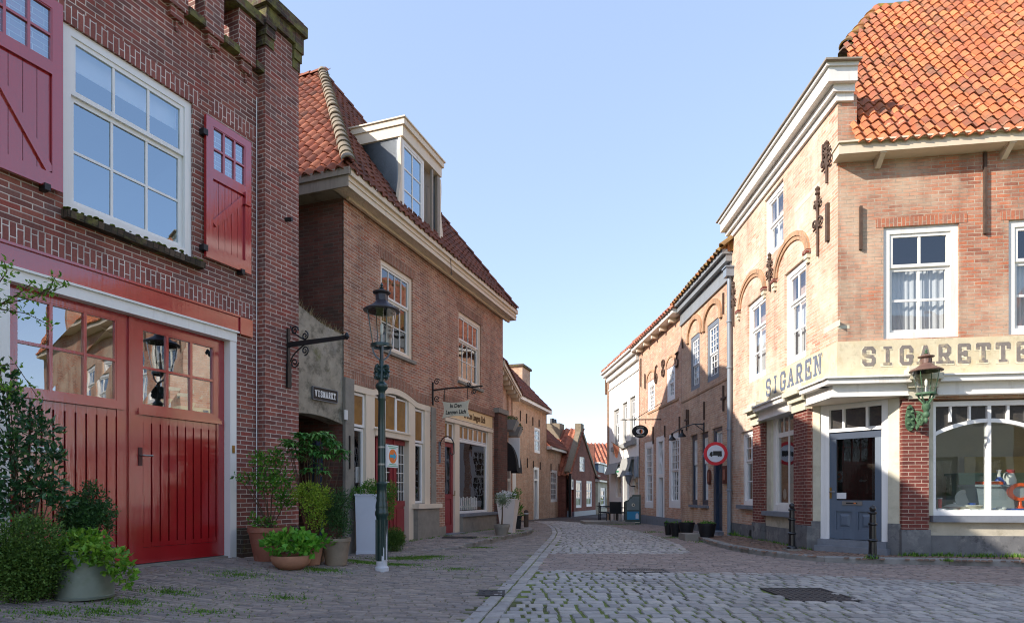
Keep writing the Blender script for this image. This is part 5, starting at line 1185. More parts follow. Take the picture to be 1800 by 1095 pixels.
def plate(t, o):
    F = Fac((o[0], o[1]), FR.u); n = 28; R_ = .21; vs = []; ring = [(0, 0), (.62, .0), (.66, .02), (.97, .04), (1, .035)]
    for r_, h_ in ring[1:]:
        for i in range(n): a_ = 2 * math.pi * i / n; vs.append(F.pt(R_ * r_ * math.cos(a_), o[2] + .18 + R_ * .86 * r_ * math.sin(a_), -.05 + h_ - .25 * R_ * r_ * math.sin(a_)))
    fs = [tuple(range(n))] + [(j * n + i, j * n + (i + 1) % n, (j + 1) * n + (i + 1) % n, (j + 1) * n + i) for j in range(3) for i in range(n)]
    MB().add(vs, fs).build('dish', M['porcelain'], t, smooth=40); mb = MB(); mb.lathe([(.03, 0), (.05, .01), (.02, .03)], (o[0], o[1], o[2]), 10); mb.build('plate_stand', M['iron'], t)
good('plate', 'large white oval plate propped upright in the shop window', 'plate', 1702, 880, -.8, plate)
good('bowl', 'pale cream bowl with blue cups at the middle mullion', 'bowl', 1708, 880, -.45, lambda t, o: (MB().lathe([(0, .01), (.1, .0), (.17, .08), (.16, .085), (.09, .02)], o, 18).build('bowl_body', M['porcelain'], t, smooth=40), MB().lathe([(0, .08), (.05, .08), (.06, .12), (0, .12)], o, 10).build('cup', M['blue_enamel'], t)))
good('tureen', 'low white lidded dish left in the shop window', 'dish', 1678, 880, -.5, L_('porcelain', [(0, 0), (.12, 0), (.2, .05), (.1, .09), (.02, .11), (.02, .13), (0, .13)]))
good('candle', 'red candle stick with white rim in the left window corner', 'candle', 1652, 880, -.3, lambda t, o: (MB().lathe([(0, 0), (.05, 0), (.05, .015), (.028, .02), (.028, .19), (0, .19)], o, 12).build('stick', M['red_enamel'], t, smooth=40), MB().lathe([(.03, .185), (.055, .2), (.03, .21), (0, .21)], o, 12).build('rim', M['porcelain'], t)))
def cloths(t, o):
    F = Fac((o[0], o[1]), FR.u); R = random.Random(2); mb = MB()
    for i in range(9): x = -.55 + i * .135; y = R.uniform(-.08, .08); mb.lathe([(0, .0), (.08, .0), (.09, .015), (.05, .03), (0, .035)], F.pt(x, o[2], y), 9)
    mb.build('folded_cloth', M['porcelain'], t)
good('linen', 'row of crumpled white linen along the window front', 'linen', 1695, 880, -.22, cloths)
good('saucer', 'small white round saucer leaning by blue cloth', 'saucer', 1760, 880, -.25, lambda t, o: (MB().lathe([(0, 0), (.05, .0), (.075, .03), (.07, .05), (0, .065)], o, 14).build('dish', M['porcelain'], t, smooth=40)))
good('blue_cloth', 'bright blue folded cloth lying along the window front', 'cloth', 1765, 880, -.3, lambda t, o: MB().fbox(Fac((o[0], o[1]), FR.u), -.12, .5, o[2], o[2] + .03, -.1, -.01).build('fold', M['blue_enamel'], t))
good('red_cloth', 'red cloth lying in the left corner of the shop window', 'cloth', 1662, 880, -.34, lambda t, o: MB().fbox(Fac((o[0], o[1]), FR.u), -.16, .2, o[2], o[2] + .02, -.1, .06).build('fold', M['red_enamel'], t))
good('green_chest', 'sage green painted chest behind the white plate', 'chest', 1712, 880, -1.4, lambda t, o: (MB().fbox(Fac((o[0], o[1]), FR.u), -.35, .95, o[2], o[2] + .62, -.25, .2).build('chest_body', M['green_cloth'], t), MB().fbox(Fac((o[0], o[1]), FR.u), -.38, .98, o[2] + .62, o[2] + .66, -.27, .23).build('lid', M['green_cloth'], t)))
def rocker(t, o):
    F = Fac((o[0], o[1]), FD.u)
    MB().fbox(F, -.13, .13, o[2], o[2] + .5, -.1, .1).build('case', M['red_bark'], t); MB().poly([F.pt(.09 * math.cos(x), o[2] + .27 + .12 * math.sin(x), .105) for x in [2 * math.pi * i / 16 for i in range(16)]]).build('face', M['porcelain'], t)
s0 = FD.S(1388, -.35); o = FD.pt(s0, zsl + .1, -.35); rocker(thing('mantel_clock', 'small red brown mantel clock with pale dial in the side window', 'clock', o), o)
MB().fbox(FD, sp[0] + .3, sp[1], zsl, zsl + .098, -1.2, -.2).build('display_shelf', M['ochre_cloth'], r1)

# wall lantern on the brick pier
def lantern(t, c, s, sg, sh, hood, cage, glass='glass_lamp'):
    """round tapering street lantern; c is the centre of the lower ring, s scales it"""
    zf = lambda z: z * sg if z < .55 else .55 * sg + (z - .55) * sh
    X = lambda r, z: (r * s, zf(z))
    MB().lathe([X(*p) for p in ((.17, .0), (.2, .0), (.205, .03), (.2, .05), (.165, .05))], c, 24).build('lower_ring', M[cage], t, smooth=40)
    g_ = MB().lathe([X(.17, .05), X(.27, .56)], c, 24).build('glass_shade', M[glass], t, smooth=60)
    MB().lathe([X(*p) for p in ((.26, .55), (.33, .555), (.335, .575), (.3, .61), (.22, .66), (.15, .72), (.11, .78), (.1, .79), (.1, .93), (.12, .94), (.16, .96), (.165, .985), (.1, 1.01), (.05, 1.05), (.03, 1.06), (0, 1.06))], c, 26).build('hood', M[hood], t, smooth=35)
    MB().lathe([X(.255, .545), X(.1, .62), X(0, .64)], c, 24).build('hood_lining', M['dark_room'], t)
    MB().lathe([X(*p) for p in ((.03, 1.06), (.045, 1.08), (.015, 1.11), (.03, 1.14), (.0, 1.22))], c, 10).build('finial', M[cage], t, smooth=50)
    mb = MB()
    for k in range(6): a_ = 2 * math.pi * (k + .3) / 6; mb.tube([(c[0] + .1 * s * math.cos(a_), c[1] + .1 * s * math.sin(a_), c[2] + zf(.8)), (c[0] + .1 * s * math.cos(a_), c[1] + .1 * s * math.sin(a_), c[2] + zf(.92))], .014 * s, 5)
    build_split(mb, 'vent_rib', M[hood], t)
    mb = MB()
    for k in range(4): a_ = 2 * math.pi * (k + .37) / 4; mb.tube([(c[0] + .172 * s * math.cos(a_), c[1] + .172 * s * math.sin(a_), c[2] + zf(.03)), (c[0] + .272 * s * math.cos(a_), c[1] + .272 * s * math.sin(a_), c[2] + zf(.56))], .009 * s, 5)
    mb.build('glass_bar', M[cage], t)
    mb = MB(); mb.lathe([X(0, .0), X(.05, .02), X(.035, .06), X(.03, .2), X(0, .2)], c, 12); mb.build('burner', M['steel'], t, smooth=40)
    MB().lathe([X(.012, .2), X(.03, .24), X(.032, .33), X(.015, .37), X(0, .38)], c, 12).build('bulb', M['porcelain'], t, smooth=60)
q = FR.st(1606, 731, .1); wl = thing('wall_lantern', 'copper hooded wall lantern on green scrolled bracket of brick pier', 'lantern', FR.pt(q[0], q[1], .1))
cc = FR.st(1628, 694, .5); c = FR.pt(cc[0], cc[1], .5); lantern(wl, c, .72, .68, .56, 'copper_hood', 'verdigris')
mb = MB(); s0 = q[0]
mb.prism(FR, [(s0 - .06 + .07 * math.cos(t_) * (1 - .25 * math.sin(t_)), q[1] - .03 + .22 * math.sin(t_)) for t_ in [2 * math.pi * i / 18 for i in range(18)]], .091, .12); wpl = mb.build('wall_plate', M['verdigris'], wl)
mb = MB()
for i in range(6): mb.lathe([(.03, -.012), (.022, .018), (0, .03)], FR.pt(s0 - .06 + .03 * (-1) ** i, q[1] - .19 + .065 * i, .125), 8)
mb.build('relief', M['verdigris'], wpl, smooth=60)
R = random.Random(3); P3 = Vector(FR.pt(s0 + .03, q[1] - .05, .13)); Q3 = Vector((c[0], c[1], c[2] - .34)); mid = (P3 + Q3) / 2 + Vector((0, 0, .02))
mb = MB(); pts = [P3 + (Vector((0, 0, -.12)) * math.sin(math.pi * t)) + (Q3 - P3) * t for t in [i / 10 for i in range(11)]]; mb.tube(pts, .022, 7); mb.tube([P3 + Vector((0, 0, .12)), mid + Vector((0, 0, .06)), Q3], .018, 7); mb.build('arm', M['verdigris'], wl, smooth=50)
for (fs_, dz_, r_) in ((.25, .04, .07), (.5, -.04, .06), (.14, -.13, .055)):
    cp = P3 + (Q3 - P3) * fs_; FQ = Fac((cp.x, cp.y), ((Q3 - P3).x, (Q3 - P3).y)); MB().tube(scroll(FQ, 0, cp.z + dz_, 0, r_, 1.5, fs_ * 9), .016, 6).build('scroll', M['verdigris'], wl, smooth=50)
mb = MB(); mb.lathe([(0, -.46), (.02, -.44), (.03, -.4), (.02, -.37), (.05, -.34), (.055, -.3), (.035, -.27), (.045, -.24), (.06, -.22), (.06, -.16), (.04, -.14), (.04, -.1)], c, 12)
for k in range(4): a_ = math.pi / 2 * k + .5; mb.tube([(c[0] + .04 * math.cos(a_), c[1] + .04 * math.sin(a_), c[2] - .14), (c[0] + .1 * math.cos(a_), c[1] + .1 * math.sin(a_), c[2] - .06), (c[0] + .125 * math.cos(a_), c[1] + .125 * math.sin(a_), c[2] + .01)], .014, 6)
mb.build('stem', M['verdigris'], wl, smooth=40)

# ================================================================== R2a: brick house with grey frames
F = Fac((5.78, 16.5), (.009, -1.0)); Le = F.S(1198)
r2 = thing('town_house', 'orange brick house with dark grey window frames and a grey roof cornice', 'house', F.pt(0, 0, 0))
zc0 = (F.Z(1286, 484) + F.Z(1196, 566)) / 2 - .05; zc1 = (F.Z(1286, 441) + F.Z(1194, 540)) / 2
U1 = (F.S(1243), F.S(1264), F.Z(1264, 662), F.Z(1264, 556)); U2 = (F.S(1214), F.S(1230), F.Z(1230, 680), F.Z(1230, 582))
g1_ = (F.S(1231.5), F.S(1245), F.Z(1245, 888), F.Z(1245, 757)); g2_ = (F.S(1214), F.S(1226), F.Z(1226, 887), F.Z(1226, 762)); gd = (F.S(1252), F.S(1270), .0, F.Z(1270, 748))
mb = MB(); wall(mb, F, Le, 0, -.5, zc1 - .1, [U1, U2, g1_, g2_, gd], 0, .2); mb.fbox(F, Le, 0, -.5, zc0, -5.2, -5); build_split(mb, 'wall', M['brick_red_mid'], r2)
for w in (U1, U2): window(F, w, r2, M, fw=.14, sashes=[(0, .45, 3, 3, -.05), (.45, 1, 3, 4, -.02)], recess=.02, fd=.16, sash_w=.05, mun=.022, fmat=M['grey_frame'], smat=M['white_clean'], back=.8)
for w in (g1_, g2_): window(F, w, r2, M, fw=.16, sashes=[(0, .58, 3, 4, -.05), (.58, 1, 3, 3, -.02)], recess=.06, fd=.14, sash_w=.05, mun=.022, fmat=M['navy'], smat=M['white_clean'], sill=('bluestone', .05, .08, .06), back=.8)
ztd = F.Z(1262, 812); fr = MB(); a, b = gd[0], gd[1]; fr.fbox(F, a, a + .16, .1, gd[3], -.2, -.04); fr.fbox(F, b - .12, b, .1, gd[3], -.2, -.04); fr.fbox(F, a + .16, b - .12, gd[3] - .1, gd[3], -.2, -.04); fr.fbox(F, a + .16, b - .12, ztd, ztd + .14, -.2, -.02); df = fr.build('door_frame', M['navy'], r2)
window(F, (a + .16, b - .12, ztd + .14, gd[3] - .1), df, M, fw=.03, sashes=[(0, 1, 3, 2, 0)], recess=.08, fd=.06, sash_w=.03, mun=.02, fmat=M['white_clean'], name='fanlight', back=.5)
mb = MB(); mb.fbox(F, a + .16, b - .12, .1, ztd, -.2, -.14)
for z0_, z1_ in ((.2, .75), (.85, 1.0)): mb.fbox(F, a + .24, b - .2, z0_, z1_, -.14, -.12)
dr = mb.build('door', M['navy'], r2); MB().fbox(F, a + .28, b - .24, 1.15, ztd - .2, -.14, -.125).build('pane', M['dark_glass'], dr)
mb = MB()
for k in range(4): x = a + .28 + (b - a - .52) * k / 3; mb.fbox(F, x - .015, x + .015, 1.13, ztd - .18, -.125, -.11)
mb.build('door_grille', M['navy'], dr)
MB().fbox(F, a - .1, b + .1, -.3, .1, -.3, .14).build('door_step', M['bluestone'], r2)
mb = MB()
for w in (U1, U2):
    arch_hood(mb, F, w[0] - .32, w[1] + .28, w[3] + .02, w[3] + .62, .14, .06)
    for x in (w[0] - .25, w[1] + .21): mb.fbox(F, x - .08, x + .08, w[3] - .1, w[3] + .02, .001, .07)
mb.fbox(F, Le, 0, U2[2] - .22, U2[2] - .16, 0, .02)
build_split(mb, 'arch_moulding', M['brick_arch'], r2)
mb = MB()
for z0_, z1_, d_ in ((zc0 - .08, zc0, .06), (zc0, zc1 - .3, .04), (zc1 - .3, zc1 - .12, .18), (zc1 - .12, zc1, .28)): mb.fbox(F, Le - .05, .05 + d_ * .3, z0_ + .001, z1_, -.2, d_)
mb.build('cornice', M['grey_cornice'], r2)
P = F.pt; e0, e1 = P(Le - .1, zc1, .3), P(.15, zc1, .3); apx = P(0.1, zc1 + 2.3, -2.4); ap2 = P(Le - .1, zc1 + 2.3, -2.4)
rf = tile_roof([e0, e1, apx, ap2], r2, M['tile_mossy'], 'roof', tw=.26, tg=.34, amp=.05, seed=31); MB().poly([P(Le, zc1, -5), P(.1, zc1, -5), apx, ap2][::-1]).build('roof', M['tile_far'], r2)
tile_roof([P(.12, zc1, -3.5), e1, apx], r2, M['tile_mossy'], 'roof', tw=.26, tg=.34, amp=.05, seed=32)
ridge_tiles(apx, ap2, rf, M['tile_mossy'], .12, .36, seed=33); ridge_tiles(up_(e1), up_(apx), rf, M['tile_mossy'], .12, .36, seed=34)
mb = MB(); s0 = F.S(1282, .1); zt = F.Z(1280, 488, .1); mb.tube([F.pt(s0, .02, .1), F.pt(s0, zt, .1)], .055, 10); 
for z_ in (1.2, 2.8, 4.4, 5.6): mb.lathe([(.055, 0), (.075, .01), (.075, .05), (.055, .06)], F.pt(s0, z_, .1), 10)
pp = mb.build('downpipe', M['zinc'], r2, smooth=40); mb = MB(); mb.fbox(F, s0 - .12, s0 + .12, zt - .02, zt + .2, .0, .22); mb.fbox(F, s0 - .15, s0 + .15, zt + .2, zt + .24, -.0, .25); mb.build('hopper', M['zinc'], pp)
for (x, y0, y1) in ((1273, 515, 552), (1201, 596, 612), (1239, 706, 738), (1211, 720, 750)): anchor_bar(F, x, y0, y1, r2)
for (x, y) in ((1273, 700), (1208, 738)): s0_, z_ = F.st(x, y); MB().fbox(F, s0_ - .02, s0_ + .02, z_ - .35, z_ + .35, .002, .05).build('wall_anchor', M['rusty_iron'], r2); MB().fbox(F, s0_ - .16, s0_ + .16, z_ - .03, z_ + .03, .002, .05).build('wall_anchor', M['rusty_iron'], r2)
MB().fbox(F, Le, gd[0] - .02, -.4, .2, -.02, .03).build('plinth', M['plinth_grey'], r2)
for (x, y, w_, h_, m_, sh_) in ((1273.5, 834, .24, .48, 'red_bark', 0), (1245.5, 838, .13, .45, 'red_bark', 1)):
    s0_, z_ = F.st(x, y, .05)
    mb = MB()
    if sh_: mb.prism(F, [(s0_ + w_ * math.cos(t), z_ + h_ / 2 * math.sin(t)) for t in [2 * math.pi * i / 14 for i in range(14)]], .01, .06)
    else: mb.fbox(F, s0_ - w_ / 2 * 1.6, s0_ + w_ / 2 * 1.6, z_ - h_ / 2, z_ + h_ / 2, .01, .05)
    o_ = mb.build('wall_plaque', M[m_], r2); mb = MB(); mb.fbox(F, s0_ - w_ * .4, s0_ + w_ * .4, z_ - h_ * .3, z_ + h_ * .3, .061, .065); mb.build('plaque_panel', M['terracotta'], o_)
FW = F
# gooseneck lamps over the windows
s0_, z_ = F.st(1238, 748, 0); lm = thing('gooseneck_lamp', 'pair of black gooseneck lamps above the ground floor windows', 'wall lamp', F.pt(s0_, z_, 0))
mb = MB(); mb.fbox(F, s0_ - .03, s0_ + .03, z_ - .2, z_ + .1, .0, .03); mb.tube([F.pt(s0_, z_ + .05, .02), F.pt(s0_ - .3, z_ + .08, .25), F.pt(s0_ - 1.3, z_ + .08, .3), F.pt(s0_ - 1.55, z_ + .02, .3)], .018, 6); mb.tube([F.pt(s0_, z_ - .15, .02), F.pt(s0_ - .25, z_ + .06, .2)], .012, 5); mb.build('arm', M['iron'], lm)
for k in (0, 1): 
    c_ = F.pt(s0_ - 1.3 - 1.2 * k, z_ - .18, .3); MB().lathe([(.13, -.03), (.12, 0), (.07, .06), (.035, .1), (.035, .2), (0, .2)], c_, 14).build('lamp_shade', M['iron'], lm, smooth=40)
MB().tube([F.pt(s0_ - 1.3, z_ + .08, .3), F.pt(s0_ - 2.5, z_ + .02, .3)], .016, 6).build('cross_arm', M['iron'], lm)

# round no-trucks sign on a wall bracket
zq = F.Z(1258, 797, .1); c = None
pxs = (1258, 797); Ys = 15.3; c = Vector(((pxs[0] - CX) / F_ * Ys, Ys, HC + (CY - pxs[1]) / F_ * Ys))
ts = thing('traffic_sign', 'round traffic sign with red ring and black lorry', 'traffic sign', c)
FT = Fac((c.x, c.y), (1, -.12)); rr = 20.5 / F_ * Ys
def disc(r, d0, d1, n=40): return MB().prism(FT, [(r * math.cos(2 * math.pi * i / n), c.z + r * math.sin(2 * math.pi * i / n)) for i in range(n)], d0, d1)
disc(rr, -.012, .0).build('ring', M['sign_red'], ts); disc(rr * .73, .0, .004).build('face', M['sign_greywhite'], ts)
mb = MB(); k = rr; z_ = c.z
mb.fbox(FT, -.22 * k, .5 * k, z_ - .1 * k, z_ + .22 * k, .004, .008); mb.prism(FT, [(-.5 * k, z_ - .1 * k), (-.26 * k, z_ - .1 * k), (-.26 * k, z_ + .16 * k), (-.4 * k, z_ + .16 * k), (-.5 * k, z_ + .0 * k)], .004, .008); mb.fbox(FT, -.52 * k, .52 * k, z_ - .16 * k, z_ - .101 * k, .004, .008)
for x in (-.36, .24, .42): mb.prism(FT, [(x * k + .09 * k * math.cos(2 * math.pi * i / 14), z_ - .17 * k + .09 * k * math.sin(2 * math.pi * i / 14)) for i in range(14)], .008, .011)
mb.build('lorry_symbol', M['sign_black'], ts)
pj = Vector(FW.pt(FW.S(1282, .1), c.z, .1)); mb = MB(); mb.tube([tuple(c + Vector((0, .02, 0))), (c.x, pj.y, c.z), tuple(pj)], .02, 6); mb.fbox(FT, -.3, .3, c.z - .02, c.z + .02, -.03, -.013); mb.build('bracket', M['zinc'], ts)

# ================================================================== R2b: the 1683 house
F = Fac((5.74, 21.2), (.05, -.9987)); Le = F.S(1124)
r3 = thing('dated_house', 'orange brick house with iron year numerals 1683 and white sash windows', 'house', F.pt(0, 0, 0))
zg = (F.Z(1197.8, 552) + F.Z(1119, 622)) / 2
U1 = (F.S(1172), F.S(1186.5), F.Z(1186, 702), F.Z(1186, 640)); U2 = (F.S(1138), F.S(1151), F.Z(1151, 722), F.Z(1151, 664))
G1_ = (F.S(1175), F.S(1196), F.Z(1196, 893), F.Z(1196, 757)); G2_ = (F.S(1132.5), F.S(1148.5), F.Z(1148, 893), F.Z(1148, 773)); GD = (F.S(1153.5), F.S(1168), -.1, F.Z(1168, 764))
mb = MB(); wall(mb, F, Le, 0, -.5, zg, [U1, U2, G1_, G2_, GD], 0, .2); mb.fbox(F, Le, 0, -.5, zg, -5.2, -5); build_split(mb, 'wall', M['brick_1683'], r3)
for w in (U1, U2): window(F, w, r3, M, fw=.2, sashes=[(0, .55, 3, 3, -.05), (.55, 1, 3, 2, -.02)], recess=.02, fd=.14, sash_w=.04, mun=.025, fmat=M['white_clean'], back=.8)
for w in (G1_, G2_): window(F, w, r3, M, fw=.24, sashes=[(0, .5, 4, 4, -.05), (.5, 1, 4, 4, -.02)], recess=.02, fd=.14, sash_w=.05, mun=.025, fmat=M['white_clean'], back=.8)
a, b = GD[:2]; ztd = F.Z(1160, 839); fr = MB(); fr.fbox(F, a, a + .3, -.1, GD[3], -.2, -.0); fr.fbox(F, b - .2, b, -.1, GD[3], -.2, -.0); fr.fbox(F, a + .3, b - .2, GD[3] - .2, GD[3], -.2, -.01); fr.fbox(F, a + .3, b - .2, ztd, ztd + .15, -.2, -.01); df = fr.build('door_frame', M['white_clean'], r3)
zc_ = (ztd + GD[3]) / 2; xc = (a + .3 + b - .2) / 2; MB().quad(F.pt(a + .3, ztd, -.1), F.pt(b - .2, ztd, -.1), F.pt(b - .2, GD[3], -.1), F.pt(a + .3, GD[3], -.1)).build('fanlight_pane', M['glass'], df)
hw = (b - a - .5) / 2; hh = (GD[3] - ztd) / 2 - .1; mb = MB(); mb.tube([F.pt(xc, ztd + .15, -.07), F.pt(xc - hw * .45, zc_, -.07), F.pt(xc, GD[3] - .2, -.07), F.pt(xc + hw * .45, zc_, -.07), F.pt(xc, ztd + .15, -.07)], .022, 5); mb.tube([F.pt(xc + hw * .9 * math.cos(t), zc_ + .3 * math.sin(t), -.07) for t in [2 * math.pi * i / 16 for i in range(17)]], .022, 5); mb.build('fanlight_tracery', M['white_clean'], df)
MB().fbox(F, a + .3, b - .2, -.1, ztd, -.2, -.15).build('door', M['zinc'], r3)
mb = MB(); mb.fbox(F, Le - .1, .1, zg, zg + .14, -.1, .34); mb.fbox(F, Le - .1, .1, zg + .14, zg + .17, -.1, .38); mb.build('gutter', M['white'], r3)
for i in range(5): s_ = Le * (.1 + .2 * i); MB().fbox(F, s_ - .07, s_ + .07, zg - .14, zg - .002, .0, .26).build('gutter_bracket', M['cream_wood'], r3)
P = F.pt; e0, e1 = P(Le - .1, zg + .15, .38), P(.1, zg + .15, .38); a1, a2 = P(.1, zg + 3.0, -2.6), P(Le - .1, zg + 3.0, -2.6)
rf = tile_roof([e0, e1, a1, a2], r3, M['tile_far'], 'roof', tw=.28, tg=.36, amp=.05, seed=41); MB().poly([P(Le, zg, -5), P(.1, zg, -5), a1, a2][::-1]).build('roof', M['tile_far'], r3); ridge_tiles(a1, a2, rf, M['tile_mossy'], .13, .4, seed=42)
tile_roof([P(.1, zg, -5), e1, a1], r3, M['tile_far'], 'roof', seed=43, tw=.3, tg=.36)
for ch, x, yt, yb in (('1', 1133.5, 657, 683), ('6', 1152.5, 642, 673), ('8', 1165, 633, 661), ('3', 1189, 620, 645)):
    s_, zt = F.st(x, yt, .04); zb_ = F.Z(x, yb, .04); w_ = .2 if ch != '1' else .02; st, _s = GLY[ch]; MB().tube([F.pt(s_ + (q_[0] - .5) * 2 * w_, zb_ + (zt - zb_) * q_[1], .04) for q_ in st[0]], .03, 5).build('year_numeral', M['rusty_iron'], r3)
for w in (U1, U2):
    mb = MB(); arch_hood(mb, F, w[0] - .1, w[1] + .1, w[3] + .02, w[3] + .42, .08, .03); build_split(mb, 'arch_moulding', M['brick_arch'], r3)
mb = MB(); mb.fbox(F, Le, 0, -.5, .28, -.02, .03); mb.build('plinth', M['bluestone'], r3)
for (x, y0, y1) in ((1127.5, 630, 680), (1149, 750, 780), (1169.5, 748, 768), (1195.5, 732, 768)): anchor_bar(F, x, y0, y1, r3)
mb = MB(); mb.fbox(F, Le * .75, Le * .05, F.Z(1165, 716), F.Z(1165, 712), .0, .03); mb.build('string_course', M['brick_arch'], r3)
# oval sign on a long iron arm
q = F.st(1162, 737, 0); gs = thing('oval_sign', 'black oval sign with pale eye hanging from a long iron arm', 'shop sign', F.pt(q[0], q[1], 0)); FO = Fac(F.pt(q[0], 0, 0)[:2], F.n)
cO = 1.0; 
tpx = 1126
dO = None
for i in range(60):
    p = F.pt(q[0], 0, i * .05); 
    if CX + F_ * p[0] / p[1] < tpx: dO = i * .05; break
dO = dO or 1.3
zO = HC + (CY - 758) / F_ * F.pt(q[0], 0, dO)[1]; yk = F.pt(q[0], 0, dO)[1] / F_
mb = MB(); mb.tube([F.pt(q[0], q[1], 0), F.pt(q[0], q[1] - .02, dO + .75)], .022, 6); mb.tube([F.pt(q[0] + .05, q[1] + .62, 0), F.pt(q[0], q[1] - .0, dO + .2)], .012, 5)
for e in (-.2, .2): mb.tube([F.pt(q[0], q[1], dO + e), F.pt(q[0], zO + .3, dO + e)], .01, 5)
mb.build('arm', M['iron'], gs)
# outward runs to the left in the picture, so the readable side uses the opposite direction
FO = Fac(F.pt(q[0], 0, 0)[:2], (-F.n[0], -F.n[1]))
ell = lambda rx, rz, cx=-dO, n=30: [(cx + rx * math.cos(2 * math.pi * i / n), zO + rz * math.sin(2 * math.pi * i / n)) for i in range(n)]
rx, rz = 14.3 * yk, 11.2 * yk
ob = MB().prism(FO, ell(rx, rz), -.02, .02).build('board', M['sign_black'], gs)
MB().prism(FO, ell(rx * .5, rz * .42), .02, .026).build('eye', M['sign_white'], ob); MB().prism(FO, ell(rx * .2, rz * .36, -dO + rx * .1), .026, .03).build('eye_half', M['sign_orange'], ob); MB().prism(FO, ell(rx * .13, rz * .3, -dO - .0), .03, .034).build('pupil', M['sign_black'], ob)
text_mesh('GALERIE', rz * .34, FO, -dO, zO + rz * .54, .021, M['sign_pale'], ob, ext=.002, sx=.9); text_mesh('OUDE HAVEN', rz * .27, FO, -dO, zO - rz * .74, .021, M['sign_pale'], ob, ext=.002, sx=.8)

# ================================================================== white house
F = Fac((5.45, 26.9), (.077, -.997)); Le = F.S(1071)
r4 = thing('white_house', 'white painted house with tall grey framed windows and a heavy cornice', 'house', F.pt(0, 0, 0))
zc1 = (F.Z(1121, 612) + F.Z(1067, 659)) / 2; ws = [(F.S(x0), F.S(x1), F.Z(x1, y1), F.Z(x1, y0)) for x0, x1, y0, y1 in ((1079, 1088, 717, 783), (1094, 1102.5, 705, 778), (1106.5, 1117, 694, 772))]
gw = [(F.S(1083), F.S(1092), F.Z(1092, 873), F.Z(1092, 822)), (F.S(1112), F.S(1122), F.Z(1122, 872), F.Z(1122, 840))]; gd = (F.S(1096), F.S(1106), -.2, F.Z(1106, 815))
mb = MB(); wall(mb, F, Le, 0, -.5, zc1 - .05, ws + gw + [gd], 0, .25); mb.fbox(F, Le, Le + .2, -.5, zc1 - .1, -5, -.26); mb.fbox(F, Le, 0, -.5, zc1 - .1, -5.2, -5); build_split(mb, 'wall', M['white_wall'], r4)
for w in ws: window(F, w, r4, M, fw=.16, sashes=[(0, .6, 2, 2, -.05), (.6, 1, 2, 1, -.02)], recess=.08, fd=.12, sash_w=.07, mun=.05, fmat=M['awning_grey'], smat=M['white_clean'], back=.8, sill=('awning_grey', .16, .22, .12))
for w in gw: window(F, w, r4, M, fw=.14, sashes=[(0, .6, 3, 2, -.05), (.6, 1, 3, 1, -.02)], recess=.08, fd=.12, sash_w=.06, mun=.04, fmat=M['cream_wood'], back=.8)
MB().fbox(F, gd[0], gd[1], -.2, gd[3], -.25, -.18).build('door', M['navy'], r4)
mb = MB()
for z0_, z1_, d_ in ((zc1 - .95, zc1 - .9, .05), (zc1 - .5, zc1 - .25, .14), (zc1 - .25, zc1 - .08, .3), (zc1 - .08, zc1, .4)): mb.fbox(F, Le - d_, .0, z0_ + .001, z1_, -.2, d_)
mb.build('cornice', M['white'], r4)
P = F.pt; e0, e1 = P(Le, zc1, .35), P(0, zc1, .35); a1, a2 = P(.0, zc1 + 3.2, -3), P(Le + 2.0, zc1 + 3.2, -3)
rf = tile_roof([e0, e1, a1, a2], r4, M['tile_far'], 'roof', tw=.3, tg=.36, amp=.05, seed=51); MB().poly([P(Le, zc1, -5), P(0, zc1, -5), a1, a2][::-1]).build('roof', M['tile_far'], r4); MB().poly([P(Le, zc1, -5), e0, a2]).build('roof', M['tile_far'], r4)
ridge_tiles(a1, a2, rf, M['tile_mossy'], .13, .4, seed=52); ridge_tiles(e0, a2, rf, M['tile_mossy'], .13, .4, seed=53)
for (x0, x1, y0, y1, m_) in ((1074, 1093, 812, 832, 'awning_grey'), (1098, 1116, 802, 836, 'awning_grey')):
    a, b = F.S(x0), F.S(x1); z1_, z0_ = F.Z(x1, y0), F.Z(x1, y1); mb = MB(); mb.prism(F, [(a, z1_ - .12), (b, z1_ - .12), (b, z1_), (a, z1_)], .0, .12)
    mb.box8([P(a, z0_, .36), P(b, z0_, .36), P(b, z0_, .34), P(a, z0_, .34), P(a, z1_, .14), P(b, z1_, .14), P(b, z1_, .12), P(a, z1_, .12)]); mb.build('awning', M[m_], r4)
mb = MB(); mb.fbox(F, F.S(1118) , F.S(1122.5), F.Z(1120, 838), F.Z(1120, 802), .01, .08); mb.fbox(F, F.S(1108), F.S(1111), F.Z(1110, 840), F.Z(1110, 805), .01, .08); mb.build('shutter', M['lead'], r4)
mb = MB(); q = F.st(1097, 790, 0); mb.tube([F.pt(q[0], q[1], 0), F.pt(q[0], q[1] + .35, .6)], .02, 5); fl = mb.build('flag_pole', M['wood_post'], r4); mb = MB(); mb.quad(F.pt(q[0], q[1] + .3, .55), F.pt(q[0] + .12, q[1] - .35, .45), F.pt(q[0] - .1, q[1] - .4, .3), F.pt(q[0], q[1] + .1, .22)); mb.build('flag', M['terracotta'], fl)
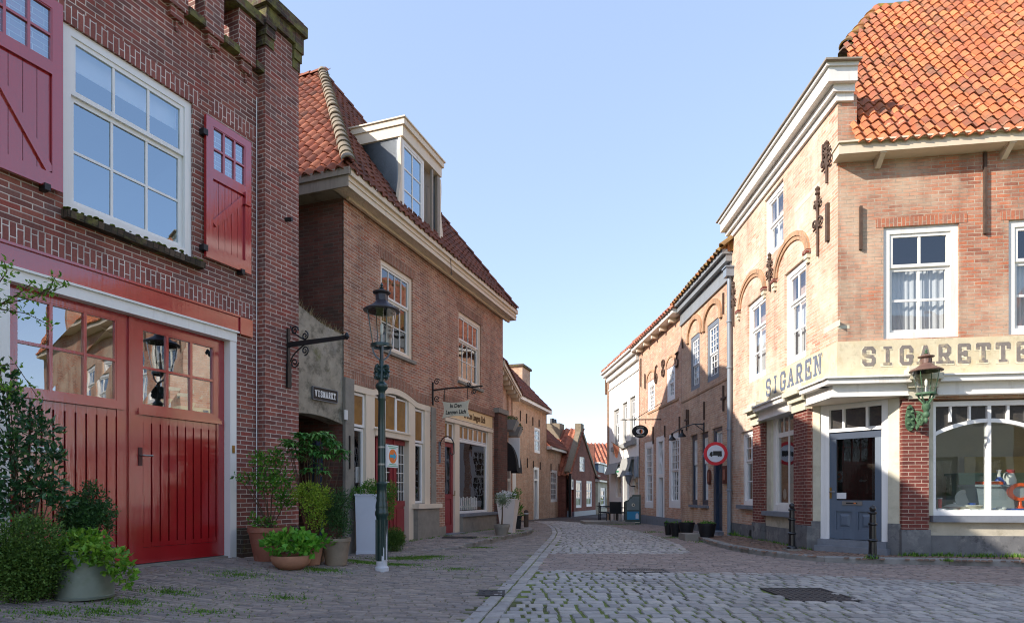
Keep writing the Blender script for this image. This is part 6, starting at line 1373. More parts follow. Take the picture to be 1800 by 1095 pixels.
# round green lettered sign
q = F.st(1098, 829, 0); d_ = None
for i in range(80):
    p = F.pt(q[0], 0, i * .05)
    if CX + F_ * p[0] / p[1] < 1091: d_ = i * .05; break
d_ = d_ or .8; yk = F.pt(q[0], 0, d_)[1] / F_; FO = Fac(F.pt(q[0], 0, 0)[:2], (-F.n[0], -F.n[1]))
rs_ = thing('round_sign', 'round white sign with green lettering projecting from the white house', 'shop sign', F.pt(q[0], q[1], 0)); zO = HC + (CY - 829) * yk
cir = lambda r, n=26: [(-d_ + r * math.cos(2 * math.pi * i / n), zO + r * math.sin(2 * math.pi * i / n)) for i in range(n)]
MB().prism(FO, cir(8.8 * yk), -.05, .05).build('rim', M['lamp_green'], rs_); MB().prism(FO, cir(7.6 * yk), .05, .055).build('face', M['sign_white'], rs_); MB().fbox(FO, -d_ - .2, -d_ + .22, zO - .03, zO + .05, .055, .06).build('lettering', M['sign_green'], rs_); MB().tube([F.pt(q[0], zO + .1, 0), F.pt(q[0], zO + .1, d_)], .02, 5).build('arm', M['iron'], rs_)
# white house street lantern at the wall
q = F.st(1105, 842, .3); wl2 = thing('wall_lamp', 'small grey lantern on the front of the white house', 'lantern', F.pt(q[0], q[1], 0)); c = F.pt(q[0], q[1], .3); MB().lathe([(.06, -.2), (.16, .15), (.2, .18), (.08, .32), (0, .34)], c, 8).build('lamp_body', M['grey_frame'], wl2); MB().tube([F.pt(q[0], q[1] - .2, .3), F.pt(q[0], q[1] - .3, .2), F.pt(q[0], q[1] - .3, 0)], .02, 5).build('arm', M['iron'], wl2)
# brick house beyond the white one
F = Fac((5.06, 33.3), (-.15, -.99)); LE2 = -5
r5 = thing('brick_end_house', 'narrow strip of yellow brick house behind the white house', 'house', F.pt(0, 0, 0)); zt = HC + (CY - 672) / F_ * 34
mb = MB(); mb.fbox(F, LE2, 0, -.6, zt, -4, .0); mb.build('wall', M['brick_tan'], r5); mb = MB(); mb.fbox(F, LE2, .0, zt, zt + .14, -4, .12); mb.build('gutter', M['fascia'], r5)
P = F.pt; mb = MB(); mb.add([P(LE2, zt + .15, .1), P(0, zt + .15, .1), P(0, zt + .15, -4), P(LE2, zt + .15, -4), P(LE2, zt + 2.4, -1.8), P(0, zt + 2.4, -1.8)], [(0, 1, 5, 4), (1, 2, 5), (2, 3, 4, 5), (3, 0, 4)]); mb.build('roof', M['tile_far'], r5)
# ================================================================== narrow brick house with planters (left, beyond the shop)
F = Fac((-.6, 19.75), (.1, .995)); LE = F.S(917, .38); GZ = lambda x, y: g(x, y)
r6 = thing('awning_house', 'narrow brick house with bracketed eaves, window boxes and a dark awning', 'house', F.pt(0, 0, 0))
zt = (F.Z(890, 650, .36) + F.Z(915, 699, .36)) / 2
ws = [(F.S(890), F.S(894), F.Z(894, 775), F.Z(894, 680)), (F.S(899), F.S(903.5), F.Z(903, 790), F.Z(903, 700))]
gw = [(F.S(892), F.S(900), .3, F.Z(897, 800)), (F.S(904), F.S(911), -.1, F.Z(908, 805))]
mb = MB(); wall(mb, F, 0, LE, -.5, zt, ws + gw, 0, .2); mb.fbox(F, LE - .1, LE, -.5, zt, -6, -.2); mb.build('wall', M['brick_1683'], r6)
for w in ws: window(F, w, r6, M, fw=.12, sashes=[(0, .5, 2, 3, -.03), (.5, 1, 2, 3, -.02)], recess=.08, fd=.1, sash_w=.05, fmat=M['cream_wood'], back=.6)
window(F, gw[0], r6, M, fw=.14, sashes=[(0, .6, 2, 3, -.03), (.6, 1, 2, 2, -.02)], recess=.05, fd=.1, fmat=M['white'], back=.6)
mb = MB(); mb.fbox(F, gw[1][0], gw[1][1], -.3, gw[1][3], -.2, -.1); mb.build('door', M['white'], r6)
mb = MB(); mb.fbox(F, -.05, LE + .1, zt, zt + .05, -.1, .34); mb.fbox(F, -.05, LE + .1, zt + .05, zt + .22, .2, .38); mb.build('gutter', M['fascia'], r6)
for i in range(7): s_ = .4 + (LE - .6) * i / 6; MB().fbox(F, s_ - .08, s_ + .08, zt - .16, zt - .002, .0, .3).build('eaves_bracket', M['fascia'], r6)
P = F.pt; tile_roof([P(0, zt + .2, .36), P(LE + .1, zt + .2, .36), P(LE + .1, zt + 3.2, -2.6), P(0, zt + 3.2, -2.6)], r6, M['tile_dark'], 'roof', seed=61, tw=.28, tg=.34)
a, b = F.S(899, .3), F.S(909, .3); za, zb_ = F.Z(905, 780, .3), F.Z(905, 830, .3); mb = MB(); N_ = 8
for i in range(N_):
    t0, t1 = math.pi / 2 * i / N_, math.pi / 2 * (i + 1) / N_; q = lambda t: (.05 + .45 * math.sin(t), zb_ + (za - zb_) * math.cos(t))
    (d0, y0), (d1, y1) = q(t0), q(t1); mb.box8([P(a, y1 - .02, d1), P(b, y1 - .02, d1), P(b, y0 - .02, d0), P(a, y0 - .02, d0), P(a, y1, d1), P(b, y1, d1), P(b, y0, d0), P(a, y0, d0)])
for s_ in (a, b): mb.add([P(s_, zb_, .05)] + [P(s_, zb_ + (za - zb_) * math.cos(math.pi / 2 * i / 8), .05 + .45 * math.sin(math.pi / 2 * i / 8)) for i in range(9)], [tuple(range(10))])
mb.build('awning', M['awning_dark'], r6)
lb = thing('light_box_sign', 'blank white box sign projecting from the narrow brick house', 'shop sign', P(F.S(890), F.Z(890, 805), 0)); s_ = F.S(889.5)
MB().fbox(F, s_ - .08, s_ + .08, F.Z(896, 824), F.Z(896, 775), .1, .52).build('box', M['sign_white'], lb); mb = MB(); mb.fbox(F, s_ - .03, s_ + .03, F.Z(892, 800), F.Z(892, 796), -.0, .08); mb.fbox(F, s_ - .03, s_ + .03, F.Z(892, 783), F.Z(892, 779), -.0, .08); mb.build('bracket', M['iron'], lb)
ws_ = thing('small_lantern', 'small black square lamp below the blank box sign', 'lantern', P(s_ - .1, F.Z(890, 820), 0)); MB().fbox(F, s_ - .2, s_ - .1, F.Z(890, 824), F.Z(890, 815), .15, .3).build('lamp_body', M['iron'], ws_); MB().fbox(F, s_ - .17, s_ - .14, F.Z(890, 821), F.Z(890, 818), 0, .15).build('arm', M['iron'], ws_)
for k, (x, y0, y1, lab) in enumerate(((897, 740, 757, 'nearer grey window box with heather under the eaves'), (905, 752, 767, 'farther grey window box beside the tan house'))):
    s_, z1 = F.st(x, y0, .2); z0 = F.Z(x, y1, .2); t = thing('window_box', lab, 'planter', P(s_, z0, 0), 'window boxes on the narrow house')
    MB().box8([P(s_ - .4, z0, .34), P(s_ + .4, z0, .34), P(s_ + .4, z0, .01), P(s_ - .4, z0, .01), P(s_ - .5, z1, .5), P(s_ + .5, z1, .5), P(s_ + .5, z1, .0), P(s_ - .5, z1, .0)]).build('box', M['grey_cornice'], t)
    leaves([(P(s_ + o, z1 + .04, .25), (.2, .15, .12)) for o in (-.3, 0, .3)], 160, .09, .04, 70 + k).build('foliage', M['leaf_dark'], t)

# ================================================================== tan brick house
F = Fac((.34, 31), (.306, .952)); s1 = F.S(961); s2 = F.S(994.5)
r7 = thing('tan_house', 'two part tan brick house with red tiled roof and skylight at the street bend', 'house', F.pt(0, 0, g(.34, 31)))
z1 = (F.Z(915, 705) + F.Z(961, 728)) / 2; z2 = (F.Z(960, 789) + F.Z(993, 798)) / 2
u1 = (F.S(939.5), F.S(950), F.Z(949, 797), F.Z(945, 752)); dr_ = (F.S(938), F.S(947), -.35, F.Z(943, 821)); w2_ = (F.S(968), F.S(980), F.Z(974, 882), F.Z(974, 826))
mb = MB(); wall(mb, F, -4, s1, -1, z1, [u1, dr_], 0, .2); wall(mb, F, s1, s2, -1, z2, [w2_], -.0, .2); mb.fbox(F, s1 - .2, s1, z2 - .2, z1, -6, -.0); mb.fbox(F, s2 - .2, s2, -1, z2, -6, -.2); mb.fbox(F, -4, -3.8, -1, z1, -6, 0); mb.build('wall', M['brick_tan'], r7)
window(F, u1, r7, M, fw=.12, sashes=[(0, .5, 3, 2, -.03), (.5, 1, 3, 2, -.02)], recess=.02, fd=.1, sash_w=.05, mun=.03, fmat=M['white_clean'], back=.5); window(F, w2_, r7, M, fw=.12, sashes=[(0, .6, 3, 3, -.03), (.6, 1, 3, 2, -.02)], recess=.02, fd=.1, sash_w=.05, mun=.03, fmat=M['white_clean'], back=.5, curtain=[(.1, .9, .05, .9)])
mb = MB(); mb.fbox(F, dr_[0], dr_[0] + .14, -1, dr_[3], -.2, .01); mb.fbox(F, dr_[1] - .3, dr_[1], -1, dr_[3], -.2, .01); mb.fbox(F, dr_[0] + .14, dr_[1] - .3, dr_[3] - .15, dr_[3], -.2, .01); zz = F.Z(943, 845); mb.fbox(F, dr_[0] + .14, dr_[1] - .3, zz, zz + .1, -.2, .01); mb.build('door_frame', M['white_clean'], r7); MB().fbox(F, dr_[0] + .14, dr_[1] - .3, -1, zz, -.2, -.12).build('door', M['navy'], r7); MB().fbox(F, dr_[0] + .14, dr_[1] - .3, zz + .1, dr_[3] - .15, -.2, -.12).build('fanlight_pane', M['dark_glass'], r7)
mb = MB(); mb.fbox(F, -4, s1 + .15, z1, z1 + .2, -.1, .3); mb.fbox(F, s1 + .0, s2 + .2, z2, z2 + .18, -.1, .3); mb.build('gutter', M['white'], r7)
P = F.pt; tile_roof([P(-4, z1 + .18, .3), P(s1, z1 + .18, .3), P(s1, z1 + 3.6, -3), P(-4, z1 + 3.6, -3)], r7, M['tile_dark'], 'roof', seed=71, tw=.3, tg=.36)
tile_roof([P(s1, z2 + .16, .3), P(s2 + .1, z2 + .16, .3), P(s2 - 1.2, z2 + 3.0, -2.6), P(s1, z2 + 3.0, -2.6)], r7, M['tile_dark'], 'roof', seed=72, tw=.3, tg=.36)
mb = MB(); mb.prism(F.perp(s1 + .0), [(.0, z1), (.0, z1 + .5), (-.35, z1 + .5), (-3.0, z1 + 3.7), (-3.0, z1)], -.25, .0); mb.build('gable_parapet', M['brick_tan'], r7)
cs = F.S(915, -3); zct = HC + (CY - 645) / F_ * F.pt(cs, 0, -3)[1]; mb = MB(); mb.fbox(F, cs - .9, cs + .9, z1 + 2.2, zct - .15, -3.6, -2.6); ch = mb.build('chimney', M['brick_tan'], r7); MB().fbox(F, cs - 1.0, cs + 1.0, zct - .15, zct, -3.7, -2.5).build('chimney_cap', M['brick_mossy'], ch)
mb = MB(); q0, q1 = F.S(917), F.S(922); mb.box8([P(q0, z1 + .9, -.32), P(q1 + .5, z1 + .9, -.32), P(q1 + .5, z1 + .95, -.37), P(q0, z1 + .95, -.37), P(q0, z1 + 1.75, -1.05), P(q1 + .5, z1 + 1.75, -1.05), P(q1 + .5, z1 + 1.8, -1.15), P(q0, z1 + 1.8, -1.15)]); mb.build('skylight', M['glass_sky'], r7)
for x, y0, y1 in ((914, 722, 740), (925, 727, 744), (936, 733, 748), (947, 738, 750), (926.5, 805, 822), (937, 810, 822), (949, 812, 825), (968, 815, 828), (982, 815, 828)):
    s_, za = F.st(x, y0); zb_ = F.Z(x, y1); MB().fbox(F, s_ - .035, s_ + .035, zb_, za, .002, .05).build('wall_anchor', M['rusty_iron'], r7)
mb = MB(); s_ = F.S(992.5, .1); mb.tube([F.pt(s_, -.4, .12), F.pt(s_, 1.5, .12)], .09, 8); o_ = mb.build('downpipe', M['iron'], r7); MB().tube([F.pt(s_, 1.5, .12), F.pt(s_, z2, .12)], .07, 8).build('downpipe', M['zinc'], r7)

# ================================================================== gabled house
F = Fac((3.5, 38.6), (.38, .92)); W_ = 6.4
r8 = thing('gable_house', 'small red brown house with pointed gable, red door and blue grey plinth', 'house', F.pt(0, 0, -.25))
za = F.Z(1021, 757); zel = F.Z(998, 832); sap = F.S(1021)
wins = [(F.S(1012.5), F.S(1023), F.Z(1018, 892), F.Z(1018, 844)), (F.S(1031), F.S(1041), F.Z(1036, 890), F.Z(1036, 845)), (F.S(1019), F.S(1028), F.Z(1023, 830), F.Z(1023, 801)), (F.S(1003), F.S(1009), -.3, F.Z(1006, 842))]
zz0 = zel; mb = MB(); wall(mb, F, 0, W_, -1, zz0, wins, 0, .2)
mb2 = MB()
def gx(z): t = (z - zz0) / (za - zz0); return (sap * t + 0 * (1 - t), sap * t + W_ * (1 - t))
zs_ = [zz0 + (za - zz0) * i / 12 for i in range(13)]
h = wins[2]
for i in range(12):
    a0, b0 = gx(zs_[i]); a1, b1 = gx(zs_[i + 1]); zm = (zs_[i] + zs_[i + 1]) / 2
    if h[2] < zm < h[3]:
        mb.poly([F.pt(a0, zs_[i]), F.pt(h[0], zs_[i]), F.pt(h[0], zs_[i + 1]), F.pt(a1, zs_[i + 1])]); mb.poly([F.pt(h[1], zs_[i]), F.pt(b0, zs_[i]), F.pt(b1, zs_[i + 1]), F.pt(h[1], zs_[i + 1])])
    else: mb.poly([F.pt(a0, zs_[i]), F.pt(b0, zs_[i]), F.pt(b1, zs_[i + 1]), F.pt(a1, zs_[i + 1])])
mb.fbox(F, .0, .2, -1, zel, -9, -.2); mb.build('wall', M['brick_gable'], r8)
for w in wins[:3]: window(F, w, r8, M, fw=.12, sashes=[(0, .62, 2, 2, -.03), (.62, 1, 2, 1, -.02)], recess=.03, fd=.1, sash_w=.05, mun=.04, fmat=M['white_clean'], back=.5, curtain=[(.1, .9, .05, .45)])
w = wins[3]; zt_ = F.Z(1006, 860); MB().fbox(F, w[0], w[1], -1, zt_, -.2, -.1).build('door', M['red_paint'], r8); window(F, (w[0], w[1], zt_, w[3]), r8, M, fw=.1, sashes=[(0, 1, 2, 2, -.02)], recess=.03, fd=.1, fmat=M['white_clean'], name='fanlight', back=.4)
mb = MB(); mb.fbox(F, wins[0][0] - .5, W_, -1, F.Z(1030, 897), -.1, .04); mb.fbox(F, 0, w[0], -1, F.Z(1003, 897), -.1, .04); mb.build('plinth', M['zinc'], r8)
P = F.pt; tile_roof([P(-.1, zel - .1, -9), P(-.1, zel - .1, .05), P(sap, za - .1, .05), P(sap, za - .1, -9)], r8, M['tile_far'], 'roof', seed=81, tw=.34, tg=.4, amp=.06)
MB().poly([P(W_ + .1, zel - .1, .0), P(W_ + .1, zel - .1, -9), P(sap, za - .1, -9), P(sap, za - .1, .0)]).build('roof', M['tile_dark'], r8)
mb = MB()
for a, b in (((0, zel), (sap, za)), ((sap, za), (W_, zel))):
    l = math.hypot(b[0] - a[0], b[1] - a[1]); nx, nz = -(b[1] - a[1]) / l * .22, (b[0] - a[0]) / l * .22; mb.prism(F, [a, b, (b[0] + nx, b[1] + nz), (a[0] + nx, a[1] + nz)], -.25, .08)
mb.fbox(F, sap - .35, sap + .35, za - .1, za + .45, -.3, .1); mb.build('gable_coping', M['hip_stone'], r8)
mb = MB(); cp = P(sap, 0, -1.6); cs = sap; zc_t = HC + (CY - 745) / F_ * cp[1]; mb.fbox(F, cs - .5, cs + .5, za - .9, zc_t, -2.6, -1.3); ch = mb.build('chimney', M['hip_stone'], r8)
mb = MB(); 
for o in (-.25, .25): mb.lathe([(.16, 0), (.13, .35), (.1, .35)], P(cs + o, zc_t, -1.9), 10)
mb.build('chimney_pot', M['iron'], ch)
MB().tube([P(-.06, -.5, .1), P(-.06, zel, .1)], .09, 8).build('downpipe', M['iron'], r8)

# ================================================================== low house with dormer, last in the street
F = Fac((5.95, 44.5), (.3, .95)); W_ = 9
r9 = thing('low_house', 'low pale house with dark red roof and a blue grey dormer at the street end', 'house', F.pt(0, 0, -.3))
ze = F.Z(1062, 848); ws = [(F.S(1055), F.S(1064), F.Z(1060, 892), F.Z(1060, 857)), (F.S(1066.5), F.S(1072), F.Z(1069, 892), F.Z(1069, 858))]
mb = MB(); wall(mb, F, 0, W_, -1, ze, ws, 0, .2); mb.build('wall', M['plinth_plaster'], r9)
for w in ws: window(F, w, r9, M, fw=.2, sashes=[(0, .62, 2, 2, -.03), (.62, 1, 2, 1, -.02)], recess=.03, fd=.1, sash_w=.06, mun=.05, fmat=M['white_clean'], back=.5)
mb = MB(); mb.fbox(F, ws[0][0] - .5, ws[0][0] - .02, ws[0][2], ws[0][3], .0, .06); mb.fbox(F, ws[1][0] - .5, ws[1][0] - .05, ws[1][2], ws[1][3], .0, .06); mb.build('shutter', M['navy'], r9)
mb = MB(); mb.fbox(F, -.1, W_, ze, ze + .18, -.1, .3); mb.build('gutter', M['white'], r9)
P = F.pt; zr = HC + (CY - 779) / F_ * 50; tile_roof([P(-.2, ze + .15, .3), P(W_, ze + .15, .3), P(W_, zr, -3), P(-.2, zr, -3)], r9, M['tile_dark'], 'roof', seed=91, tw=.34, tg=.4)
mb = MB(); mb.fbox(F, -.0, .2, -1, zr - .5, -3, -.1); mb.build('end_wall', M['brick_gable'], r9)
d0, d1 = F.S(1052, -.3), F.S(1072, -.3); zd0, zd1 = F.Z(1060, 845, -.3), F.Z(1060, 817, -.3); mb = MB(); mb.fbox(F, d0, d1, zd0, zd1, -2.6, -.3); dm_ = mb.build('dormer', M['dormer_blue'], r9); MB().fbox(F, d0 - .1, d1 + .1, zd1, zd1 + .12, -2.7, -.15).build('dormer_roof', M['white'], dm_); window(F, (F.S(1062, -.28), F.S(1070, -.28), zd0 + .1, zd1 - .1), dm_, M, fw=.1, sashes=[(0, 1, 2, 2, -.0)], recess=.26, fd=.04, sash_w=.06, mun=.05, fmat=M['white_clean'], name='dormer_window', room=False)
mb = MB(); c_ = F.pt(.6, -.3, .15); mb.fbox(F, .2, 1.3, -1, F.Z(1050, 835), -.4, .12); mb.build('chimney_breast', M['plinth_plaster'], r9)
# roof beyond
r10 = thing('far_roof_house', 'distant house of which only the orange red pantile roof shows', 'house', (9, 62, -.3)); F = Fac((4, 62), (1, .1)); P = F.pt; zr = HC + (CY - 783) / F_ * 65; z0 = HC + (CY - 816) / F_ * 61
mb = MB(); mb.fbox(F, 0, 9, -1, z0, -5, 0); mb.build('wall', M['brick_tan'], r10); tile_roof([P(-.2, z0, .3), P(9.2, z0, .3), P(9.2, zr, -3), P(-.2, zr, -3)], r10, M['tile_far'], 'roof', seed=95, tw=.4, tg=.5, amp=.08)

# ================================================================== buildings across the square, behind the viewpoint (seen mirrored in the panes)
F = Fac((12, -9), (-.999, .02)); F = Fac((-8, -12.5), (-.95, -.3)); 
def rear(name, lbl, O, u, L, H, mat, nwin, wm):
    F = Fac(O, u); t = thing(name, lbl, 'house', F.pt(0, 0, 0)); hs = []
    for r_ in range(2):
        for i in range(nwin): c = L * (i + .5) / nwin; z0 = .9 + r_ * 3.3; hs.append((c - .6, c + .6, z0, z0 + 1.9))
    mb = MB(); wall(mb, F, 0, L, -.3, H, hs, 0, .25); mb.fbox(F, 0, L, -.3, H, -5, -4.8); mb.fbox(F, 0, .2, -.3, H, -4.8, -.3); mb.fbox(F, L - .2, L, -.3, H, -4.8, -.3); mb.build('wall', M[mat], t)
    for h_ in hs: window(F, h_, t, M, fw=.12, sashes=[(0, .6, 2, 2, -.04), (.6, 1, 2, 1, -.02)], recess=.12, fmat=M[wm], back=.6)
    mb = MB(); mb.fbox(F, -.1, L + .1, H - .3, H, .0, .35); mb.build('cornice', M['white'], t)
    P = F.pt; mb = MB(); mb.add([P(0, H, .3), P(L, H, .3), P(L, H, -4.9), P(0, H, -4.9), P(1.5, H + 2.6, -2.4), P(L - 1.5, H + 2.6, -2.4)], [(0, 1, 5, 4), (1, 2, 5), (2, 3, 4, 5), (3, 0, 4)]); mb.build('roof', M['tile_far'], t)
rear('cream_house', 'cream white house across the square behind the viewpoint', (16.4, -10), (-1, .02), 9, 7.4, 'rear_white_wall', 5, 'grey_frame')
rear('brick_house', 'dark brick house across the square behind the viewpoint', (30, -13), (-1, .02), 12.5, 9, 'brick_b2', 5, 'white')
# ================================================================== ground
def grid(xs, ys, fn, name, mat, kind):
    mb = MB(); n = len(xs); mb.v = [(x, y, fn(x, y)) for y in ys for x in xs]; mb.f = [(j * n + i, j * n + i + 1, (j + 1) * n + i + 1, (j + 1) * n + i) for j in range(len(ys) - 1) for i in range(n - 1)]; mb.r = [0] * len(mb.f)
    return mb.build(name, mat, None, smooth=60, kind=kind)
t = NT('ground_base'); geo = t.n('ShaderNodeNewGeometry'); pos = geo.outputs['Position']
n1 = t.noise(pos, .9, 5, .65); n2 = t.noise(pos, 7, 5, .7)
soil = t.ramp(n2, [(.3, lin((58, 54, 46))), (.7, lin((94, 86, 74)))]); mossc = t.ramp(n2, [(.3, lin((92, 98, 58))), (.55, lin((112, 124, 66))), (.8, lin((136, 146, 84)))])
mk = t.ramp(n1, [(.34, (0, 0, 0)), (.52, (1, 1, 1))]); c = t.mix((mk, 0), soil, mossc); M['ground_base'] = t.finish(c, .95, n2.outputs[0], .5, .02, spec=.1)
brick_mat('paving_far', [(92, 82, 80), (112, 98, 94), (80, 74, 74)], (70, 70, 58), bw=.22, bh=.1, ms=.02, dirt=.3, blotch=[((96, 104, 60), 1.3, .58, .74, .5)])
xs = [-160, -80, -40, -20] + [-12 + .5 * i for i in range(53)] + [20, 40, 80, 160]; ys = [-160, -80, -40, -20, -8, -2] + [.5 * i for i in range(64)] + [33, 35, 38, 42, 46, 50, 60, 80, 160, 320]
gnd = grid(xs, ys, lambda x, y: g(x, y) - .013, 'ground', M['ground_base'], 'structure')
ysf = [28, 30, 32, 34, 36, 38, 40, 42, 45, 50, 55, 62]
road_far = grid([-6 + .5 * i for i in range(40)], ysf, lambda x, y: g(x, y) - .004, 'road', M['paving_far'], 'structure')

STRIP = [(-1.6, -3), (-.64, 3), (-.29, 5.38), (.207, 9.1), (.65, 12.6), (1.1, 16.1), (1.34, 18.5), (1.46, 21), (1.5, 25), (1.2, 30)]
def strip_x(y): return float(np.interp(y, [p[1] for p in STRIP], [p[0] for p in STRIP]))
DR = [(3.29, 11.86), (3.62, 14), (3.76, 16.35), (3.74, 18.5), (3.62, 20.5), (3.25, 25.2), (2.4, 30)]
def dr_x(y): return float(np.interp(y, [p[1] for p in DR], [p[0] for p in DR]))
KERB = [(4.62, 15.6), (4.42, 14.2), (4.4, 12.74), (4.52, 11.7), (4.75, 11.0), (5.15, 10.3), (5.81, 10.06), (6.92, 9.9), (7.86, 9.62), (11, 9.2), (18, 8.2)]
WALK = [(5.9, 15.8)] + KERB + [(19, 9.4), (7.0, 10.9), (5.7, 12), (5.85, 15.8)]
LK = [(-1.75, 12.3), (-1.15, 12.75), (-.85, 13.3), (-.35, 15), (.05, 16.2), (.42, 17.2), (.62, 18.6), (.55, 19.6)]
LWALK = LK + [(-.2, 20.2), (-3.0, 12.0)]
def cob_top(x): return float(np.interp(x, [-1, .2, 3.93, 6.19, 12], [9.12, 9.12, 8.66, 7.6, 5.4]))
def zone(x, y):
    if inpoly(x, y, WALK): return 'walk'
    if inpoly(x, y, LWALK): return 'lwalk'
    sx = strip_x(y)
    if abs(x - sx) < .16: return 'strip'
    if x < sx: return 'left'
    if y < cob_top(x): return 'cobble'
    if y > 11.9 and x < dr_x(y) and y < 30: return 'cobble_far'
    if y > 11.9 and x < dr_x(y) + .16 and y < 28: return 'edge'
    return 'band'
class Pave:
    def __init__(s, seed): s.R = random.Random(seed); s.mb = MB()
    def stone(s, cx, cy, ux, uy, L, W, zf, dome=.008, jit=.012, ins=.02, drop=.03, tilt=.004):
        R = s.R; vx, vy = -uy, ux; s.mb.rnd = R.random(); hz = R.uniform(-tilt, tilt); vs = []
        J = [(R.uniform(-jit, jit), R.uniform(-jit, jit)) for _ in range(4)]; tz = [R.uniform(-tilt, tilt) for _ in range(4)]
        for k, (a, b) in enumerate(((-1, -1), (1, -1), (1, 1), (-1, 1))):
            for (q, zz) in ((0, -drop), (ins, 0.0)):
                la, lb = a * (L / 2 - q) + J[k][0], b * (W / 2 - q) + J[k][1]; x, y = cx + ux * la + vx * lb, cy + uy * la + vy * lb
                vs.append((x, y, zf(x, y) + zz + hz + tz[k]))
        if dome: vs.append((cx, cy, zf(cx, cy) + dome + hz)); top = [(1, 3, 8), (3, 5, 8), (5, 7, 8), (7, 1, 8)]
        else: top = [(1, 3, 5, 7)]
        s.mb.add(vs, top + [(0, 2, 3, 1), (2, 4, 5, 3), (4, 6, 7, 5), (6, 0, 1, 7)])
def lay(seed, zn, x0, x1, y0, y1, ang, L, W, gap, zf, jl=.2, **kw):
    P = Pave(seed); R = P.R; ux, uy = math.cos(ang), math.sin(ang); vx, vy = -uy, ux; cx, cy = (x0 + x1) / 2, (y0 + y1) / 2; hw = math.hypot(x1 - x0, y1 - y0) / 2
    b = -hw
    while b < hw:
        w = W * R.uniform(.9, 1.1) if kw.get('dome', 0) else W
        a = -hw - R.random() * L
        while a < hw:
            l = L * R.uniform(1 - jl, 1 + jl); px, py = cx + ux * (a + l / 2) + vx * (b + w / 2), cy + uy * (a + l / 2) + vy * (b + w / 2)
            if x0 <= px <= x1 and y0 <= py <= y1 and zone(px, py) in zn and not any(inpoly(px, py, h_) for h_ in HOLES): P.stone(px, py, ux, uy, l - gap, w - gap, zf, **kw)
            a += l
        b += w
    return P.mb
def hole(cx, cy, hx, hy): return [(cx - hx, cy - hy), (cx + hx, cy - hy), (cx + hx, cy + hy), (cx - hx, cy + hy)]
q1, q2, q3 = gp(1130, 1002.5), gp(1422, 1044), gp(864, 1041.5)
HOLES = [hole(q1[0], q1[1], .33, .2), hole(q2[0], q2[1], .36, .46), hole(q3[0], q3[1], .16, .2)]
plain_mat('cobble', (0, 0, 0), .62, .3, 11, .4, .35, rndramp=[(156, 150, 146), (174, 168, 162), (140, 136, 134), (184, 176, 166), (164, 158, 154)], stains=[((118, 112, 104), .55, .46, .68, .55), ((124, 130, 88), 1.4, .6, .74, .45), ((90, 88, 90), 22, .58, .74, .5)])
plain_mat('clinker', (0, 0, 0), .75, .25, 14, .3, .25, rndramp=[(142, 130, 122), (156, 142, 132), (128, 120, 116), (164, 150, 138), (146, 136, 130)], stains=[((104, 114, 58), .8, .6, .74, .6), ((110, 104, 100), 2.0, .55, .75, .5)])
plain_mat('clinker_band', (0, 0, 0), .7, .25, 14, .3, .25, rndramp=[(146, 130, 122), (158, 140, 130), (132, 120, 114), (166, 148, 136)], stains=[((92, 104, 54), 1.1, .64, .78, .5), ((80, 74, 76), 2.0, .55, .75, .4)])
plain_mat('walk_brick', (0, 0, 0), .85, .25, 14, .3, .2, rndramp=[(132, 108, 94), (146, 118, 100), (116, 98, 88)], stains=[((106, 116, 52), 1.6, .6, .74, .6)])
plain_mat('kerb_stone', (142, 138, 132), .8, .25, 5, .4, .3, stains=[((88, 86, 80), 3, .52, .7, .7), ((96, 106, 52), 4, .62, .76, .6), ((170, 164, 156), 6, .6, .75, .5)])
def st_(mb, name, mat): return mb.build(name, M[mat], None, kind='structure')
st_(lay(1, ('cobble',), -1, 9, 2.6, 9.3, .0, .165, .185, .016, g, .35, dome=.005, jit=.009, ins=.014, drop=.03, tilt=.003), 'cobblestone_road', 'cobble')
st_(lay(2, ('cobble_far',), .2, 4.2, 11.8, 30, .04, .165, .16, .012, g, .3, dome=.006, jit=.01, ins=.014, drop=.03, tilt=.004), 'cobblestone_street', 'cobble')
st_(lay(3, ('left',), -9, 2, 3.2, 20, -.16, .2, .072, .012, g, .06, dome=0, jit=.005, ins=.008, drop=.02, tilt=.0035), 'clinker_pavement', 'clinker')
st_(lay(4, ('band',), -.2, 15, 5, 28, .0, .2, .085, .008, g, .06, dome=0, jit=.004, ins=.008, drop=.02, tilt=.003), 'brick_road', 'clinker_band')
st_(lay(7, ('left',), -2, 2.2, 20, 28, -.1, .22, .1, .01, g, .06, dome=0, jit=.004, ins=.01, drop=.02, tilt=.003), 'clinker_lane', 'clinker')
P = Pave(5); y = 2.6
while y < 30:
    l = .3 * P.R.uniform(.7, 1.2); x = strip_x(y + l / 2); dx = strip_x(y + l) - strip_x(y); a = math.atan2(l, dx)
    for o in (-.078, .078): P.stone(x + o, y + l / 2, math.cos(a), math.sin(a), l - .012, .148, g, dome=.006, jit=.006, ins=.012, drop=.03, tilt=.004)
    y += l
y = 11.9
while y < 28:
    l = .22; x = dr_x(y + l / 2) + .07; dx = dr_x(y + l) - dr_x(y); a = math.atan2(l, dx); P.stone(x, y + l / 2, math.cos(a), math.sin(a), l - .012, .14, g, dome=.006, jit=.006, ins=.012, drop=.03); y += l
for i in range(16): P.stone(.62 + .17 * i, 11.84, 1, 0, .155, .12, g, dome=.006, jit=.008, ins=.012, drop=.03)
for i in range(70):
    x = .35 + .18 * i; P.stone(x, cob_top(x) + .1, 1, (cob_top(x + .1) - cob_top(x - .1)) * 5, .165, .13, g, dome=.006, jit=.008, ins=.012, drop=.03)
st_(P.mb, 'gutter_stones', 'cobble')
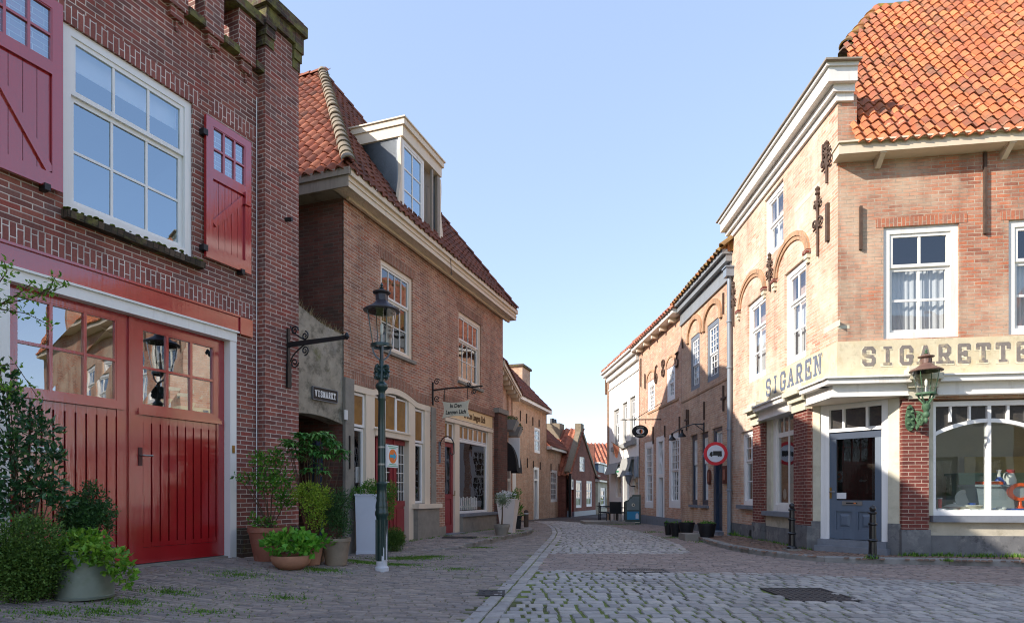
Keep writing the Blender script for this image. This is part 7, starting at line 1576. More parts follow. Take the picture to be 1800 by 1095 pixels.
# raised pavements with kerbs
KH = .09
wz = lambda x, y: g(x, y) + KH
st_(lay(6, ('walk',), 4, 15, 8, 16.5, .9, .2, .08, .008, wz, .06, dome=0, jit=.004, ins=.008, drop=.02, tilt=.003), 'pavement', 'walk_brick')
mb = MB(); mb.poly([(x, y, g(x, y) + KH - .018) for x, y in WALK]); st_(mb, 'pavement_bed', 'ground_base')
def kerb(pts, name, h, w=.15, zc=None):
    mb = MB(); R = random.Random(len(pts)); D = [Vector((x, y, 0)) for x, y in pts]; tot = 0
    for i in range(len(D) - 1):
        a, b = D[i], D[i + 1]; n = max(1, round((b - a).length / .9))
        for k in range(n):
            p = a + (b - a) * (k / n); q = a + (b - a) * ((k + 1) / n); t_ = (q - p).normalized(); nn = Vector((-t_.y, t_.x, 0)); q = q - t_ * .008; j = R.uniform(-.008, .008); e = .02
            P_ = []
            for (z_, o0, o1) in ((-.05, 0, w), (h - e + j, 0, w), (h + j, e, w)):
                P_.append([(p + nn * o0), (q + nn * o0), (q + nn * o1), (p + nn * o1)]); P_[-1] = [(v.x, v.y, g(v.x, v.y) + z_) for v in P_[-1]]
            vs = P_[0] + P_[1] + P_[2]; mb.add(vs, [(0, 1, 5, 4), (1, 2, 6, 5), (2, 3, 7, 6), (3, 0, 4, 7), (4, 5, 9, 8), (5, 6, 10, 9), (6, 7, 11, 10), (7, 4, 8, 11), (8, 9, 10, 11)])
    return st_(mb, name, 'kerb_stone')
kerb(KERB[::1], 'kerb', KH + .004)
LH = .1
def lz(x, y): return g(x, y) + LH * sm((y - 12.2) / 1.3)
st_(lay(8, ('lwalk',), -3.2, 1, 11.9, 20.3, -.3, .2, .08, .008, lz, .06, dome=0, jit=.004, ins=.008, drop=.02, tilt=.003), 'left_pavement', 'clinker')
mb = MB(); mb.poly([(x, y, g(x, y) + LH * sm((y - 12.2) / 1.3) - .02) for x, y in LWALK]); st_(mb, 'left_pavement_bed', 'ground_base')
mb = MB()
for i in range(len(LK) - 1):
    (a, b), (c, e) = LK[i], LK[i + 1]; mb.quad((a, b, g(a, b) - .04), (c, e, g(c, e) - .04), (c, e, lz(c, e) + .004), (a, b, lz(a, b) + .004)); l = math.hypot(c - a, e - b); nx, ny = -(e - b) / l * .1, (c - a) / l * .1; mb.quad((a, b, lz(a, b) + .004), (c, e, lz(c, e) + .004), (c + nx, e + ny, lz(c, e) + .004), (a + nx, b + ny, lz(a, b) + .004))
st_(mb, 'left_kerb', 'kerb_stone')
# drains and covers
def frame_box(mb, c, hx, hy, w, z0, z1):
    for a in ((-hx, hx, -hy, -hy + w), (-hx, hx, hy - w, hy), (-hx, -hx + w, -hy + w, hy - w), (hx - w, hx, -hy + w, hy - w)): mb.box(c[0] + a[0], c[0] + a[1], c[1] + a[2], c[1] + a[3], z0, z1)
plain_mat('cast_iron', (112, 104, 98), .6, .25, 9, .2, .5, metal=.3, stains=[((80, 66, 58), 6, .5, .7, .6)])
plain_mat('cast_dark', (66, 62, 62), .7, .25, 9, .2, .4, metal=.2, stains=[((90, 82, 76), 6, .55, .7, .5)])
dr_ = thing('drain_grate', 'rectangular cast iron drain grate with bright bars in the brick band', 'drain', (q1[0], q1[1], q1[2])); mb = MB(); frame_box(mb, q1, .34, .21, .04, -.03, .006); mb.build('frame', M['cast_dark'], dr_)
for i in range(17): x = q1[0] - .28 + .56 * i / 16; MB().box(x - .011, x + .011, q1[1] - .165, q1[1] + .165, -.02, .004).build('bar', M['cast_iron'], dr_)
MB().box(q1[0] - .3, q1[0] + .3, q1[1] - .17, q1[1] + .17, -.03, -.024).build('pit', M['iron'], dr_)
for (q, hx, hy, lab) in ((q2, .36, .46, 'large dark manhole plate set among mossy cobbles'), (q3, .15, .19, 'small dark iron cover beside the pale gutter stones')):
    c_ = thing('manhole_cover', lab, 'cover', (q[0], q[1], q[2])); mb = MB(); frame_box(mb, q, hx, hy, .03, q[2] - .03, q[2] + .004); mb.build('frame', M['cast_dark'], c_)
    mb = MB(); mb.box(q[0] - hx + .031, q[0] + hx - .031, q[1] - hy + .031, q[1] + hy - .031, q[2] - .03, q[2] - .002)
    nx_ = int(hx / .04)
    for i in range(nx_):
        for j in range(int(hy / .05)): x, y = q[0] - hx + .06 + i * (2 * hx - .12) / max(1, nx_ - 1), q[1] - hy + .06 + j * (2 * hy - .12) / max(1, int(hy / .05) - 1); mb.box(x - .014, x + .014, y - .014, y + .014, q[2] - .0019, q[2] + .003)
    mb.build('plate', M['cast_dark'], c_)
# grass and moss
def blades(seed, spots, name, mat):
    R = random.Random(seed); mb = MB()
    for (x, y, rx, ry, n, h, zf) in spots:
        for i in range(n):
            a, q = R.random() * 6.28, min(1.7, abs(R.gauss(0, .62))); px, py = x + rx * q * math.cos(a), y + ry * q * math.sin(a); z = zf(px, py) - .004; hh = h * R.uniform(.4, 1.2) + .006; w = .006 + .004 * R.random(); b = R.random() * 6.28; mb.rnd = R.random(); lx, ly = R.uniform(-.5, .5) * hh, R.uniform(-.5, .5) * hh
            mb.add([(px - w * math.cos(b), py - w * math.sin(b), z), (px + w * math.cos(b), py + w * math.sin(b), z), (px + lx, py + ly, z + hh)], [(0, 1, 2)])
    return mb.build(name, M[mat], None, kind='stuff')
S_ = []
for i in range(30): p = FR.pt(FR.S(1585) + .14 * i, 0, .12 + .04 * math.sin(i)); S_.append((p[0], p[1], .1, .05, 44 + int(30 * math.sin(i * 1.7)), .07, wz))
for i in range(20): p = FD.pt(FD.S(1290) + .25 * i, 0, .1); S_.append((p[0], p[1], .05, .12, 16 if i % 3 else 40, .05, wz))
for (px, py, n, h_) in ((1292, 943, 50, .14), (1535, 984, 60, .07), (1665, 989, 50, .05), (1420, 966, 60, .04), (1385, 955, 50, .05)): q = gp(px, py, .06); S_.append((q[0], q[1], .09, .06, n, h_, wz))
for (px, py, rx, n) in ((715, 981, .6, 1900), (755, 978, .5, 600), (615, 985, .55, 1300), (560, 1001, .4, 700), (650, 990, .4, 1000), (700, 992, .5, 700), (845, 962, .3, 400), (300, 1040, .5, 420), (230, 1058, .4, 420), (180, 1075, .4, 420), (420, 1010, .7, 500), (500, 1050, .7, 350), (90, 1078, .4, 350), (360, 1075, .5, 260), (800, 1000, .5, 260)):
    q = gp(px, py); S_.append((q[0], q[1], rx, rx * .5, n, .02, g))
for i in range(24): p = B2.pt(1.0 + .3 * i, 0, .14 + .05 * math.sin(i * 2)); S_.append((p[0], p[1], .12, .05, 30, .03, lz))
for (px, py, rx, n) in ((890, 937, .5, 220), (855, 945, .5, 160), (915, 933, .5, 160)): q = gp(px, py, LH); S_.append((q[0], q[1], rx, .25, n, .03, lz))
for (px, py, rx, n) in ((1090, 922, .9, 300), (1180, 945, .5, 200), (1150, 935, .5, 160), (1235, 952, .3, 150)): q = gp(px, py); S_.append((q[0], q[1], rx, .5, n, .035, g))
blades(5, S_, 'grass', 'grass_blade')

R = random.Random(77); mb = MB()
for i in range(420):
    if i % 3 == 0: p = B1.pt(R.uniform(-4, 1.5), 0, abs(R.gauss(0, .5)) + .1); x, y = p[0], p[1]
    elif i % 3 == 1: p = B2.pt(R.uniform(0, 8), 0, R.uniform(.1, 1.9)); x, y = p[0], p[1]
    else: x, y = R.uniform(-3, 7), R.uniform(4.8, 16)
    z = g(x, y) + (KH if inpoly(x, y, WALK) else 0) + (lz(x, y) - g(x, y) if inpoly(x, y, LWALK) else 0) + .008; a = R.random() * 6.28; l = R.uniform(.012, .03); w = l * .45; c, s = math.cos(a), math.sin(a); mb.rnd = R.random()
    mb.add([(x - c * l, y - s * l, z), (x - s * w, y + c * w, z + R.uniform(0, .012)), (x + c * l, y + s * l, z + R.uniform(0, .01)), (x + s * w, y - c * w, z + .002)], [(0, 1, 2), (0, 2, 3)])
mb.build('fallen_leaves', M['dead_leaf'], None, kind='stuff')

# ================================================================== street furniture
q = gp(671, 1002); sc = 500 / F_ * q[1]          # lamp height from its size in the picture
H = sc
lp = thing('street_lamp', 'tall dark green cast iron lamp post with a round glass lantern and chipped white foot', 'street lamp', q)
c0 = q
def pz(py): return q[2] + (1003 - py) / F_ * q[1] - q[2]
def pr(px): return px / F_ * q[1]
MB().lathe([(pr(12.5), -.02), (pr(12.5), pz(998)), (pr(10), pz(995)), (pr(9.5), pz(986))], c0, 12).build('foot', M['chipped_white'], lp, smooth=35)
MB().lathe([(pr(9.5), pz(986)), (pr(9.6), pz(960)), (pr(9.6), pz(912)), (pr(10.5), pz(908)), (pr(11.8), pz(905)), (pr(11.8), pz(900)), (pr(10.3), pz(897)), (pr(11), pz(892)), (pr(10.5), pz(886)), (pr(9), pz(880)), (pr(9.8), pz(876)), (pr(8.5), pz(872)), (pr(8.2), pz(856)), (pr(9.8), pz(853)), (pr(9.8), pz(850)), (pr(7.5), pz(848)),
    (pr(7.2), pz(840)), (pr(6.6), pz(760)), (pr(6), pz(706)), (pr(7.2), pz(703)), (pr(7.2), pz(698)), (pr(5.8), pz(695)), (pr(6.5), pz(688)), (pr(10.5), pz(683)), (pr(11), pz(680)), (pr(10.5), pz(677)), (pr(5.5), pz(672)), (pr(6), pz(664)), (pr(4.6), pz(650)), (pr(4.2), pz(634)), (pr(3.2), pz(630)), (pr(3.0), pz(612))], c0, 16).build('post', M['lamp_green'], lp, smooth=35)
mb = MB()
for k in range(8): a = 2 * math.pi * k / 8; mb.tube([(c0[0] + pr(9.6) * math.cos(a), c0[1] + pr(9.6) * math.sin(a), c0[2] + pz(984)), (c0[0] + pr(9.6) * math.cos(a), c0[1] + pr(9.6) * math.sin(a), c0[2] + pz(914))], .014, 5)
mb.build('fluting', M['lamp_green'], lp, smooth=50)
mb = MB(); R = random.Random(4)
for k in range(7):   # torn white paint up one side of the shaft
    a = -1.25 + .26 * k; h_ = (.08, .2, .34, .42, .5, .3, .16)[k]; r_ = pr(9.75) + .004
    mb.quad(*[(c0[0] + r_ * math.cos(a + da), c0[1] + r_ * math.sin(a + da), c0[2] + z_) for da, z_ in ((-.13, pz(986)), (.13, pz(986)), (.13, pz(986) + h_ * .8), (-.13, pz(986) + h_))])
mb.build('worn_paint', M['chipped_white'], lp)
mb = MB(); zt = c0[2] + pz(652)
for k in range(4):
    a = math.pi / 2 * k - .5; FQ = Fac((c0[0], c0[1]), (math.cos(a), math.sin(a))); mb.tube(scroll(FQ, .085, zt + .02, 0, .06, 1.4, 3.1, 1), .022, 6); mb.tube(scroll(FQ, .08, zt - .09, 0, .045, 1.3, 1.5, -1), .018, 6)
mb.build('scroll_ornament', M['lamp_green'], lp, smooth=50)
cl = (c0[0], c0[1], c0[2] + pz(612)); mb = MB()
for k in range(4): a = math.pi / 2 * k + .3; mb.tube([(cl[0] + pr(r_) * math.cos(a), cl[1] + pr(r_) * math.sin(a), c0[2] + pz(y_)) for r_, y_ in ((3, 634), (10, 628), (14.5, 620), (15.5, 612))], .014, 6)
mb.build('cradle_arm', M['grey_frame'], lp, smooth=50)
lantern(lp, cl, 95.5 / F_ * q[1], 115 / F_ * q[1], 78 / F_ * q[1], 'lamp_hood', 'lamp_green')
sgn = thing('post_sign', 'white plate with orange oval and blue arrow strapped to the lamp post', 'sign', (c0[0] + .1, c0[1], c0[2] + pz(802))); FSg = Fac((c0[0] + pr(4), c0[1] - .02), (.36, .933)); zc = c0[2] + pz(802); hh_ = pz(782) - pz(802)
mb = MB(); s0, s1 = .0, .28; mb.fbox(FSg, s0, s1, zc - hh_, zc + hh_, .03, .06); pl = mb.build('plate', M['sign_white'], sgn); sx = (s0 + s1) / 2
MB().prism(FSg, [(sx + .1 * math.cos(t_), zc + .1 * math.sin(t_)) for t_ in [2 * math.pi * i / 24 for i in range(24)]], .06, .063).build('orange_disc', M['sign_orange'], pl)
MB().prism(FSg, [(sx - .08, zc - .02), (sx + .02, zc - .02), (sx + .02, zc - .055), (sx + .085, zc), (sx + .02, zc + .055), (sx + .02, zc + .02), (sx - .08, zc + .02)], .063, .066).build('arrow', M['sign_cyan'], pl)
mb = MB()
for a in ((s0 + .012, s1 - .012, zc + hh_ - .025, zc + hh_ - .016), (s0 + .012, s1 - .012, zc - hh_ + .016, zc - hh_ + .025), (s0 + .05, s1 - .05, zc + hh_ - .05, zc + hh_ - .04), (s0 + .05, s1 - .05, zc - hh_ + .04, zc - hh_ + .05)): mb.fbox(FSg, *a, .06, .062)
mb.build('border_line', M['sign_green'], pl)
mb = MB()
for z_ in (zc - hh_ * .75, zc + hh_ * .75): mb.lathe([(pr(6.9), -.012), (pr(7.1) + .004, -.012), (pr(7.1) + .004, .012), (pr(6.9), .012)], (c0[0], c0[1], z_), 16)
mb.build('strap', M['steel'], sgn)
# bollards
def bollard_at(p, lab, proto=None):
    if proto:
        o = copy_tree(proto); o.location = p; o['label'] = lab; return o
    t_ = thing('bollard', lab, 'bollard', p, 'ringed iron bollards on the kerb')
    MB().lathe([(.09, 0), (.09, .03), (.075, .05), (.06, .06)], p, 16).build('foot', M['bollard_black'], t_, smooth=40)
    MB().lathe([(.062, .05), (.056, .26), (.072, .27), (.078, .285), (.072, .3), (.054, .31), (.05, .52), (.066, .53), (.07, .545), (.066, .56), (.047, .57), (.044, .7), (.062, .71), (.064, .73), (.05, .745), (.03, .755)], p, 16).build('post', M['bollard_black'], t_, smooth=40)
    MB().lathe([(.03, .75), (.045, .77), (.05, .795), (.042, .825), (.02, .845), (0, .85)], p, 14).build('knob', M['bollard_black'], t_, smooth=60)
    return t_
pA, pB = gp(1534, 980, KH), gp(1392, 966, KH)
ba = bollard_at(pA, 'ringed black bollard right in front of the blue corner door'); bb = bollard_at(pB, 'ringed black bollard on pale stone base near the side shop window', ba)
st2 = tag(MB().box(pB[0] - .13, pB[0] + .13, pB[1] - .12, pB[1] + .12, pB[2] - .03, pB[2] + .02).build('base_stone', M['stone_grey']), 'small pale square stone under the bollard nearest the side window', 'stone'); bb.location.z += .02
pw = gp(925, 931, 0); wp = thing('wooden_post', 'short brown round topped post with white band at the left kerb end', 'bollard', pw); k = pw[1] / F_
MB().lathe([(4.1 * k, 0), (4.1 * k, 28 * k)], pw, 12).build('post', M['wood_post'], wp, smooth=40); MB().lathe([(4.15 * k, 28 * k), (4.15 * k, 29.5 * k)], pw, 12).build('band', M['sign_white'], wp); MB().lathe([(4.1 * k, 29.5 * k), (3.9 * k, 33 * k), (2 * k, 35 * k), (0, 35.5 * k)], pw, 12).build('cap', M['wood_post'], wp, smooth=50)
# information board
qb = gp(1112, 921); k = qb[1] / F_; ib = thing('information_board', 'dark green stepped information board with photo and blue panel', 'notice board', qb); FB = Fac((qb[0] - 13 * k, qb[1]), (1, -.12)); z0 = qb[2]
out = [(0, 0), (27 * k, 0), (27 * k, 52 * k), (13 * k, 52 * k), (11 * k, 48 * k), (8 * k, 47.5 * k), (6 * k, 43 * k), (0, 41 * k)]
MB().prism(FB, [(a, z0 + b) for a, b in out], -.06, .0).build('board', M['lamp_green'], ib)
MB().prism(FB, [(a, z0 + b) for a, b in ((3 * k, 25 * k), (24 * k, 25 * k), (24 * k, 49 * k), (14 * k, 49 * k), (11 * k, 45 * k), (8 * k, 44 * k), (6 * k, 40 * k), (3 * k, 39 * k))], .0, .006).build('photo_panel', M['enamel_grey'], ib)
MB().prism(FB, [(14 * k + 3 * k * math.cos(t_), z0 + 34 * k + 3 * k * math.sin(t_)) for t_ in [2 * math.pi * i / 16 for i in range(16)]], .006, .009).build('photo_spot', M['sign_pale'], ib)
MB().prism(FB, [(14.3 * k + 1.4 * k * math.cos(t_), z0 + 34 * k + 1.4 * k * math.sin(t_)) for t_ in [2 * math.pi * i / 16 for i in range(16)]], .009, .011).build('photo_spot', M['sign_black'], ib)
MB().fbox(FB, 3 * k, 24 * k, z0 + 8 * k, z0 + 22.5 * k, 0, .006).build('blue_panel', M['sign_blue'], ib); MB().prism(FB, [(18 * k, z0 + 10 * k), (23 * k, z0 + 10 * k), (23 * k, z0 + 17 * k), (20.5 * k, z0 + 20.5 * k), (18 * k, z0 + 17 * k)], .006, .009).build('house_symbol', M['sign_greywhite'], ib); MB().fbox(FB, 6 * k, 25 * k, z0 + 2.5 * k, z0 + 4 * k, 0, .005).build('lettering', M['sign_pale'], ib)
# terrace table and chairs
def chair(p, rz, lab):
    t_ = thing('terrace_chair', lab, 'chair', p, 'dark terrace chairs by the white house'); c, s = math.cos(rz), math.sin(rz)
    def X(a, b, z): return (p[0] + a * c - b * s, p[1] + a * s + b * c, p[2] + z)
    def bx(a0, a1, b0, b1, z0, z1): return MB().box8([X(a0, b0, z0), X(a1, b0, z0), X(a1, b1, z0), X(a0, b1, z0), X(a0, b0, z1), X(a1, b0, z1), X(a1, b1, z1), X(a0, b1, z1)])
    bx(-.25, .25, -.25, .25, .42, .47).build('seat', M['planter_black'], t_); bx(-.25, .25, .2, .25, .47, .9).build('backrest', M['planter_black'], t_)
    for a in (-.23, .23):
        for b in (-.23, .23): MB().tube([X(a, b, 0), X(a, b, .42)], .02, 5).build('leg', M['planter_black'], t_)
        bx(a - .025, a + .025, -.25, .2, .64, .67).build('armrest', M['planter_black'], t_)
for (px, py, rz, lab) in ((1062, 917, 1.4, 'leftmost dark terrace chair at the far table'), (1079, 920, 3.3, 'dark terrace chair in the middle with its back to the street'), (1091, 919, -1.5, 'dark terrace chair beside the information board')): chair(gp(px, py), rz, lab)
qt = gp(1072, 915); tt = thing('terrace_table', 'dark square terrace table between the chairs', 'table', qt); MB().box(qt[0] - .6, qt[0] + .5, qt[1] - .4, qt[1] + .4, qt[2] + .7, qt[2] + .74).build('tabletop', M['planter_black'], tt)
for a in (-.5, .4):
    for b in (-.3, .3): MB().tube([(qt[0] + a, qt[1] + b, qt[2]), (qt[0] + a, qt[1] + b, qt[2] + .7)], .025, 5).build('leg', M['planter_black'], tt)
qd = gp(1076, 921); mb = MB(); mb.box(qd[0] - 1.1, qd[0] + .9, qd[1] - .1, qd[1] + 1.6, qd[2] - .05, qd[2] + .1); mb.build('terrace_deck', M['stone_grey'], None, kind='structure')
# black tapering pots
def taper(p, r0, r1, h, mat, t_, rim=.03, seg=20, rt=1.06):
    MB().lathe([(0, 0), (r0, 0), (r1, h - rim), (r1 * rt, h - rim), (r1 * rt, h), (r1 * .93, h), (r1 * .9, h - .06), (0, h - .06)], p, seg).build('pot', M[mat], t_, smooth=35)
    MB().lathe([(r1 * .9, 0), (0, .015)], (p[0], p[1], p[2] + h - .055), seg).build('soil', M['soil'], t_)
for (px, py, wpx, hpx, lab) in ((1175, 940, 15, 22, 'leftmost black pot against the brick wall'), (1188.5, 942.5, 21, 24, 'second black pot from the left of the row'), (1207, 944.5, 27, 27, 'third black pot, wide, left of the grey step'), (1242.5, 950, 31, 31, 'largest black pot, apart right of the grey step')):
    p = gp(px, py, .0); k = p[1] / F_; t_ = thing('flower_pot', lab, 'flower pot', p, 'black tapering pots in front of the brick houses'); taper(p, wpx * k * .34, wpx * k * .5, hpx * k, 'planter_black', t_, .12 * wpx * k)
    leaves([((p[0], p[1], p[2] + hpx * k - .02), (wpx * k * .38, wpx * k * .38, .03))], 150 if wpx > 30 else 40, .07, .025, int(px)).build('foliage', M['leaf_mid'], t_)
qs = gp(1222, 949); tag(MB().box(qs[0] - .3, qs[0] + .3, qs[1] - .2, qs[1] + .4, -.05, .16).build('stone_step', M['stone_grey']), 'grey stone block step between the black pots', 'step')

# ================================================================== plants on the left
def m_(p): return p[1] / F_          # metres per photo pixel at that depth
def leafy(o, blobs, n, ll, lw, mat, seed, **kw): return leaves(blobs, n, ll, lw, seed, **kw).build('foliage', M[mat], o)
p = gp(42, 1056); k = m_(p); hb = thing('boxwood_bush', 'large round clipped bush of tiny green leaves in the lower left corner', 'bush', p); c = (p[0], p[1] + .05, p[2] + 72 * k)
leafy(hb, [(c, (70 * k, 66 * k, 74 * k))] + lumps(c, (72 * k, 68 * k, 74 * k), 26, 2, .3), 22000, .027, .019, 'leaf_box', 2, shell=.22)
mb = MB(); stems(mb, p, [(c[0] + math.cos(a) * .2, c[1] + math.sin(a) * .2, c[2] + .1) for a in (0, 1, 2, 3, 4, 5)], .015, 3); mb.build('stem', M['bark'], hb)
p = gp(150, 1049); k = m_(p); tb = thing('metal_tub', 'round galvanised tub overflowing with light green ivy', 'planter', p)
MB().lathe([(0, 0), (44 * k, 0), (45 * k, 4 * k), (43.5 * k, 5 * k), (44 * k, 80 * k), (46 * k, 82 * k), (46 * k, 85 * k), (43 * k, 85 * k), (42 * k, 74 * k), (0, 74 * k)], p, 28).build('tub', M['galvanised'], tb, smooth=35)
c = (p[0], p[1], p[2] + 92 * k); B = [((c[0] + dx * k, c[1] + dy * k, c[2] + dz * k), (rx * k, rx * k, rz * k)) for dx, dy, dz, rx, rz in ((0, 0, 4, 40, 22), (-34, -20, -4, 18, 16), (30, -28, 0, 24, 20), (62, -20, -26, 22, 24), (78, -14, -50, 16, 24), (-20, -38, -14, 18, 18), (12, -42, -20, 18, 20), (44, -36, -12, 18, 16))]
leafy(tb, B, 900, .06, .052, 'leaf_fresh', 7, up=.15, shell=.7)
mb = MB(); stems(mb, c, [(c[0] + dx * k, c[1] - 20 * k, c[2] + dz * k) for dx, dz in ((60, -20), (80, -60), (90, -40), (-40, 0), (20, -30))], .005, 5, .08); mb.build('stem', M['bark'], tb)
p = gp(150, 1026); k = m_(p); ds = thing('evergreen_shrub', 'dense dark green small leaved shrub rising behind the galvanised tub', 'shrub', p)
zt_ = HC + (CY - 905) * k; c = (p[0], p[1], zt_); leafy(ds, lumps(c, (58 * k, 45 * k, 46 * k), 24, 12, .38) + [((c[0] + 8 * k, c[1], c[2] + 46 * k), (12 * k, 10 * k, 18 * k))], 5200, .035, .02, 'leaf_dark', 12)
mb = MB(); stems(mb, p, [(c[0] + dx * k, c[1] + dy * k, c[2] + dz * k) for dx, dy, dz in ((-40, 0, 10), (-20, 10, 25), (0, -8, 20), (20, 8, 30), (38, 0, 8), (6, 0, 60))], .014, 12); mb.build('stem', M['bark'], ds)
MB().lathe([(0, 0), (.16, 0), (.19, .25), (.2, .25), (.2, .28), (0, .26)], p, 16).build('pot', M['clay_grey'], ds, smooth=40)
p = gp(40, 1033); k = m_(p); cm = thing('camellia_shrub', 'tall open camellia with glossy leaves and a pale bloom left of the red doors', 'shrub', p); Zc = lambda y_: HC + (CY - y_) * k
B = [((p[0] + dx * k, p[1] + dy * k, Zc(yy)), (r_ * k, r_ * .8 * k, rz * k)) for dx, dy, yy, r_, rz in ((-20, 0, 880, 48, 40), (20, 5, 840, 44, 34), (-15, -6, 790, 42, 38), (25, 0, 760, 36, 26), (-25, 5, 715, 26, 34), (-30, 0, 670, 18, 26), (52, 0, 860, 30, 26), (45, 4, 800, 26, 14), (70, 0, 885, 22, 16), (10, 8, 730, 24, 22), (-44, 4, 640, 10, 16))]
leafy(cm, B, 1500, .075, .042, 'leaf_camellia', 14, shell=.8, up=.2)
mb = MB(); stems(mb, p, [b_[0] for b_ in B], .013, 15, .1); mb.build('stem', M['bark'], cm)
leaves([((p[0] + 30 * k, p[1] - .12, Zc(826)), (.03, .03, .03))], 16, .035, .03, 16).build('flower', M['flower_white'], cm)
MB().lathe([(0, 0), (.22, 0), (.27, .35), (.28, .36), (.26, .38), (0, .34)], p, 18).build('pot', M['terracotta'], cm, smooth=40)
# overhanging young branch
p = gp(-60, 1040); k = m_(p) ; br_ = thing('young_tree', 'thin young tree whose fresh green twigs reach in over the white door casing', 'tree', p); Zc = lambda y_: HC + (CY - y_) * k; X_ = lambda px: p[0] + (px + 60) * k
mb = MB(); mb.tube([p, (X_(-55), p[1] + .05, Zc(800)), (X_(-50), p[1], Zc(600)), (X_(-40), p[1], Zc(520))], [.035, .028, .02, .012], 7)
tw = [[(-48, 560), (0, 538), (60, 524), (115, 505)], [(-45, 540), (5, 545), (50, 552), (92, 574)], [(-42, 525), (0, 500), (15, 480), (10, 460)], [(-48, 640), (-10, 645), (30, 640), (70, 700)], [(60, 524), (90, 508), (100, 488)], [(0, 538), (30, 522), (58, 500)], [(-50, 690), (-5, 668), (20, 690), (45, 680)]]
for w_ in tw: mb.tube([(X_(a), p[1] - .02, Zc(b)) for a, b in w_], [.008, .006, .004, .003][:len(w_)], 5)
mb.build('trunk', M['bark'], br_); B = []
for w_ in tw:
    for i in range(len(w_) - 1):
        for u in (.25, .6, .95): a = w_[i][0] + (w_[i + 1][0] - w_[i][0]) * u; b = w_[i][1] + (w_[i + 1][1] - w_[i][1]) * u; B.append(((X_(a), p[1], Zc(b)), (13 * k, 12 * k, 9 * k)))
B += [((X_(-45), p[1], Zc(y_)), (20 * k, 20 * k, 22 * k)) for y_ in (520, 480, 600, 660)]
leaves(B, 520, .05, .024, 18, shell=.9, up=.3).build('crown', M['leaf_fresh'], br_)
# group beside the pier
p = gp(474, 984); k = m_(p); t1 = thing('potted_shrub', 'tall leafy shrub in a large pink terracotta pot against the brick pier', 'potted plant', p); taper(p, 25 * k, 35 * k, 58 * k, 'terracotta', t1, 8 * k, 26)
Zc = lambda y_: HC + (CY - y_) * k; B = [((p[0] + dx * k, p[1] + dy * k, Zc(yy)), (r_ * k, r_ * .8 * k, rz * k)) for dx, dy, yy, r_, rz in ((0, 0, 820, 32, 24), (-24, 4, 806, 16, 12), (22, 0, 850, 26, 24), (-4, -4, 850, 24, 22), (26, 4, 880, 20, 20), (-40, 0, 842, 18, 10), (-8, -6, 918, 26, 8), (12, 0, 800, 16, 12), (-58, 0, 835, 6, 5), (-26, -6, 912, 10, 8))]
leafy(t1, B, 1150, .06, .034, 'leaf_mid', 21, shell=.8); mb = MB(); stems(mb, (p[0], p[1], p[2] + 50 * k), [b_[0] for b_ in B], .01, 22, .06); mb.build('stem', M['bark'], t1)
p = gp(512, 999); k = m_(p); t2 = thing('bowl_planter', 'low terracotta bowl full of broad bright green leaves', 'potted plant', p)
MB().lathe([(0, 0), (20 * k, 0), (31 * k, 9 * k), (35 * k, 19 * k), (34 * k, 24 * k), (31 * k, 24 * k), (30 * k, 18 * k), (0, 18 * k)], p, 26).build('pot', M['terracotta_pale'], t2, smooth=40)
Zc = lambda y_: HC + (CY - y_) * k; B = [((p[0] + dx * k, p[1] + dy * k, Zc(yy)), (r_ * k, r_ * k, rz * k)) for dx, dy, yy, r_, rz in ((0, 0, 952, 38, 20), (-24, -10, 958, 22, 16), (24, -8, 956, 24, 16), (40, 0, 962, 16, 14))]
leafy(t2, B, 420, .085, .078, 'leaf_bowl', 24, shell=.7, up=.5)
p = gp(548, 992); k = m_(p); t3 = thing('spurge_pot', 'yellow green bushy plant on reddish stems in a small clay pot', 'potted plant', p); taper(p, 14 * k, 20 * k, 40 * k, 'terracotta_pale', t3, 5 * k)
Zc = lambda y_: HC + (CY - y_) * k; B = [((p[0] + dx * k, p[1] + dy * k, Zc(yy)), (r_ * k, r_ * k, rz * k)) for dx, dy, yy, r_, rz in ((-8, 0, 862, 24, 16), (14, 0, 870, 22, 20), (-20, 0, 872, 14, 12), (4, -6, 890, 22, 18), (10, -4, 915, 18, 16), (24, 0, 884, 12, 12))]
leafy(t3, B, 2400, .032, .02, 'leaf_lime', 26, shell=.6); mb = MB(); stems(mb, (p[0], p[1], p[2] + 36 * k), [b_[0] for b_ in B] + [(p[0] - 18 * k, p[1], Zc(905)), (p[0] - 24 * k, p[1], Zc(880))], .012, 27, .05); mb.build('stem', M['red_bark'], t3)
leafy(t3, [((p[0] + 16 * k, p[1] - .1, Zc(952)), (22 * k, 14 * k, 14 * k))], 60, .08, .07, 'leaf_bowl', 28)
p = gp(591, 992); k = m_(p); t4 = thing('box_pot', 'dark green clipped box bush in a plain grey clay pot', 'potted plant', p); taper(p, 18 * k, 24 * k, 47 * k, 'clay_grey', t4, 6 * k, 24)
c = (p[0] + 3 * k, p[1], HC + (CY - 902) * k); leafy(t4, lumps(c, (32 * k, 28 * k, 44 * k), 22, 31, .42), 4200, .028, .017, 'leaf_dark', 31, shell=.5); mb = MB(); stems(mb, (p[0], p[1], p[2] + 40 * k), [(c[0] + dx * k, c[1], c[2] + dz * k) for dx, dz in ((-15, 10), (0, 20), (14, 10))], .012, 31); mb.build('stem', M['bark'], t4)
p = gp(552, 986); k = m_(p); t5 = thing('rhododendron', 'rhododendron with drooping leaf rosettes and pink buds before the dark passage', 'shrub', p); Zc = lambda y_: HC + (CY - y_) * k
RS = []; R = random.Random(9)
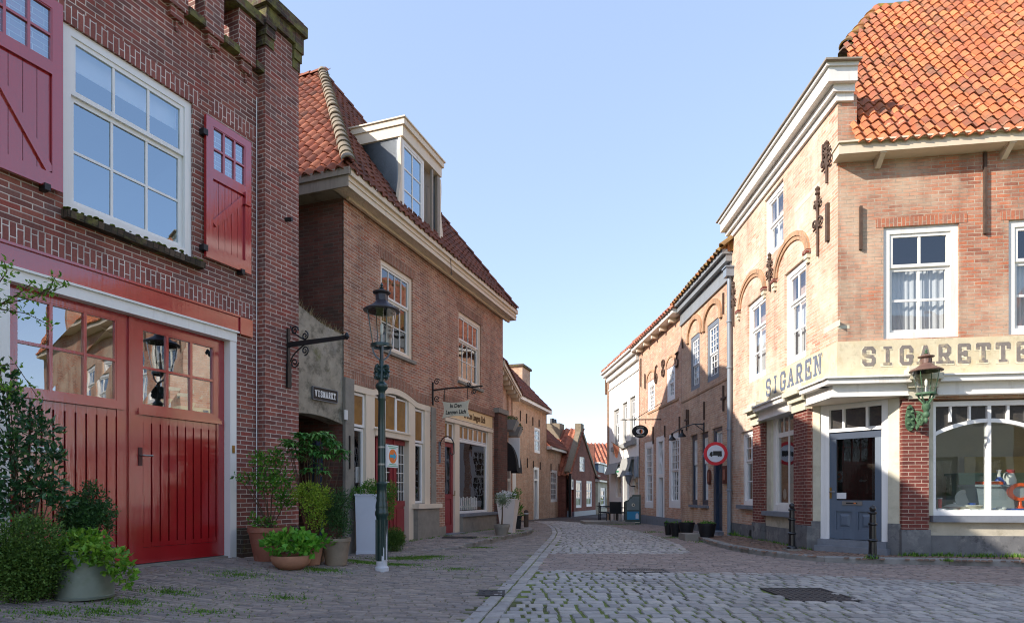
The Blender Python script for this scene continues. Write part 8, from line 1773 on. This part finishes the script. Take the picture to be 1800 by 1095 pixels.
for (dx, yy, n_) in ((-40, 782, 9), (-15, 772, 11), (10, 768, 11), (32, 778, 10), (46, 800, 7), (-2, 792, 11), (20, 800, 9), (-30, 800, 6), (6, 818, 3), (-10, 832, 2), (16, 836, 2)):
    for i in range(n_): RS.append((p[0] + (dx + R.uniform(-9, 9)) * k, p[1] + R.uniform(-24, 24) * k, Zc(yy + R.uniform(-8, 8))))
mb = MB()
for ctr in RS:
    n_ = R.randint(7, 10); a0 = R.random() * 6.28
    for i in range(n_):
        a = a0 + 6.283 * i / n_; L_l = .14 * R.uniform(.75, 1.15); dr = R.uniform(-.5, .12); ux, uy = math.cos(a), math.sin(a); w_ = .027; mb.rnd = R.random(); px_, py_ = -uy, ux
        m1 = [ctr[0] + ux * L_l * .55, ctr[1] + uy * L_l * .55, ctr[2] + .02 + dr * L_l * .25]; tip = [ctr[0] + ux * L_l, ctr[1] + uy * L_l, ctr[2] + dr * L_l]
        mb.add([ctr, (m1[0] + px_ * w_, m1[1] + py_ * w_, m1[2] + .006), tip, (m1[0] - px_ * w_, m1[1] - py_ * w_, m1[2] + .006), tuple(m1)], [(0, 1, 4), (1, 2, 4), (2, 3, 4), (3, 0, 4)])
mb.build('foliage', M['leaf_rhodo'], t5); mb = MB(); stems(mb, (p[0], p[1], p[2]), RS[::3], .014, 33, .08); mb.build('stem', M['bark'], t5); leaves([(c_, (.03, .03, .03)) for c_ in (RS[6], RS[14], RS[20], RS[-1])], 50, .03, .02, 35).build('flower_bud', M['flower_pink'], t5)
MB().lathe([(0, 0), (.14, 0), (.18, .3), (.19, .3), (.17, .33), (0, .3)], p, 16).build('pot', M['clay_grey'], t5, smooth=40)
def sq_planter(p, w0, w1, h, mat, t_, rot=.2, plinth=True):
    c, s = math.cos(rot), math.sin(rot)
    def X(a, b, z): return (p[0] + a * c - b * s, p[1] + a * s + b * c, p[2] + z)
    def sqr(r_, z): return [X(-r_, -r_, z), X(r_, -r_, z), X(r_, r_, z), X(-r_, r_, z)]
    mb = MB(); mb.box8(sqr(w0, .0) + sqr(w1, h - .03)); mb.box8(sqr(w1 + .012, h - .03) + sqr(w1 + .012, h)); 
    if plinth: mb.box8(sqr(w0 + .012, -.01) + sqr(w0 + .012, .05))
    mb.build('planter', M[mat], t_)
p = gp(644, 972); p = (p[0], p[1] - .0, p[2]); k = m_(p); t6 = thing('white_planter', 'tall tapering white planter with trailing greenery behind the lamp post', 'planter', p); sq_planter(p, 16 * k, 18.5 * k, 104 * k, 'planter_white', t6)
Zc = lambda y_: HC + (CY - y_) * k; B = [((p[0] + dx * k, p[1] + dy * k, Zc(yy)), (r_ * k, r_ * k, rz * k)) for dx, dy, yy, r_, rz in ((0, 0, 862, 22, 10), (-18, -8, 868, 10, 12), (16, -8, 866, 12, 12), (8, 0, 852, 14, 10), (34, 6, 880, 16, 24), (40, 6, 862, 14, 16), (38, 6, 902, 10, 12))]
leafy(t6, B, 3800, .036, .018, 'leaf_mid', 41, droop=.3)
p = gp(692, 968); k = m_(p); t7 = thing('low_ball_shrub', 'low round green shrub on the ground right of the lamp foot', 'shrub', p); c = (p[0], p[1], p[2] + 20 * k); leafy(t7, [(c, (19 * k, 16 * k, 21 * k))] + lumps(c, (19 * k, 16 * k, 20 * k), 12, 43, .4), 6000, .03, .02, 'leaf_box', 43, shell=.45); mb = MB(); stems(mb, p, [c], .02, 3); mb.build('stem', M['bark'], t7)
p = gp(893, 936, LH); k = m_(p); t8 = thing('white_planter', 'tapering cream white planter with white flowers at the kerb beyond the shop', 'planter', p); sq_planter(p, 10 * k, 17 * k, 60 * k, 'planter_cream', t8, -.25)
Zc = lambda y_: HC + (CY - y_) * k; B = [((p[0] + dx * k, p[1], Zc(yy)), (r_ * k, r_ * k, rz * k)) for dx, yy, r_, rz in ((-8, 872, 12, 7), (8, 872, 12, 7), (16, 868, 8, 10), (0, 876, 14, 5))]; leafy(t8, B, 500, .06, .03, 'leaf_mid', 45, shell=.8); leaves([((p[0] - 4 * k, p[1] - .1, Zc(870)), (15 * k, 10 * k, 5 * k))], 160, .07, .06, 46).build('flower', M['flower_white'], t8)
p = gp(882, 940, LH); k = m_(p); t9 = thing('olive_pot', 'small olive standard in a round grey stone pot before the white planter', 'potted plant', p); taper(p, 10 * k, 13.5 * k, 19 * k, 'stone_grey', t9, 5 * k)
Zc = lambda y_: HC + (CY - y_) * k; c = (p[0] + 1 * k, p[1], Zc(879)); leafy(t9, lumps(c, (15 * k, 13 * k, 14 * k), 14, 48, .45), 700, .05, .016, 'leaf_olive', 48, shell=.8); mb = MB(); mb.tube([(p[0], p[1], p[2] + 15 * k), (p[0] + k, p[1], Zc(905)), c], [.025, .02, .012], 6); mb.build('stem', M['bark'], t9)
p = gp(911, 932, .05); k = m_(p); t10 = thing('black_planter', 'slim black planter with upright leaves behind the cream planter', 'planter', p); sq_planter(p, 3.5 * k, 5.5 * k, 26 * k, 'planter_black', t10, .1, False); leafy(t10, [((p[0] - 2 * k, p[1], p[2] + 34 * k), (6 * k, 6 * k, 14 * k))], 120, .14, .04, 'leaf_mid', 49, up=.8)
qm = gp(812, 944.5, LH); tag(MB().box(qm[0] - .45, qm[0] + .35, qm[1] - .25, qm[1] + .2, qm[2] + .004, qm[2] + .02).build('door_mat', M['planter_black']), 'dark door mat on the raised pavement before the shop window', 'mat')

# ================================================================== light, sky, camera
SUN_AZ = math.radians(201.4); SUN_EL = math.radians(28.5)
S = Vector((math.cos(SUN_AZ) * math.cos(SUN_EL), math.sin(SUN_AZ) * math.cos(SUN_EL), math.sin(SUN_EL)))
ld = bpy.data.lights.new('sun', 'SUN'); ld.energy = 2.0; ld.angle = math.radians(.5); ld.color = (1, .92, .83); lo = bpy.data.objects.new('sun', ld); COL.objects.link(lo); lo.location = S * 60
lo.rotation_euler = (-S).to_track_quat('-Z', 'Y').to_euler()
w = bpy.data.worlds.new('World'); SC.world = w; w.use_nodes = True; nt = w.node_tree; nt.nodes.clear(); o = nt.nodes.new('ShaderNodeOutputWorld'); b = nt.nodes.new('ShaderNodeBackground'); b.inputs[1].default_value = .15
sk = nt.nodes.new('ShaderNodeTexSky'); sk.sky_type = 'NISHITA'; sk.sun_disc = False; sk.sun_elevation = SUN_EL; sk.sun_rotation = math.radians(90) - SUN_AZ; sk.air_density = 1.0; sk.dust_density = .4; sk.ozone_density = 3.0; sk.altitude = 0
tm = nt.nodes.new('ShaderNodeMix'); tm.data_type = 'RGBA'; tm.blend_type = 'MULTIPLY'; tm.inputs[0].default_value = 1; tm.inputs[7].default_value = (1.2, 1.0, .9, 1); nt.links.new(sk.outputs[0], tm.inputs[6]); hz = nt.nodes.new('ShaderNodeMix'); hz.data_type = 'RGBA'; hz.inputs[0].default_value = .68; hz.inputs[7].default_value = (.79, 1.03, 1.52, 1); nt.links.new(tm.outputs[2], hz.inputs[6]); nt.links.new(hz.outputs[2], b.inputs[0]); nt.links.new(b.outputs[0], o.inputs[0])
cd = bpy.data.cameras.new('camera'); cam = bpy.data.objects.new('camera', cd); COL.objects.link(cam); cam.location = (0, 0, HC); cam.rotation_euler = (math.pi / 2, 0, 0)
cd.sensor_width = 36; cd.sensor_fit = 'HORIZONTAL'; cd.lens = F_ / 1800 * 36; cd.shift_y = (CY - 547.5) / 1800; cd.clip_end = 2000; cd.clip_start = .05; SC.camera = cam
vs = SC.view_settings; vs.view_transform = 'Standard'; vs.look = 'None'; vs.exposure = 1.96; vs.gamma = 1
SC.cycles.max_bounces = 10; SC.cycles.diffuse_bounces = 5; SC.cycles.glossy_bounces = 4; SC.cycles.transparent_max_bounces = 16; SC.cycles.use_denoising = True; SC.cycles.filter_width = 1.1
